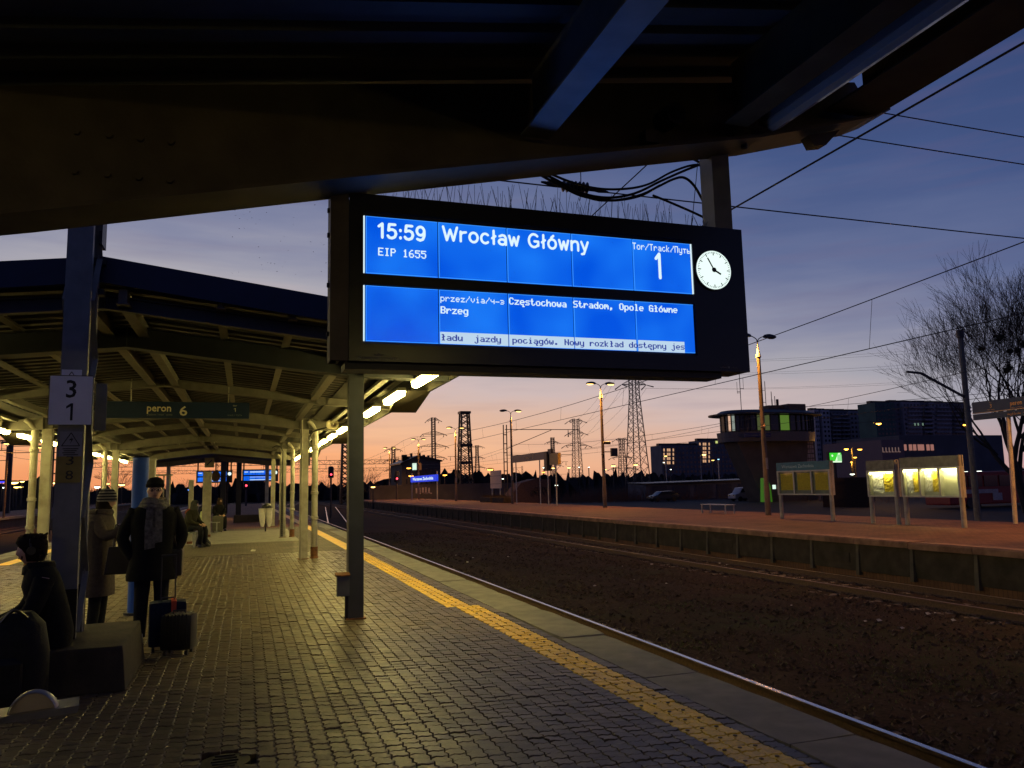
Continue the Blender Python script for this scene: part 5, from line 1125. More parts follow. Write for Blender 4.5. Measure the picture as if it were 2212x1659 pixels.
t = thing('carrier_bag', 'bright yellow-green carrier bag standing on the far bench', 'bag', (-1.5, 34.75, .42)); MB().loft([((-1.5, 34.75, .42), .19, .12), ((-1.5, 34.75, .62), .20, .13), ((-1.5, 34.75, .86), .15, .09)], 14, power=3).build('body', mat('green_yellow_plastic', (.55, .62, .28), .45, var=.15), t); MB().tube(spl([(-1.56, 34.75, .85), (-1.5, 34.75, .98), (-1.44, 34.75, .85)]), .01, 5).build('handle', mat('green_yellow_plastic', (.5, .5, .2)), t)
# ------------------------------------------------------------------ lamps, boards and signs on platform seven
SOD = (1.0, .42, .07)
lens_on = emat('sodium_lens', (1.0, .60, .15), 4.5); lens_off = mat('dark_lens', (.10, .09, .08), .3)
polem = mat('brown_steel_pole', (.12, .085, .055), .6, var=.25, scale=3)
def luminaire(t, p, sx, on, nm='lamp_head'):
    p = Vector(p)
    h = MB().loft([(p+Vector((sx*.40, 0, .00)), .36, .16), (p+Vector((sx*.40, 0, .06)), .37, .17), (p+Vector((sx*.38, 0, .13)), .28, .13), (p+Vector((sx*.36, 0, .17)), .10, .06)], 14).build(nm, M['dark'], t, smooth=True)
    MB().loft([(p+Vector((sx*.50, 0, -.055)), .13, .08), (p+Vector((sx*.48, 0, -.03)), .21, .12), (p+Vector((sx*.47, 0, -.002)), .25, .14)], 14).build('lens', lens_on if on else lens_off, h, smooth=True)
def lamp_post(y, lab, on=(True, True), x=22.8, H=8.35, power=1900, extras=True, zoff=0, lights=True):
    t = thing('lamp_post', lab, 'lamp post', (x, y, zoff), 'double-headed lamp posts along platform seven')
    MB().tube([(x, y, zoff), (x, y, 1.3+zoff), (x, y, 1.35+zoff), (x, y, H-1.05+zoff)], [.135, .13, .115, .085], 12).build('pole', polem, t, smooth=True)
    MB().tube([(x, y, H-1.07+zoff), (x, y, H-1.0+zoff), (x, y, H-.6+zoff), (x, y, H-.3+zoff)], [.085, .13, .045, .03], 12).build('pole_cap', M['cream'], t, smooth=True)
    a = math.radians(0)
    for s, o in ((-1, on[0]), (1, on[1])):
        MB().tube(spl([(x, y, H-.35+zoff), (x+s*.06, y, H-.15+zoff), (x+s*.3, y, H-.02+zoff), (x+s*.45, y, H-.02+zoff)]), .022, 6).build('arm', M['dark'], t)
        luminaire(t, (x+s*.30, y, H-.05+zoff), s, o)
        if o and lights: light('lamp_light', 'SPOT', (x+s*.77, y, H-.16+zoff), power, SOD, t, .15, rot=(0, 0, 0), spread=2.7)
    if extras: MB().ext(x-.06, x+.06, y-.145, y-.13, 2.1+zoff, 2.62+zoff).build('notice', M['cream'], t)
    return t
lamp_post(30.9, 'nearest double-headed orange lamp post, right of the departure board, only its left head lit', (True, False))
lamp_post(48.3, 'second double-headed lamp post with a yellow glow down its pole and both heads lit')
lamp_post(67.5, 'third double-headed lamp post whose left head is dark', (False, True))
lamp_post(87.5, 'fourth double-headed lamp post standing left of the dark lattice tower')
lamp_post(107.8, 'fifth double-headed lamp post in front of the dark gabled house', H=8.3)
lamp_post(131, 'sixth double-headed lamp post left of the dark gabled house', H=8.3)
lamp_post(13.4, 'lamp post out of view to the right of the nearest info boards'); lamp_post(-4.5, 'lamp post out of view behind the photographer on platform seven')  # unseen posts added along the row to light beam and platform
lamp_post(-22, 'farthest lamp post behind the photographer on platform seven')
horn((22.78, 30.7, 4.05), 'horn loudspeaker clamped to the nearest lamp post of platform seven', .14, (.8, -.6, 0), mat('brown_horn', (.20, .12, .08), .5))
horn((22.8, 48.1, 3.55), 'pair-mounted dark loudspeaker on the yellow-glowing second lamp post', .14, (.9, -.4, 0), M['dark'])
c_ = thing('security_camera', 'dark camera and small square box on the second lamp post', 'camera', (22.8, 48, 3.9)); MB().tube([(22.7, 47.9, 4.3), (23.1, 47.7, 4.28)], .10, 10).build('camera', M['dark'], c_); MB().ext(23.25, 23.7, 47.9, 48.1, 3.4, 3.95).build('box', M['dark'], c_); MB().bar((22.8, 48.1, 3.7), (23.3, 48, 3.7), .05).build('bracket', M['dark'], c_)

alu = mat('aluminium_frame', (.42, .41, .36), .45, metal=.2, var=.12); post_m = mat('grey_green_post', (.30, .29, .24), .6, var=.15)
def T2(par, t, p, R, w, cap, m, b=0.): mb = MB(); text(mb, t, p, R, (0, 0, 1), w, cap, b); return mb.build('lettering', m, par)
def info_board(y0, y1, x, zb_, zt, n, lab, lit, title=None, posters=None, postw=.16):
    """board in the x = const plane facing -X (towards the tracks); y1 < y0 (y1 nearer)"""
    t = thing('information_board', lab, 'information board', (x, (y0+y1)/2, 0)); zh = zt-.34
    for y in (y0-postw*.4, y1+postw*.4): MB().tube([(x+.06, y, 0), (x+.06, y, zt)], postw/2, 12).build('post', post_m, t, smooth=True)
    MB().ext(x+.15, x+.19, y1, y0, zb_, zt).build('back', alu, t)
    MB().ext(x-.02, x+.058, y1, y0, zh, zt).build('header', mat('teal_header', (.02, .13, .17), .45) if title else mat('mirror_header', (.12, .12, .09), .25, var=.4, scale=6), t)
    fr = [(y1, y0, zh-.05, zh), (y1, y0, zb_, zb_+.05), (y1, y1+.05, zb_+.05, zh-.05), (y0-.05, y0, zb_+.05, zh-.05)]
    for q in range(1, n): c = y1+(y0-y1)*q/n; fr.append((c-.035, c+.035, zb_+.05, zh-.05))
    for a, b, c, d in fr: MB().ext(x-.03, x+.148, a, b, c, d).build('frame_bar', alu, t)
    cw = (y0-y1)/n; rr = random.Random(int(y0*10))
    for q in range(n):
        a, b = y1+cw*q+.06, y1+cw*(q+1)-.06; z0, z1 = zb_+.07, zh-.07
        if lit:
            bk = MB().ext(x+.135, x+.145, a-.02, b+.02, z0-.015, z1+.015).build('case_back', mat('case_back', (.55, .53, .40), .6, var=.06), t)
            MB().ext(x+.0, x+.03, a+.05, b-.05, z1-.025, z1+.005).build('case_tube', emat('case_tube', (1.0, .86, .38), 9.0), t); light('case_light', 'AREA', (x+.0, (a+b)/2, z1-.03), 20, (1.0, .80, .30), t, .05, b-a-.1, (0, math.radians(-42), 0))
        else: bk = MB().ext(x+.045, x+.055, a-.02, b+.02, z0-.015, z1+.015).build('case_back', mat('case_back_unlit', (.28, .26, .18), .6, var=.1), t)
        k = posters[q] if posters else 'y'
        if k == 'y': MB().ext(x+.036, x+.042, a+.05, b-.10, z0+.12, z1-.04).build('timetable', mat('yellow_timetable', (.80, .52, .03), .7, var=.35, scale=28), t)
        if k == 'w':
            m_ = (a+b)/2
            for (ya, yb_, col, nm) in ((m_+.02, b-.04, (.62, .60, .56), 'white_poster'), (a+.04, m_-.02, (.62, .45, .03), 'yellow_poster')):
                zz = z1-.05
                mb = MB(); G = 7; H_ = 12; vs = []
                ln = (z1-z0)*rr.uniform(.78, .86)
                for i in range(H_+1):
                    for j in range(G+1):
                        vs.append((x+.115-rr.uniform(0, .022), ya+(yb_-ya)*j/G+rr.uniform(-.01, .01), zz-ln*i/H_+rr.uniform(-.012, .012)))
                mb.add(vs, [(i*(G+1)+j, i*(G+1)+j+1, (i+1)*(G+1)+j+1, (i+1)*(G+1)+j) for i in range(H_) for j in range(G)]).build('crumpled_poster', mat(nm, col, .7, var=.12, scale=15), t)
        MB().ext(x-.012, x-.008, a-.01, b+.01, z0-.01, z1+.01).build('pane', glass('case_glass'), t)
    if title: T2(t, title, (x-.024, y0-.35, zh+.11), (0, -1, 0), (y0-y1)*.62, .13, mat('pale_lettering', (.35, .5, .5), .5), .0)
    return t
info_board(27.9, 24.75, 21.15, .98, 2.30, 3, 'teal-topped board reading Warszawa Zachodnia with three yellow timetables', False, 'Warszawa Zachodnia')
info_board(22.85, 21.55, 21.15, .93, 2.20, 1, 'narrow lit board with one case of crumpled white and yellow posters', True, posters='w')
info_board(21.30, 18.95, 21.15, .93, 2.25, 3, 'wide lit board with three cases, the nearest one empty', True, posters='-ww')
# orange light bounce on its near post is real sodium light
b7 = bench(22.35, 34.3, 'low pale bench on platform seven left of the nearest lamp post', L=2.3, along='y', w=.55, z=.46)
def sign7(y0, y1, x, z0, z1, lab, par_texts):
    t = thing('platform_sign', lab, 'sign', (x, (y0+y1)/2, z0)); MB().ext(x-.06, x+.06, y1, y0, z0, z1).build('panel', teal, t, bevel=.004)
    MB().ext(x-.075, x-.062, y1, y0, z0+.0, z0+.03).build('trim', mat('warm_trim', (.4, .3, .18), .5), t)
    for s_, yy, zz, w, cap, m in par_texts: T2(t, s_, (x-.066, yy, zz), (0, -1, 0), w, cap, m, .01)
    return t
a7, b7_ = sight(2108, 868, X=24.0), sight(2212, 890, X=24.0)
am_t = mat('amber_lettering', (.62, .36, .10), .5, emis=None)
t7 = sign7(20.7, 17.2, 24.0, 3.72, 4.12, 'dark sign reading peron 7 at the right edge of the photo', (('3', 20.0, 3.87, .07, .13, am_t), ('peron', 19.25, 3.87, .42, .15, am_t), ('7', 18.72, 3.83, .17, .24, am_t), ('platform / платформа', 19.25, 3.78, .42, .03, am_t), ('tor', 20.02, 4.04, .09, .03, am_t), ('track / путь', 20.12, 3.79, .28, .03, am_t)))
ex = MB().ext(23.94, 24.06, 17.2, 20.7, 3.50, 3.70).build('lower_panel', teal, t7)
T2(t7, 'wyjście  Centrum', (23.93, 19.4, 3.56), (0, -1, 0), 1.2, .07, am_t)
MB().tube([(24, 19.55, 0), (24, 19.42, 3.5)], .07, 10).build('post', mat('pale_post', (.45, .40, .32), .5), t7, smooth=True)
# far sign gantry with "peron 7" and yellow box
t = sign7(67.3, 58.6, 22.8, 3.62, 4.25, 'long dark sign box reading peron 7 on thin posts far along platform seven', (('peron', 63.6, 3.83, 1.1, .22, am_t), ('7', 62.0, 3.75, .4, .38, am_t)))
for y in (66.8, 60.8, 59.0): MB().tube([(22.95, y, 0), (22.95, y, 3.62)], .05, 8).build('post', galv, t)
MB().ext(22.6, 23.0, 58.3, 58.9, 2.7, 4.2).build('end_box', M['dark'], t)
t = thing('notice_box', 'large yellow notice box on a pole right of the far peron 7 sign', 'sign', (22.8, 56.8, 0)); x0y, x1y = sight(1189, 980, X=22.8), sight(1208, 1003, X=22.8)
MB().ext(22.7, 22.95, x1y.y, x0y.y, x1y.z, x0y.z).build('box', mat('yellow_box', (.55, .36, .08), .5, var=.1), t); MB().tube([(22.85, 57.0, 0), (22.85, 57.0, 3.2)], .06, 8).build('pole', galv, t); MB().ext(22.7, 22.9, 57.6, 58.3, 4.0, 4.4).build('top_box', M['dark'], t)
# blue illuminated station sign
t = thing('station_sign', 'glowing blue sign reading Warszawa Zachodnia far along platform seven', 'sign', (22, 101, 0)); 
MB().ext(21.95, 22.2, 93.6, 109.2, 2.35, 3.15).build('panel', emat('blue_sign', (8, 60, 215), 1.0), t)
mb = MB(); text(mb, 'Warszawa Zachodnia', (21.94, 107.8, 2.58), (0, -1, 0), (0, 0, 1), 12.6, .38, .03); mb.build('lettering', TXT, t)
for y in (93.8, 109.0): MB().tube([(22.1, y, 0), (22.1, y, 3.6)], .08, 8).build('post', galv, t)
# white map board
t = thing('map_board', 'tall pale notice board on two thin legs behind platform seven', 'information board', (25, 79.6, 0)); MB().ext(24.96, 25.06, 77.6, 81.2, 1.35, 3.2).build('panel', mat('grey_white_panel', (.30, .29, .33), .6, var=.12), t)
MB().ext(24.95, 24.96, 77.6, 81.2, 2.62, 2.66).build('stripe', M['dark'], t); MB().ext(24.95, 24.96, 77.6, 81.2, 1.80, 1.84).build('stripe', M['dark'], t)
for y in (78.0, 80.8): MB().tube([(25.02, y, -1.1), (25.02, y, 1.4)], .06, 8).build('leg', galv, t)
# planters
for k, (x, y) in enumerate(((23.4, 76.5), (23.4, 72.3))):
    t = thing('planter', ['long low dark planter behind the far departure end of platform seven, farther of two', 'long low dark planter on platform seven, nearer of two'][k], 'planter', (x, y, 0)); MB().ext(x-.5, x+.5, y-1.8, y+1.8, 0, .5).build('box', M['concdark'], t, bevel=.03)
    mb = MB(); rr = random.Random(k)
    for q in range(260):
        a, b = rr.uniform(-.45, .45), rr.uniform(-1.7, 1.7); h = rr.uniform(.1, .35); mb.add([(x+a, y+b, .5), (x+a+.03, y+b, .5), (x+a+rr.uniform(-.1, .1), y+b+rr.uniform(-.1, .1), .5+h)], [(0, 1, 2)])
    mb.build('shrub', mat('dry_shrub', (.05, .035, .02), .9), t)

# ------------------------------------------------------------------ overhead line
def catenary(x, ya, yb, zc, zm, lab, span=62, off=0):
    t = thing('overhead_line', lab, 'overhead wire', (x, (ya+yb)/2, zc))
    pc = [];  n = int((yb-ya)/4)
    def mz(y): u = ((y-off) % span)/span; return zm-1.0*4*u*(1-u)
    def cx(y): u = ((y-off)/span); return x+.25*(1-4*abs((u % 2)/2-.5))
    ys = [ya+(yb-ya)*i/n for i in range(n+1)]
    MB().tube([(cx(y), y, zc) for y in ys], .011, 4).build('contact_wire', M['wire'], t); MB().tube([(x, y, mz(y)) for y in ys], .012, 4).build('messenger_wire', M['wire'], t)
    y = ya+3
    k = 0
    while y < yb and k < 40: MB().tube([(cx(y), y, zc), (x, y, mz(y))], .006, 3).build('dropper', M['wire'], t); y += 6.5; k += 1
catenary(5.3, -8, 230, 4.6, 6.15, 'overhead line above the track beside platform six', 62, 8.3)
catenary(13.98, -8, 230, 4.6, 6.15, 'overhead line above the track beside platform seven', 62, 8.3)
catenary(27.5, 8, 260, 4.6, 6.0, 'overhead line above the first track behind platform seven', 60, 20); catenary(32.2, 8, 260, 4.6, 6.0, 'overhead line above the second track behind platform seven', 60, 40)
catenary(-8.1, 10, 230, 4.6, 6.1, 'overhead line above the track left of platform six', 62, 8.3); catenary(-16.8, 15, 230, 4.6, 6.1, 'overhead line above the track beside platform five', 62, 30)
mastm = mat('dark_mast_paint', (.045, .040, .035), .7, var=.25)
def lattice_mast(x, y, h, lab, z0=-1.0, arm=0, lit=None, w=.30, grp='catenary masts', wd=.16):
    t = thing('catenary_mast', lab, 'mast', (x, y, z0), grp); m_ = lit or mastm
    for s in (-1, 1): MB().ext(x-wd/2, x+wd/2, y+s*w/2-.03, y+s*w/2+.03, z0, z0+h).build('channel', m_, t) if False else MB().ext(x+s*w/2-.035, x+s*w/2+.035, y-wd/2, y+wd/2, z0, z0+h).build('channel', m_, t)
    z = z0+.3
    while z < z0+h-.2: MB().ext(x-w/2+.035, x+w/2-.035, y-wd/2, y+wd/2, z, z+.09).build('batten', m_, t); z += .95
    if arm:
        MB().bar((x, y, z0+h-.5), (x+arm, y, z0+h-.5), .07).build('arm', m_, t); MB().bar((x, y, z0+h-2.6), (x+arm*.62, y, z0+h-.55), .06).build('brace', m_, t); MB().bar((x, y, z0+h-3.2), (x+arm*.9, y, z0+h-3.2), .05).build('arm', m_, t)
        MB().tube([(x+arm*.85, y, z0+h-.5), (x+arm*.85, y, z0+h-1.3)], [.03, .07], 6).build('insulator', M['dark'], t)
    return t
lattice_mast(26.0, 79.0, 9.0, 'slim lattice catenary mast with a long bracket arm behind platform seven, orange-lit low down', arm=8.5, w=.35)
gal = mat('galvanised_mast', (.20, .22, .23), .5, var=.15)
t = thing('catenary_mast', 'round grey-green catenary mast with a small lamp beyond the lit boards at the right', 'mast', (34.6, 30.2, -1.1)); MB().tube([(34.6, 30.2, -1.1), (34.6, 30.2, 8.6)], [.16, .13], 12).build('pole', mat('green_grey_mast', (.10, .11, .10), .6), t); MB().tube([(34.6, 30.2, 8.6), (34.6, 30.2, 9.0)], .19, 12).build('pole_cap', M['dark'], t)
MB().bar((34.6, 30.2, 5.5), (31.8, 30.2, 6.7), .10).build('arm', M['darker'], t); MB().bar((31.8, 30.2, 6.7), (30.9, 30.2, 6.75), .10).build('arm', M['darker'], t)
# light portals far down the line
def portal(y, x0, x1, z0, z1, lab, legs=True, m_=mastm):
    t = thing('signal_gantry', lab, 'gantry', ((x0+x1)/2, y, z0))
    for z in (z0, z1): MB().bar((x0, y, z), (x1, y, z), .10).build('chord', m_, t)
    n = int((x1-x0)/1.0); k = 0; x = x0; mb = MB()
    while x < x1-.2:
        w = min(1.1, x1-x); 
        a, b = ((x, y, z0), (x+w, y, z1)) if k % 2 == 0 else ((x, y, z1), (x+w, y, z0)); mb.bar(a, b, .06); mb.bar((x, y, z0), (x, y, z1), .05); x += 1.1; k += 1
    tag(mb.build('lacing', m_, t), kind='stuff')
    if legs:
        for x in (x0, x1):
            MB().ext(x-.2, x+.2, y-.2, y+.2, -1.1, z1).build('leg', m_, t)
    x = x0+3
    while x < x1: MB().bar((x, y, z1), (x, y, z1+.9), .06).build('finial', m_, t); x += 6
gantries = [(178, -34, 32, 7.1, 8.0, 'truss gantry spanning the tracks beyond the end of platform six'), (262, -40, 62, 7.4, 8.4, 'farther truss gantry low over the horizon'), (92, -42, -22.5, 6.3, 7.3, 'dark truss gantry seen between the left posts at the edge of the photo')]
for g in gantries: portal(*g)
rr = random.Random(21); k = 0
wh = ['left of the help column', 'above the seated traveller', 'between the left canopy posts', 'behind the far departure boards', 'right of the far departure boards', 'just left of the front post', 'just right of the front post', 'left of the gabled house', 'beside the dark lattice tower', 'right of the far peron sign', 'under the big pylon', 'left of the big pylon']
for i, (x, y, h, a) in enumerate(((-12.4, 62, 8.8, -3.5), (-12.4, 124, 8.8, 3.5), (-22, 75, 8.8, 3.8), (-4.2, 135, 9, 3.6), (3.4, 150, 9, 3.4), (9.8, 120, 9, -3.2), (9.8, 175, 9, 3.2), (21, 190, 9, -3.4), (29.5, 160, 9, 3.6), (41, 150, 9, -3.5), (64, 160, 8, 3), (74, 210, 8, -3))):
    lattice_mast(x, y, h, f'thin dark distant catenary mast with a bracket arm {wh[i]}', arm=a, w=.3, grp='distant catenary masts')
# signals
def signal(px, py, Y, lab, h):
    p = sight(px, py, Y=Y); t = thing('railway_signal', lab, 'signal', (p.x, p.y, -1)); MB().tube([(p.x, p.y, -1), (p.x, p.y, p.z+h)], .07*Y/60, 8).build('post', mastm, t)
    r = .115*Y/60; MB().loft([(p+Vector((0, 0, -2.2*r)), 1.3*r, r), (p+Vector((0, 0, -1.9*r)), 1.8*r, r), (p+Vector((0, 0, 4.4*r)), 1.8*r, r), (p+Vector((0, 0, 5.2*r)), 1.2*r, r)], 12).build('head', M['darker'], t, smooth=True)
    MB().sphere(p+Vector((0, -1.1*r, 0)), r*.62, 10, 8).build('red_lamp', emat('red_signal', (1.0, .05, .08), 5), t)
signal(715, 1025, 75, 'red railway signal left of the front canopy post', 0); signal(857, 1034, 110, 'red railway signal left of the dark gabled house', 0); signal(532, 1049, 95, 'small red signal right of the far departure boards', 0)
# ------------------------------------------------------------------ trees
def tree_mesh(name, seed, H, spread, depth=6, trunk_r=.28, m=None, split=3, thin=.6, first=.22, up=.35):
    rr = random.Random(seed); tw = MB(); tr = MB(); tips = []
    def br(p, d, L, r, lv, n):
        q = p; pts = [p]; dd = d
        seg = 3 if lv < 3 else 2
        for i in range(seg):
            dd = (dd+Vector((rr.gauss(0, .10), rr.gauss(0, .10), up*.10*(1 if lv else .3)))).normalized(); q = q+dd*L/seg; pts.append(q)
        r = max(r, .010)
        rs = [r*(1-(1-thin)*i/seg) for i in range(seg+1)]
        (tr if lv < 2 else tw).tube(pts, rs, 7 if lv < 2 else (4 if lv < 4 else 3), cap=False)
        if lv in (4, 5): tips.append(q)
        if lv >= depth: return
        k = split+(rr.random() < (.48 if split == 2 else .4))+(2 if lv == 0 and split == 2 else 0)
        for i in range(k):
            t = 1.0 if i == 0 else rr.uniform(.45, 1.0); o = pts[0].lerp(pts[-1], t) if t < 1 else q
            ang = rr.uniform(.12, .3) if i == 0 else rr.uniform(.35, .8)*spread; az = rr.uniform(0, 6.283)
            a = dd.cross(Vector((math.cos(az), math.sin(az), .3))).normalized()
            nd = (Matrix.Rotation(ang, 3, a) @ dd).normalized()
            br(o, nd, L*(rr.uniform(.62, .84) if split == 3 else rr.uniform(.74, .92)), r*thin*rr.uniform(.7, .95), lv+1, n)
    br(Vector((0, 0, 0)), Vector((rr.gauss(0, .02), rr.gauss(0, .04), 1)).normalized(), H*first, trunk_r, 0, 0)
    return tr.mesh('trunk', m), tw.mesh('branches', m), tips
bark = mat('dark_bark', (.022, .019, .017), .9, var=.3)
def tree_at(x, y, z, meshes, s, rot, lab, grp=None):
    t = thing('bare_tree', lab, 'tree', (x, y, z), grp); t.rotation_euler = (0, 0, rot); t.scale = (s, s, s)
    for nm, me in zip(('trunk', 'branches'), meshes): c = bpy.data.objects.new(nm, me); COL.objects.link(c); c.parent = t
    return t
tb1 = tree_mesh('t', 3, 33, .74, 8, .34, bark, 2, .62, .125, .55)
big1 = tree_at(51.6, 41.0, -1.1, tb1[:2], .97, .4, 'large bare tree full of mistletoe balls at the right edge of the photo')
tb1b = tree_mesh('t', 9, 33, .74, 8, .34, bark, 2, .62, .125, .55)
tree_at(57.5, 42.5, -1.1, tb1b[:2], 1.05, 2.1, 'second large bare tree behind the mistletoe tree, cut by the right edge')
# mistletoe: each ball a thing
rr = random.Random(8); mist = mat('mistletoe', (.025, .03, .014), .9, var=.3)
cand = [q for q in tb1[2] if 6 < q.z < 14 and abs(q.x)+abs(q.y) < 5]; rr.shuffle(cand); ms_ = []
for k in range(3):
    mb = MB()
    for q in range(420):
        d = Vector((rr.gauss(0, 1), rr.gauss(0, 1), rr.gauss(0, 1))).normalized(); p = d*rr.uniform(.12, .42); e = Vector((rr.gauss(0, 1), rr.gauss(0, 1), rr.gauss(0, 1)))*.05
        mb.add([p, p+e, p+d*.09+e*.3], [(0, 1, 2)])
    ms_.append(mb.sphere((0, 0, 0), .26, 10, 7).mesh('mistletoe', mist))
Rz = Matrix.Rotation(.4, 3, 'Z')
for k, q in enumerate(cand[:13]):
    o = bpy.data.objects.new('mistletoe_ball', ms_[k % 3]); COL.objects.link(o); o.location = Vector((51.6, 41.0, -1.1))+Rz @ q*.97; o.scale = (rr.uniform(.5, .95),)*3; tag(o, 'dark round mistletoe ball growing in the large bare tree at the right', 'mistletoe', 'mistletoe balls in the bare tree')
# mid distance trees
small = [tree_mesh('t', 30+i, 9, 1.0, 5, .14, bark, 3, .6, .22, .4)[:2] for i in range(4)]
spots = [(1680-70, 985, 230, 1.3, 'bare tree standing left of the pale apartment block'), (1068, 992, 120, .8, 'bare tree behind the long peron 7 sign'), (1150, 995, 130, .75, 'bare tree behind the yellow notice box'), (1215, 1000, 150, .75, 'low bare tree right of the yellow notice box'),
         (795, 1000, 120, 1.0, 'bare tree just right of the front canopy post'), (812, 1012, 140, .8, 'smaller bare tree left of the gabled house'), (1500-85, 985, 230, 1.0, 'bare tree between the big pylon and the apartment block'),
         (1020, 1006, 150, .8, 'bare tree right of the dark lattice tower'), (1255, 1010, 190, .9, 'bare tree under the second pylon'), (975, 1010, 160, .8, 'bare tree behind the dark house roof'), (400, 1010, 200, 1.0, 'bare tree left of the far departure boards'), (255, 1000, 160, 1.3, 'dark dense tree silhouette right of the mast'), (35, 1010, 190, 1.0, 'bare tree at the far left edge of the photo'),
         (560, 1012, 190, 1.0, 'bare tree seen between the right canopy posts'), (700, 1015, 200, 1.0, 'bare tree behind the left red signal'), (90, 1016, 230, 1.0, 'bare tree between the left canopy posts')]
for i, (px, py, Y, s, lab) in enumerate(spots):
    p = sight(px, 1050, Y=Y); tree_at(p.x, p.y, -1.1, small[i % 4], s, i*1.7, lab)
for i in range(46):
    rr2 = random.Random(900+i); px = rr2.uniform(-40, 1500); Y = rr2.uniform(210, 330); p = sight(px, 1050, Y=Y)
    tree_at(p.x, Y, -1.1, small[i % 4], rr2.uniform(.5, .95), rr2.uniform(0, 6), 'small bare tree in the dark line of trees along the horizon', 'bare trees along the horizon')
# far scrub and woodland, one uncountable mass
mb = MB(); rr = random.Random(77)
for k in range(2600):
    px = rr.uniform(-120, 1800); Y = rr.choice((rr.uniform(125, 200), rr.uniform(200, 420))); p = sight(px, 1050, Y=Y)
    if -20 < p.x < 36 and Y < 250: continue
    if p.x > 50 and Y < 128: continue
    h = rr.uniform(.010, .019)*Y*(1 if Y > 150 else .8); w = h*rr.uniform(.5, .9)
    for q in range(22):
        a = rr.uniform(-1, 1); hh = h*(1-a*a*.35)*rr.uniform(.45, 1.15); dx = a*w*1.3; dy = rr.uniform(-w, w)
        mb.add([(p.x+dx*.5-.035*w, Y+dy, -1.1), (p.x+dx*.5+.035*w, Y+dy+.2, -1.1), (p.x+dx*1.4+rr.uniform(-.25, .25)*w, Y+dy, -1.1+hh)], [(0, 1, 2)])
for Y, hb, x0, x1 in ((255, 5.6, -260, 330), (205, 3.6, -200, 40), (330, 8.0, -300, 430), (150, 3.9, 40, 66)):
    x = x0; pv = None
    while x < x1:
        hq = hb*(.75+.35*math.sin(x*.05+Y)*math.sin(x*.021)+rr.uniform(-.2, .2)+(.25 if rr.random() < .12 else 0)); c = [(x, Y+rr.uniform(-3, 3), -1.1), (x, Y, -1.1+hq)]
        if pv: mb.add([pv[0], c[0], c[1], pv[1]], [(0, 1, 2, 3)])
        pv = c; x += rr.uniform(.6, 1.8)
tag(mb.build('woodland', bark), kind='stuff')
# low scrub bank beyond the tracks on the right, catching brown lamp light
mb = MB()
for k in range(5200):
    x, y = rr.uniform(62, 100), rr.uniform(66, 96)
    if rr.random() < .5: x, y = rr.uniform(44, 66), rr.uniform(100, 122)
    h = rr.uniform(.5, 2.6); a = rr.uniform(0, 6.3)
    mb.add([(x-.02, y, -1.1), (x+.02, y+.02, -1.1), (x+math.cos(a)*.5, y+math.sin(a)*.5, -1.1+h)], [(0, 1, 2)])
tag(mb.build('brushwood', mat('brown_brushwood', (.10, .05, .03), .95, var=.3)), kind='stuff')

# ------------------------------------------------------------------ pylons and towers
steel = mat('pylon_steel', (.07, .06, .06), .7, var=.15)
def pylon(px, pybase, Y, pytop, wbase, wtop, arms, lab, m=steel, dens=14, waist=None, nbar=.12):
    b = sight(px, pybase, Y=Y); ht = sight(px, pytop, Y=Y).z; z0 = -1.1; x0 = b.x
    t = thing('pylon', lab, 'pylon', (x0, Y, z0)); H = ht-z0; w0, w1 = wbase/2, wtop/2; zw = z0+H*(waist or 1)
    def wz(z): return w0+(w1-w0)*min(1, (z-z0)/(zw-z0))
    body = MB(); cs = [(-1, -1), (1, -1), (1, 1), (-1, 1)]
    levels = [z0]; 
    while levels[-1] < ht-.1: levels.append(min(ht, levels[-1]+max(1.0, wz(levels[-1])*1.45)))
    for a, b_ in zip(levels[:-1], levels[1:]):
        wa, wb = wz(a), wz(b_)
        for i in range(4):
            c, d = cs[i], cs[(i+1) % 4]
            body.bar((x0+c[0]*wa, Y+c[1]*wa, a), (x0+c[0]*wb, Y+c[1]*wb, b_), nbar*1.6)
            body.bar((x0+c[0]*wa, Y+c[1]*wa, a), (x0+d[0]*wb, Y+d[1]*wb, b_), nbar*.7); body.bar((x0+d[0]*wa, Y+d[1]*wa, a), (x0+c[0]*wb, Y+c[1]*wb, b_), nbar*.7)
    body.build('lattice_body', m, t)
    for (fz, L) in arms:
        z = z0+H*fz; w = wz(z); ar = MB()
        for s in (-1, 1):
            tip = (x0+s*L, Y, z)
            for c in (-1, 1): ar.bar((x0+s*w, Y+c*w, z), tip, nbar); ar.bar((x0+s*w, Y+c*w, z+H*.035), tip, nbar*.8)
            for q in (1, 2, 3): xx = x0+s*(w+(L-w)*q/4); ar.bar((xx, Y-w*(1-q/4), z), (xx-s*L*.15, Y+w*(1-q/4), z+H*.035*(1-q/4)), nbar*.6)
        arm = ar.build('cross_arm', m, t)
        for s in (-1, 1):
            for dy in (-1, 1): MB().tube([(x0+s*L, Y+dy*.3, z-.1), (x0+s*(L+.3), Y+dy*3.2, z-.9)], [.10, .16], 6).build('insulator', M['dark'], t)
    return t, x0, Y, z0, H
big = pylon(1377, 1010, 180, 772, 4.9, 1.9, ((.795, 3.5), (.90, 4.3), (.99, 3.4)), 'big steel lattice pylon behind the departure board, right of the second lamp post', waist=.72)
P2 = pylon(1247, 1010, 278, 905, 3.6, 1.9, ((.97, 2.9), (.80, 3.2), (.63, 4.6)), 'mid-distance lattice pylon left of the second lamp post', waist=.9)
P3 = pylon(937, 1010, 325, 902, 3.2, 1.4, ((.965, 2.6), (.78, 4.7), (.62, 5.5), (.47, 4.7)), 'tall slim pylon with four arms behind the gabled house', waist=.5, nbar=.16)
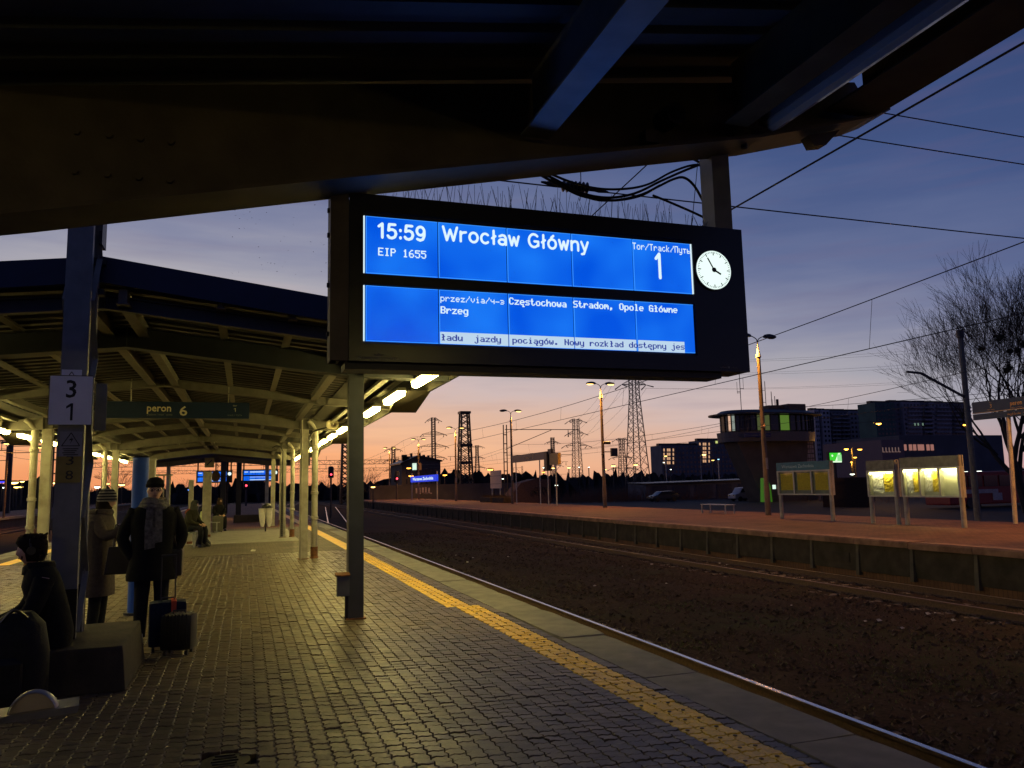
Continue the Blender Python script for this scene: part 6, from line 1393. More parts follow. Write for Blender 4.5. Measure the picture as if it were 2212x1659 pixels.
P4 = pylon(1195, 1010, 467, 945, 4, 1.8, ((.90, 4.1), (.66, 4.5), (.45, 5.6)), 'small far pylon left of the yellow notice box', waist=.8, nbar=.2)
P5 = pylon(1345, 1010, 345, 948, 4, 2.0, ((.985, 3.1), (.62, 5.5), (.40, 6.3)), 'far pylon just left of the big pylon', waist=.8, nbar=.16)
P6 = pylon(1031, 1010, 520, 962, 4, 1.6, ((.96, 4.5), (.72, 4.5), (.5, 5.5)), 'smallest faint pylon right of the dark lattice tower', waist=.8, nbar=.2)
P7_ = pylon(850, 1020, 420, 965, 4, 1.6, ((.93, 4), (.70, 4.5), (.5, 4)), 'faint pylon behind the sixth lamp post', waist=.8, nbar=.2)
ft = pylon(1005, 1030, 146, 894, 2.7, 1.5, (), 'stout dark lattice floodlight tower right of the gabled house', m=M['darker'], nbar=.17)
MB().ext(ft[1]-1.05, ft[1]+1.05, 145, 147, ft[3]+ft[4], ft[3]+ft[4]+.45).build('platform', M['darker'], ft[0])
for f_ in (.42, .62): MB().ext(ft[1]-1.2, ft[1]+1.2, 144.8, 147.2, ft[3]+ft[4]*f_, ft[3]+ft[4]*f_+.5).build('gallery', M['darker'], ft[0])
ft2 = pylon(745, 1030, 150, 958, 1.5, 1.0, (), 'smaller dark lattice mast hidden partly by the front canopy post', m=M['darker'], nbar=.2)
# power lines strung between the pylons
def strung(a, b, sag, lab, r=.05):
    a, b = Vector(a), Vector(b); return tag(MB().tube([a.lerp(b, t)+Vector((0, 0, -sag*4*t*(1-t))) for t in [k/14 for k in range(15)]], r, 3, cap=False).build('power_line', M['wire']), lab, 'power line', 'power lines between the pylons')
for (fz, L) in ((.795, 3.5), (.90, 4.3), (.99, 3.4)):
    for s in (-1, 1):
        z = big[3]+big[4]*fz-.9; nmz = {.795: 'lowest', .90: 'middle', .99: 'highest'}[fz]; sdz = 'left' if s < 0 else 'right'
        strung((big[1]+s*L, 180, z), (big[1]+s*L+120, 60, z+3), 5, f'{nmz} power line running right from the {sdz} arm of the big pylon', .022)
        f2, L2 = {.795: (.63, 4.6), .90: (.80, 3.2), .99: (.97, 2.9)}[fz]
        strung((big[1]+s*L, 180, z), (P2[1]+s*L2, 278, P2[3]+P2[4]*f2-.8), 3, f'{nmz} power line between the {sdz} arms of the big and second pylon', .03)
for s in (-1, 1):
    for f3, L3 in ((.78, 4.7), (.62, 5.5), (.47, 4.7)): strung((P3[1]+s*L3, 325, P3[3]+P3[4]*f3-1), (P7_[1]+s*10-20, 420, P7_[3]+P7_[4]*.7), 4, f'power line on the {"left" if s < 0 else "right"} of the { {.78: "upper", .62: "middle", .47: "lower"}[f3]} arm of the slim pylon behind the house', .035)

# ------------------------------------------------------------------ buildings
def flat_windows(t, x0, x1, y, z0, z1, cols, rows, m, wf=.5, hf=.5, nm='window', stuff=False):
    mb = MB(); cw, ch = (x1-x0)/cols, (z1-z0)/rows
    for i in range(cols):
        for j in range(rows):
            b = MB() if not stuff else mb; b.ext(x0+cw*(i+.5-wf/2), x0+cw*(i+.5+wf/2), y-.12, y-.02-.03*(j % 2), z0+ch*(j+.5-hf/2), z0+ch*(j+.5+hf/2))
            if not stuff: b.build(nm, m, t)
    if stuff: tag(mb.build(nm, m, t), kind='stuff')
dkw = mat('dark_window', (.02, .025, .035), .12, var=.2); plaster = mat('grey_plaster', (.075, .072, .072), .9, var=.2, scale=.5, tint=(.04, .04, .045), tscale=.3)
glow = emat('warm_window', (255, 196, 150), .62); glow2 = emat('yellow_green_window', (225, 235, 140), .8); wwhite = emat('white_window', (225, 255, 235), 1.0)
# gabled house
Yh = 140; a, b = sight(868, 1050, Y=Yh), sight(952, 1050, Y=Yh); zt = sight(905, 986, Y=Yh).z; ze = sight(872, 1002, Y=Yh).z; ze2 = sight(952, 996, Y=Yh).z
t = thing('gabled_house', 'dark three-storey house with low gable, chimneys and one lit window', 'house', ((a.x+b.x)/2, Yh, -1.1)); hx = a.x+(b.x-a.x)*.42
MB().prism([(a.x, -1.1), (b.x, -1.1), (b.x, ze2), (hx, zt), (a.x, ze)], 'y', Yh, Yh+11).build('wall', plaster, t)
MB().prism([(a.x-.3, ze-.1), (hx, zt-.05), (b.x+.3, ze2-.1), (b.x+.3, ze2+.15), (hx, zt+.25), (a.x-.3, ze+.15)], 'y', Yh-.4, Yh+11.4).build('roof', M['darker'], t)
for px, w, hh in ((873, .9, 1.3), (876, 1.4, .9), (888, .35, 1.0), (905, .5, .9), (915, .4, .8), (925, .35, .9), (933, .3, .8)):
    q = sight(px, 1000, Y=Yh+3); zz = zt-abs(q.x-hx)*(zt-ze)/(hx-a.x)*(1 if q.x < hx else .55); MB().ext(q.x-w/2, q.x+w/2, Yh+2.5, Yh+3.3, zz-.2, zz+hh).build('chimney', M['darker'], t)
flat_windows(t, a.x+.4, b.x-.4, Yh, .2, ze-.6, 7, 3, dkw, .32, .5)
q0 = sight(897, 1006, Y=Yh); 
for px, m_, w in ((895, wwhite, .75), (907, emat('dim_orange_window', (150, 90, 50), .5), .5)):
    q = sight(px, 1008, Y=Yh); MB().ext(q.x-w/2, q.x+w/2, Yh-.16, Yh-.121, q.z-.6, q.z+.6).build('lit_window', m_, t)
# low wall with graffiti in front of the house and long sheds
gw = thing('graffiti_wall', 'low wall with pale graffiti letters below the blue station sign', 'wall', (30, 118, -1.1)); g0, g1 = sight(885, 1060, Y=118), sight(932, 1060, Y=118)
MB().ext(g0.x-6, g1.x+14, 118, 118.4, -1.1, sight(900, 1047, Y=118).z).build('wall', plaster, gw)
rr = random.Random(5); x = g0.x+.9
pale = mat('pale_graffiti', (.42, .36, .36), .8, var=.3)
while x < g1.x-.3:
    h0, h1 = sight(900, 1068, Y=118).z, sight(900, 1052, Y=118).z; mb = MB(); w = rr.uniform(.16, .3); mb.ext(x, x+w, 117.94, 117.98, h0+rr.uniform(0, .2), h1-rr.uniform(0, .2))
    if rr.random() < .5: mb.ext(x, x+w*2.2, 117.94, 117.98, h0+.02, h0+.22)
    mb.build('graffiti_letter', pale, gw); x += w+rr.uniform(.14, .24)
t = thing('graffiti_hut', 'low brown curved hut with scribbled graffiti behind the yellow notice box', 'hut', sight(1175, 1060, Y=96)); a, b = sight(1142, 1060, Y=96), sight(1190, 1060, Y=96); zt = sight(1160, 1034, Y=96).z
MB().prism([(a.x-3, -1.1), (b.x, -1.1), (b.x, zt-.1), (a.x+1, zt), (a.x-1, zt-.5), (a.x-3, -.4)], 'y', 96, 99).build('wall', mat('brown_render', (.10, .06, .045), .9, var=.3), t)
for k in range(9):
    c = Vector((a.x+.5+k*(b.x-a.x-.8)/9, 95.95, (zt-1.1)/2+rr.uniform(-.2, .3))); MB().tube([c+Vector((math.cos(q)*.22, 0, math.sin(q)*.42)) for q in [j*.6 for j in range(8)]], .035, 4).build('graffiti_stroke', M['darker'], t)
# sheds and dark wall right
t = thing('shed_row', 'long low dark shed behind the parked cars with a pale band', 'shed', sight(1530, 1055, Y=108)); a, b = sight(1395, 1060, Y=110), sight(1640, 1060, Y=104)
MB().add([(a.x, 110, -1.1), (b.x, 104, -1.1), (b.x, 104, 1.5), (a.x, 110, 1.2), (a.x, 116, -1.1), (b.x, 110, -1.1), (b.x, 110, 1.7), (a.x, 116, 1.4)], [(0, 1, 2, 3), (4, 7, 6, 5), (3, 2, 6, 7), (0, 3, 7, 4), (1, 5, 6, 2)]).build('wall', mat('pale_dirty_wall', (.10, .10, .115), .9, var=.35, scale=.7), t)
MB().add([(a.x-.3, 109.6, 1.2), (b.x+.3, 103.6, 1.5), (b.x+.3, 103.6, 1.75), (a.x-.3, 109.6, 1.45), (b.x+.3, 110.3, 1.9), (a.x-.3, 116.3, 1.6)], [(0, 1, 2, 3), (3, 2, 4, 5)]).build('roof', M['darker'], t)
for k in range(5):
    f = .12+k*.19; p = Vector((a.x, 110, 0)).lerp(Vector((b.x, 104, 0)), f); MB().box((p.x, p.y-.12, .1), (2.2, .12, 1.9), Matrix.Rotation(-math.atan2(6, b.x-a.x), 3, 'Z')).build('panel', mat('dark_panel', (.05, .05, .06), .8, var=.3), t)
# control tower
Yc = 82; def_ = lambda px, py: sight(px, py, Y=Yc)
ct = thing('control_tower', 'railway signal box tower with an overhanging rounded glazed cab on a flaring stem', 'tower', (60, Yc, -1.1))
twr = mat('tower_render', (.095, .074, .058), .85, var=.2, scale=.8)
pts = [(def_(1588, 948), ), (def_(1606, 955), )]
poly = [def_(1602, 950), def_(1640, 1035), def_(1660, 1086), def_(1756, 1095), def_(1756, 945), def_(1700, 940)]
MB().prism([(p.x, max(p.z, -1.1)) for p in poly], 'y', Yc+1, Yc+4).build('stem', twr, ct)
ry_ = 3.2; yc2 = Yc+2.6; xl, xr = sight(1549, 900, Y=yc2).x, sight(1752, 900, Y=yc2).x; cx_ = (xl+xr)/2; rx_ = math.sqrt(((xr-xl)/2)**2-(ry_*.72)**2)
def cab(z0, z1, e0=0, e1=0): return MB().loft([((cx_, yc2, z0), rx_+e0, ry_+e0), ((cx_, yc2, z1), rx_+e1, ry_+e1)], 40, power=2.6)
zA, zB, zC, zD, zE = def_(1620, 953).z, def_(1620, 932).z, def_(1620, 900).z, def_(1620, 895).z, def_(1620, 884).z
cab(zA, zB, -.1, 0).build('cab_skirt', mat('cab_cladding', (.10, .095, .10), .6, var=.15), ct)
cab(zB, zD, -.45, -.45).build('cab_core', mat('cab_inside', (.02, .024, .02), .7), ct)
cab(zD, zD+.18, .9, .9).build('canopy_disc', M['dark'], ct); cab(zD+.18, zE, .2, -.6).build('roof', M['darker'], ct)
def ell(a, e=0):
    c, s = math.cos(a), math.sin(a); return Vector((cx_+math.copysign(abs(c)**(2/2.6), c)*(rx_+e), yc2+math.copysign(abs(s)**(2/2.6), s)*(ry_+e), 0))
nW = 22
litw = {3: emat('dim_white', (150, 160, 150), .8), 8: emat('olive_lit', (70, 78, 44), 1.0), 9: emat('olive_lit', (70, 78, 44), 1.0), 11: emat('lime_lit', (140, 190, 75), .3)}
for k in range(nW):
    a0, a1 = pi+pi*k/nW, pi+pi*(k+.86)/nW; p0, p1 = ell(a0, -.22), ell(a1, -.22); n_ = Vector((p1.y-p0.y, p0.x-p1.x, 0)).normalized()*.05
    m_ = litw.get(k, dkw)
    if k == 2: m_ = emat('sky_seen_through', (236, 190, 160), .85)  # pane emits sky colour in place of a view through the cab
    MB().add([(*p0.xy, zB+.15), (*p1.xy, zB+.15), (*p1.xy, zD-.1), (*p0.xy, zD-.1), (*(p0-n_).xy, zB+.15), (*(p1-n_).xy, zB+.15), (*(p1-n_).xy, zD-.1), (*(p0-n_).xy, zD-.1)], [(0, 1, 2, 3), (7, 6, 5, 4), (0, 4, 5, 1), (3, 2, 6, 7), (0, 3, 7, 4), (1, 5, 6, 2)]).build('window', m_, ct)
    q = ell(pi+pi*(k+.93)/nW, -.15); MB().ext(q.x-.06, q.x+.06, q.y-.06, q.y+.06, zB, zD).build('mullion', M['darker'], ct)
b0, b1 = def_(1600, 940), def_(1656, 934); MB().ext(b0.x, b1.x, yc2-ry_-.2, yc2-ry_-.05, zA+.45, zA+.95).build('blue_name_panel', mat('dim_blue_panel', (.015, .02, .10), .5), ct)
mb = MB(); text(mb, 'Warszawa Zachodnia', (b0.x+.1, yc2-ry_-.22, zA+.58), (1, 0, 0), (0, 0, 1), b1.x-b0.x-.2, .22); mb.build('lettering', dim_t, ct)
r0, r1 = def_(1714, 888), def_(1752, 874); MB().ext(r0.x, r1.x, Yc+1, Yc+5, zE-.6, r1.z+.2).build('roof_hut', twr, ct, bevel=.1); q = def_(1700, 880); MB().ext(q.x-1.2, q.x+1.1, Yc+2, Yc+4, zE-.2, zE+.75).build('roof_box', twr, ct)
MB().tube([(def_(1713, 880).x, Yc+3, zE), (def_(1713, 880).x, Yc+3, def_(1713, 857).z)], .17, 8).build('flue', M['darker'], ct)
def antenna(px, pyb, pyt, arms):
    p, q = def_(px, pyb), def_(px, pyt); x, y = p.x, Yc+3; mb = MB().tube([(x, y, p.z-.3), (x, y, q.z)], .045, 5).build('antenna', M['dark'], ct)
    for dx, z0, z1 in arms: zz = q.z-(q.z-p.z)*z0; MB().tube([(x, y, zz), (x+dx, y, zz)], .03, 4).tube([(x+dx, y, zz-.1), (x+dx, y, q.z-(q.z-p.z)*z1)], .03, 4).build('dipole', M['dark'], mb)
antenna(1633, 886, 790, ((-.45, .55, .35), (.5, .45, .2), (-.45, .52, .3))); antenna(1688, 884, 817, ((-.7, .30, .05), (-.7, .70, .45))); antenna(1701, 884, 840, ()); antenna(1708, 884, 850, ((-.4, .6, .2), (.4, .6, .2)))
s0, s1 = def_(1752, 915), def_(1777, 1010); MB().ext(s0.x, s1.x+.3, Yc+1.5, Yc+5, -1.1, s0.z+.3).build('stair_tower', twr, ct)
gb = emat('glass_block', (150, 116, 100), .55)
for i in range(4):
    for j in range(9):
        x0 = s0.x+.12+i*(s1.x-s0.x)/4; z0 = s1.z+.1+j*(s0.z-s1.z-.2)/9; MB().ext(x0, x0+(s1.x-s0.x)/4-.12, Yc+1.42, Yc+1.49, z0, z0+(s0.z-s1.z)/9-.14).build('glass_block', mat('glass_block_mat', (.40, .32, .28), .25, var=.35, scale=2), ct)
q0, q1 = def_(1638, 1082), def_(1652, 1034); gm = emat('green_kiosk', (80, 150, 28), .33)
t = thing('green_kiosk', 'lime green lit slanted kiosk wall at the foot of the control tower', 'kiosk', (q0.x, Yc-1, -1.1)); MB().prism([(def_(1636, 1082).x, -1.05), (def_(1652, 1082).x, -1.05), (def_(1648, 1050).x, def_(1648, 1050).z), (def_(1641, 1033).x, def_(1641, 1033).z), (def_(1636, 1033).x, def_(1628, 1033).z)], 'y', Yc-1.5, Yc-.6).build('wall', gm, t)
MB().ext(def_(1634, 1040).x, def_(1634, 1040).x+.12, Yc-1.62, Yc-1.52, def_(1634, 1056).z, def_(1634, 1030).z).build('lamp_bracket', M['darker'], t); MB().box((def_(1655, 1052).x, Yc-1.55, def_(1655, 1052).z), (.45, .06, .5)).build('lit_panel', wwhite, t)
# apartment blocks
def block(pxs, y, tops, lab, m_, detail=None, depth=14):
    xs = [sight(p, 1000, Y=y).x for p in pxs]; t = thing('apartment_block', lab, 'building', ((xs[0]+xs[-1])/2, y, -1.1), None)
    for i in range(len(xs)-1):
        z = sight((pxs[i]+pxs[i+1])/2, tops[i], Y=y).z; MB().ext(xs[i], xs[i+1], y+(i % 2)*2.0, y+depth, -1.1, z).build('wall', m_[i % len(m_)], t)
        MB().ext(xs[i]+.4, xs[i+1]-.4, y+4, y+7, z, z+1.5).build('roof_hut', M['darker'], t)
        nc_, nr_ = max(2, int((xs[i+1]-xs[i])/2.6)), int((z+1)/2.9); flat_windows(t, xs[i]+.3, xs[i+1]-.3, y+(i % 2)*2.0+.01, .5, z-.4, nc_, nr_, dkw, .5, .48, 'window_grid', True)
    return t, xs
cA = mat('block_grey', (.24, .23, .26), .9, var=.2, scale=.2); cB = mat('block_dark', (.13, .132, .155), .9, var=.2, scale=.2); cC = mat('block_green', (.07, .125, .11), .9, var=.2, scale=.2); cD = mat('block_pale', (.40, .37, .40), .9, var=.1, scale=.2)
t, xs = block((1430, 1515, 1608), 435, (962, 951), 'dark apartment block with three columns of lit stairwell windows left of the control tower', (cB, cB))
for (pa, pb, top, rows) in ((1433, 1453, 966, 4), (1514, 1534, 953, 5)):
    for c in range(4):
        for r_ in range(rows):
            px = pa+[0, 8, 12, 20][c]*(pb-pa)/20; p = sight(px+1.5, top+6+r_*9.2, Y=434.7); MB().box((p.x, 434.7 if pa < 1500 else 436.6, p.z), (.75 if c in (0, 3) else .95, .3, 1.7)).build('window', glow, t)
q = sight(1548, 955, Y=436.5); MB().box((q.x, 436.5, q.z), (1.4, .3, 1.5)).build('window', glow2, t)
t, xs = block((1430-0, 1450), 445, (964,), 'narrow end of the lit-stairwell apartment block', (cB,)) if False else (t, xs)
t, xs = block((1767, 1776, 1783, 1800, 1843, 1868, 1900), 410, (885, 885, 886, 887, 888, 888), 'tall many-storey apartment block with pale vertical bands right of the control tower', (cD, cB, cD, cB, cA, cB))
mb = MB()
for j in range(16):
    for (pa, pb) in ((1804, 1818), (1822, 1838), (1872, 1896)): p, q = sight(pa, 895+j*8.6, Y=408), sight(pb, 895+j*8.6, Y=408); mb.ext(p.x, q.x, 408.4, 410.2, p.z-.5, p.z+.5)
tag(mb.build('balcony', cA, t), kind='stuff')
t, xs = block((1900, 1942, 1960, 1998, 2022, 2062, 2112), 372, (870, 868, 869, 869, 870, 872), 'widest dark apartment block with a green end wall behind the lit boards', (cC, cB, cA, cB, cA, cB))
mb = MB()
for j in range(15):
    for (pa, pb) in ((1965, 1994), (2000, 2020), (2026, 2058), (2066, 2100)): p, q = sight(pa, 880+j*8.8, Y=370), sight(pb, 880+j*8.8, Y=370); mb.ext(p.x, q.x, 370.4, 372.2, p.z-.45, p.z+.55)
tag(mb.build('balcony', cA, t), kind='stuff')
for px in (1972, 1979, 1989): p = sight(px, 917, Y=371.5); MB().box((p.x, 369.9, p.z), (.8, .2, 1.5)).build('lit_window', emat('pale_green_window', (130, 160, 140), .6), t)
# station hall behind the boards
Ys = 118; t = thing('station_building', 'long low dark blue-grey building with two rows of pinkish lit windows behind the lit boards', 'building', (150, Ys, -1.1))
a, b, c = sight(1905, 968, Y=Ys), sight(1952, 955, Y=Ys), sight(2175, 950, Y=Ys)
MB().ext(a.x, b.x, Ys, Ys+16, -1.1, sight(1930, 950, Y=Ys).z).build('pylon_wall', mat('pinkish_wall', (.17, .125, .14), .85), t); MB().ext(b.x, c.x, Ys+1, Ys+18, -1.1, c.z+1).build('wall', mat('blue_grey_wall', (.075, .085, .105), .85, var=.2, scale=.3), t)
for i, px in enumerate((1968, 1980, 1989, 1999, 2006, 2018, 2027)):
    p = sight(px*1.0-5, 966, Y=Ys); MB().box((p.x, Ys+.9, p.z), (.60, .2, 1.15)).build('window', emat('pink_window', (190, 130, 118), .6), t)  # each pane has a flat pink emission
for px, s in ((1960, .3), (1972, .35), (1984, .4), (1993, .9), (2000, .7)): p = sight(px, 993, Y=Ys); MB().box((p.x, Ys+.9, p.z), (.5, .2, 1.0)).build('window', mat('pink_window_dim', (0, 0, 0), emis=(.12, .06, .055), estr=1), t)
mb = MB(); p = sight(1866+42, 977, Y=Ys-.2); text(mb, 'AUSTERIA', (p.x, Ys-.1, p.z), (1, 0, 0), (0, 0, 1), 5.2, 1.1) if False else mb.ext(p.x, p.x+4.6, Ys-.1, Ys-.02, p.z, p.z+.9); 
mb2 = MB()
for k in range(6): mb2.ext(p.x+k*.75, p.x+k*.75+.5, Ys-.14, Ys-.04, p.z, p.z+.12).ext(p.x+k*.75, p.x+k*.75+.12, Ys-.14, Ys-.04, p.z+.12, p.z+.9)
mb2.build('worn_lettering', mat('faint_letters', (0, 0, 0), emis=(.16, .10, .09), estr=1), t)
# dark fence behind boards
t = thing('paling_fence', 'dark paling fence with brown brushwood behind the teal-topped board', 'fence', (60, 64, -1.1)); fm = mat('dark_fence', (.04, .022, .02), .9)
fa, fb = sight(1775, 1030, Y=62), sight(1880, 1030, Y=58)
for k in range(46):
    p = Vector((fa.x, 62, 0)).lerp(Vector((fb.x, 58, 0)), k/45); MB().ext(p.x-.06, p.x+.06, p.y-.02, p.y+.02, -1.1, 1.6+.08*(k % 2)).build('pale', fm, t)
for z in (-.4, 1.2): MB().bar((fa.x, 62.05, z), (fb.x, 58.05, z), .06).build('rail', fm, t)
# vehicles
def car(px, Y, lab, col, van=False, mirror=1, s=1.0):
    p = sight(px, 1080, Y=Y); t = thing('parked_car', lab, 'car', (p.x, Y, -1.1)); x = p.x; f = mirror; L = 4.2*s
    prof = [(-L/2, .35), (-L/2+.05, .75), (-L/2+.9, .95), (-L/2+1.55, 1.42), (L/2-1.0, 1.46), (L/2-.15, 1.05), (L/2, .8), (L/2, .35)] if not van else [(-L/2, .35), (-L/2+.05, .9), (-L/2+.7, 1.05), (-L/2+1.15, 1.75), (L/2-.1, 1.85), (L/2, 1.5), (L/2, .35)]
    MB().prism([(x+u*f, w-1.1) for u, w in prof], 'y', Y-.85, Y+.85).build('body', col, t, bevel=.08, smooth=True)
    g = [(-L/2+1.05, .98), (-L/2+1.6, 1.36), (L/2-1.05, 1.38), (L/2-.5, 1.0)] if not van else [(-L/2+.85, 1.12), (-L/2+1.2, 1.62), (L/2-1.6, 1.66), (L/2-1.6, 1.12)]
    MB().prism([(x+u*f, w-1.1) for u, w in g], 'y', Y-.87, Y+.87).build('window', dkw, t)
    for u in (-L/2+.8, L/2-.8):
        for yy in (Y-.87, Y+.67): MB().tube([(x+u*f, yy, -.79), (x+u*f, yy+.2, -.79)], .31, 16).build('wheel', M['darker'], t)
    MB().box((x-f*(L/2-.02), Y-.5, -.35), (.06, .3, .16)).build('headlight', M['railtop'], t); MB().box((x-f*(L/2-.02), Y+.5, -.35), (.06, .3, .16)).build('headlight', M['railtop'], t); MB().box((x+f*(L/2-1.1), Y-.95, -.1), (.16, .14, .1)).build('mirror', M['darker'], t)
    return t
car(1432, 99, 'dark blue parked car behind platform seven', mat('dark_blue_paint', (.03, .04, .06), .25))
car(1604, 90, 'small silver van parked at the foot of the control tower', mat('silver_paint', (.40, .36, .36), .3), van=True, s=.8)
bx_ = sight(2090, 1050, Y=50); t = thing('red_bus', 'dark red bus standing behind the lit boards', 'bus', (bx_.x+3, 50, -1.1))
MB().ext(bx_.x-2, bx_.x+9, 50, 52.5, -.8, 1.9).build('body', mat('bus_red', (.30, .018, .014), .35), t, bevel=.12)
for k in range(6): MB().ext(bx_.x-1.6+k*1.7, bx_.x-.15+k*1.7, 49.93, 49.99, .65, 1.55).build('window', dkw, t)
MB().ext(bx_.x-1.9, bx_.x+3.2, 49.9, 49.96, .1, .42).build('white_stripe', mat('bus_white', (.5, .42, .4), .5), t); MB().ext(bx_.x+2.6, bx_.x+3.6, 49.9, 49.96, -.5, .1).build('white_mark', mat('bus_white', (.5, .42, .4), .5), t)
for x in (.2, 6.6): MB().tube([(bx_.x+x, 49.95, -.65), (bx_.x+x, 50.3, -.65)], .45, 18).build('wheel', M['darker'], t)
# green billboard
q0, q1 = sight(1793, 998, Y=74), sight(1816, 978, Y=74); t = thing('green_billboard', 'small bright green and white lit billboard right of the control tower', 'billboard', ((q0.x+q1.x)/2, 74, -1.1))
MB().ext(q0.x-.15, q1.x+.15, 74, 74.3, q0.z-.15, q1.z+.12).build('case', M['darker'], t); MB().ext(q0.x, q1.x, 73.94, 73.99, q0.z+.12, q1.z).build('screen', emat('billboard_green', (60, 200, 50), 1.15), t)
w = q1.x-q0.x; h = q1.z-q0.z
MB().add([(q0.x+w*.42, 73.92, q0.z+.12), (q0.x+w*.60, 73.92, q0.z+.12), (q0.x+w*.92, 73.92, q1.z-.03), (q0.x+w*.74, 73.92, q1.z-.03)], [(0, 1, 2, 3)]).build('white_band', emat('billboard_white', (225, 255, 215), 1.1), t)
MB().sphere((q0.x+w*.2, 73.92, q0.z+h*.68), h*.12, 10, 8, (1, .1, 1)).build('pale_mark', emat('billboard_white', (225, 255, 215), 1.1), t); MB().ext(q0.x+w*.62, q1.x, 73.90, 73.93, q0.z+.1, q0.z+h*.8).build('pale_field', emat('billboard_pale', (150, 225, 150), 1.0), t)
MB().ext(q0.x, q1.x, 73.93, 73.98, q0.z-.06, q0.z+.1).build('lettering', emat('billboard_white', (225, 255, 215), .8), t); MB().ext((q0.x+q1.x)/2-.15, (q0.x+q1.x)/2+.15, 74.1, 74.25, -1.1, q0.z-.1).build('post', M['darker'], t)
# street lamps in the distance
def far_lamp(px, py, Y, lab, col, r=.16, strength=14, arm=0, double=False, pole=True, pm_=None, lit=0):
    p = sight(px, py, Y=Y); t = thing('street_lamp', lab, 'street lamp', (p.x+arm, Y, -1.1), 'distant street lamps')
    if pole: MB().tube([(p.x+arm, Y+.1, -1.1), (p.x+arm, Y+.1, p.z+.1)], .05+Y*.0004, 6).build('pole', pm_ or mastm, t)
    for s in ((0,) if not double else (0, 1)):
        o = Vector((s*2.2, 0, -.05*s)); MB().loft([(p+o+Vector((0, 0, .02)), r*2.2, r*1.4), (p+o+Vector((0, 0, r*.8)), r*1.2, r)], 10).build('lamp_head', M['dark'], t, smooth=True)
        MB().sphere(p+o, r, 10, 6, (1.7, 1, .7)).build('lens', emat(f'lamp_{col[0]}_{col[1]}_{strength}', tuple(c for c in col), strength), t, smooth=True)
    if arm or double: MB().bar((p.x+arm, Y+.1, p.z+.1), (p.x+(2.2 if double else 0), Y+.1, p.z+.1), .06).build('arm', M['dark'], t)
    if lit: light('lamp_light', 'POINT', (p.x, Y-.1, p.z-.3), lit, (col[0]/255, (col[1]/255)**2, (col[2]/255)**2), t, .2)
OR, YE, WH, CY = (255, 170, 60), (255, 205, 110), (240, 250, 230), (160, 220, 255)
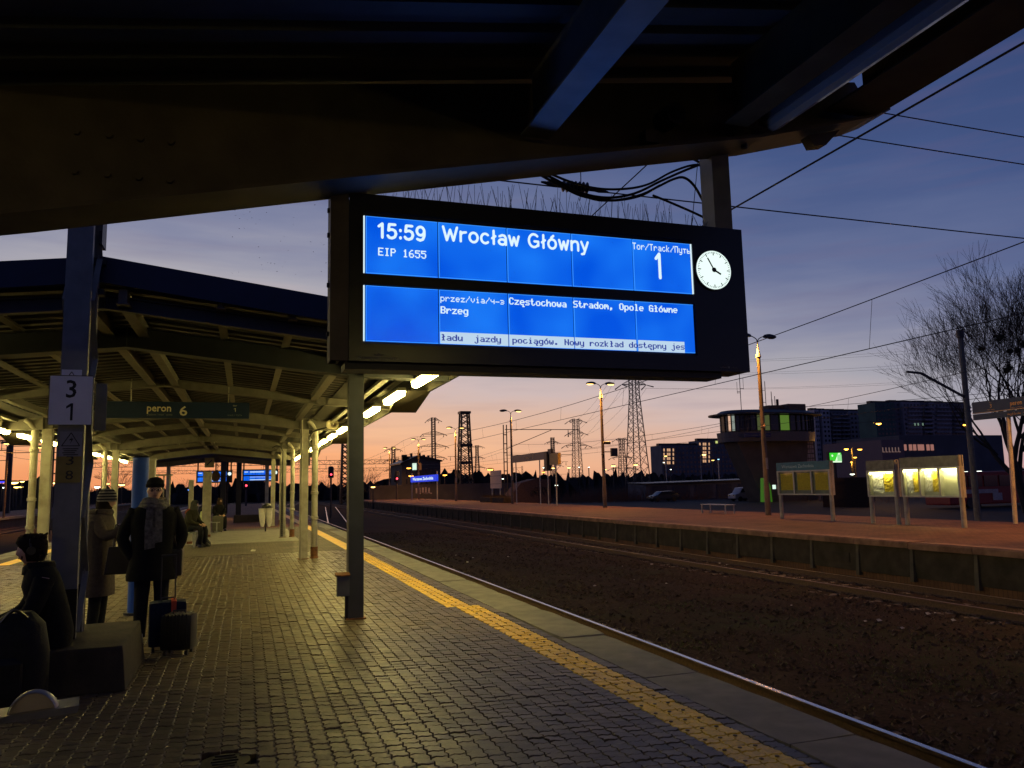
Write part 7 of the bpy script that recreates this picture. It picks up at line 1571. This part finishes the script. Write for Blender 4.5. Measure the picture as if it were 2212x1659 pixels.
for a in ((1898, 915, 60, 'brightest orange street lamp before the tall apartment blocks', OR, .17, 8, -.6, False, False, None, 900), (1828, 970, 84, 'double orange street lamp right of the green billboard', OR, .2, 8, 1.0, True, True, None, 900),
          (1847, 988, 86, 'orange lamp lower down beside the double street lamp', OR, .15, 8, 0, False, True, None, 0), (1840, 998, 92, 'lowest small orange lamp beside the brushwood', OR, .13, 8, 0, False, True, None, 200), (1521, 982, 140, 'yellow street lamp in front of the lit-stairwell block', YE, .26, 8, -.8, False, True, gal, 0),
          (1540, 994, 150, 'dim hanging lamp between two tall poles', YE, .22, 3, 0, False, True, None, 0), (1552, 992, 140, 'cool white lamp on a tall pale pole', CY, .14, 3, 0, False, True, galv, 0), (2084, 918, 34.3, 'single lamp on the grey-green mast at the right', OR, .07, 8, .0, False, False, None, 0),
          (1373, 1004, 170, 'yellow lamp under the far pylon left of the big one', YE, .34, 6, 0, False, True, None, 0), (1325, 1006, 170, 'yellow lamp just right of the second lamp post', YE, .34, 6, 0, False, True, None, 0), (1312-5, 1016-2, 160, 'yellow lamp by the second lamp post pole', YE, .2, 6, 0, False, True, None, 0),
          (1229, 1010, 190, 'warm lamp below the second pylon, right one', YE, .28, 7, 0, False, True, None, 0), (1195, 1011, 190, 'warm lamp below the second pylon, left one', YE, .26, 7, 0, False, True, None, 0), (1175, 1010, 200, 'small pale lamp left of the second pylon', WH, .2, 7, 0, False, True, None, 0), (1174, 1020, 200, 'low orange lamp left of the second pylon', OR, .26, 7, 0, False, True, None, 0),
          (1272, 1009, 220, 'small pale lamp right of the second pylon', WH, .2, 5, 0, False, True, None, 0), (1251, 1009, 230, 'small white light behind the second pylon', WH, .18, 5, 0, False, True, None, 0), (1438, 985, 180, 'cream lamp on an orange-lit pole beside the big pylon', YE, .26, 5, 0, False, True, galv, 0), (1434, 999, 170, 'small white lamp under the cream one', WH, .16, 4, 0, False, True, None, 0), (1449, 1014, 170, 'lowest white lamp right of the big pylon', WH, .16, 4, 0, False, True, None, 0),
          (883, 1011, 128, 'orange lamp on the front of the gabled house', OR, .22, 6, 0, False, False, None, 0), (888, 1028, 120, 'orange lamp above the blue station sign', OR, .22, 6, 0, False, True, None, 0), (1059, 1014, 110, 'bright orange lamp left of the white map board', OR, .26, 8, .5, False, True, None, 0), (1032+35, 1022, 110, 'smaller orange lamp below the bright one by the slim mast', OR, .18, 8, 0, False, True, None, 0), (961, 1026, 130, 'orange lamp between the house and the dark tower', OR, .22, 7, 0, False, True, None, 0), (943, 1030, 140, 'small greenish lamp right of the blue sign', WH, .15, 5, 0, False, True, None, 0),
          (806, 1052, 100, 'low white lamp right of the front canopy post', YE, .16, 6, 0, False, True, None, 0), (1202, 1048, 110, 'low pale round lamp right of the yellow notice box', WH, .16, 3, 0, False, True, None, 0), (1087, 1034, 110, 'small white strip lamp near the far peron sign', WH, .15, 3, 0, False, False, None, 0), (1644, 1010, 84, 'small white lamp on the tower stem', WH, .1, 6, 0, False, False, None, 0),
          (1771, 1007, 80, 'small orange light right of the teal-topped board', YE, .12, 5, 0, False, True, None, 0), (1780, 1009, 80, 'small white light right of the teal-topped board', WH, .12, 5, 0, False, True, None, 0), (1848-7, 1024, 64, 'flat white lamp between the boards', WH, .16, 3, 0, False, True, None, 0), (2080, 1019, 52, 'left of two white lights above the red bus', WH, .12, 5, 0, False, True, None, 0), (2087, 1019, 52, 'right of two white lights above the red bus', WH, .11, 5, 0, False, True, None, 0), (2113, 1018, 52, 'brightest white lamp above the red bus', WH, .2, 4, 0, False, True, None, 0),
          (30, 1042, 150, 'bright yellow lamp cluster light at the far left', YE, .4, 8, 0, False, True, None, 0), (48, 1040, 150, 'second yellow light at the far left', YE, .2, 8, 0, False, True, None, 0), (36, 1052, 140, 'lower yellow light at the far left', YE, .24, 8, 0, False, True, None, 0), (46, 1052, 160, 'small light beside the lower yellow one', YE, .18, 8, 0, False, True, None, 0), (8, 1053, 160, 'small green-white light at the left edge', WH, .18, 6, 0, False, True, None, 0), (4, 1040, 150, 'blue light at the left edge of the photo', (60, 60, 255), .35, 2, 0, False, True, None, 0),
          (118, 1043, 120, 'yellow lamp behind the mast', YE, .2, 8, 0, False, True, None, 0), (101, 1046, 140, 'blue-white light between the posts and the mast', CY, .17, 6, 0, False, True, None, 0), (210, 1052, 110, 'white light right of the mast', WH, .2, 7, 0, False, True, None, 0), (233, 1045, 150, 'left yellow light above the striped hat', YE, .17, 7, 0, False, True, None, 0), (245, 1047, 150, 'middle yellow light above the striped hat', YE, .17, 7, 0, False, True, None, 0), (263, 1047, 150, 'right yellow light above the striped hat', YE, .3, 7, 0, False, True, None, 0), (410, 1058, 120, 'small blue light left of the bench', (60, 130, 255), .16, 5, 0, False, True, None, 0)):
    far_lamp(*a)
# arm lamps over platform five at the left
for px, py, Y, lab in ((14, 959, 62, 'arm lamp over platform five at the left edge'), (85, 967, 72, 'arm lamp over platform five between post and mast')):
    p = sight(px, py, Y=Y); t = thing('lamp_post', lab, 'lamp post', (p.x-2.2, Y, -.02)); MB().tube([(p.x-2.2, Y, 0), (p.x-2.2, Y, p.z+.1)], .09, 8).build('pole', polem, t); MB().bar((p.x-2.2, Y, p.z+.1), (p.x-.4, Y, p.z+.15), .05).build('arm', M['dark'], t); luminaire(t, (p.x-.4, Y, p.z+.02), 1, True)
    light('lamp_light', 'SPOT', (p.x+.1, Y, p.z-.15), 1200, SOD, t, .15, spread=2.6)
# scattered litter between the tracks
lm = mat('pale_litter', (.42, .40, .36), .7, var=.2); rr = random.Random(17)
for px, py in ((1443, 1187-1), (1620, 1203), (1640, 1214), (985, 1200), (1010, 1215), (1022, 1206), (1098, 1205), (1345, 1224), (1370, 1255), (1440, 1263), (1555, 1216), (1570, 1219), (1530, 1226), (1690, 1252), (1408, 1219), (1900, 1343), (1870, 1345), (2005, 1326), (2020, 1323), (2060, 1340), (1960, 1270), (1710, 1310), (1285, 1268), (1950, 1360)):
    p = sight(px, py, Z=-1.0); mb = MB(); r = rr.uniform(.015, .038)
    if not (4.6 < p.x < 15.4): continue
    z = -1.02+.05*math.exp(-((p.x-9.6)/2.2)**2)
    mb.add([(p.x-r*1.4, p.y-r*.5, z), (p.x+r, p.y-r, z+.01), (p.x+r*1.5, p.y+r*.6, z+r*.5), (p.x-r, p.y+r, z+r*.8), (p.x, p.y, z+r*1.2)], [(0, 1, 4), (1, 2, 4), (2, 3, 4), (3, 0, 4), (0, 3, 2, 1)])
    tag(mb.build('litter_scrap', lm), 'small pale scrap of litter lying on the ballast between the platforms', 'litter', 'scraps of litter on the ballast')
o = MB().add([(.20, 22.9, .006), (.32, 22.86, .006), (.34, 23.1, .03), (.24, 23.05, .05), (.19, 23.2, .006)], [(0, 1, 2, 3), (0, 3, 4)]).build('litter_scrap', lm); tag(o, 'white crumpled scrap of paper on the lit paving before the concrete patch', 'litter')
# birds high in the sky beside the board: a loose flock
rr = random.Random(33); bm_ = MB().add([(-.28, 0, .06), (0, 0, 0), (.28, 0, .06), (0, .07, .0), (0, -.16, -.01)], [(0, 1, 3), (1, 2, 3), (4, 1, 0), (4, 2, 1)]).mesh('bird', M['darker'])
for k in range(46):
    p = sight(rr.uniform(500, 715), rr.uniform(440, 600), Y=rr.uniform(120, 150)); o = bpy.data.objects.new('bird', bm_); COL.objects.link(o); o.location = p; o.scale = (.6,)*3; o.rotation_euler = (rr.uniform(-.4, .4), rr.uniform(-.5, .5), rr.uniform(0, 6.3)); tag(o, 'tiny dark bird in the loose flock in the sky left of the departure board', 'bird', 'flock of birds beside the board')
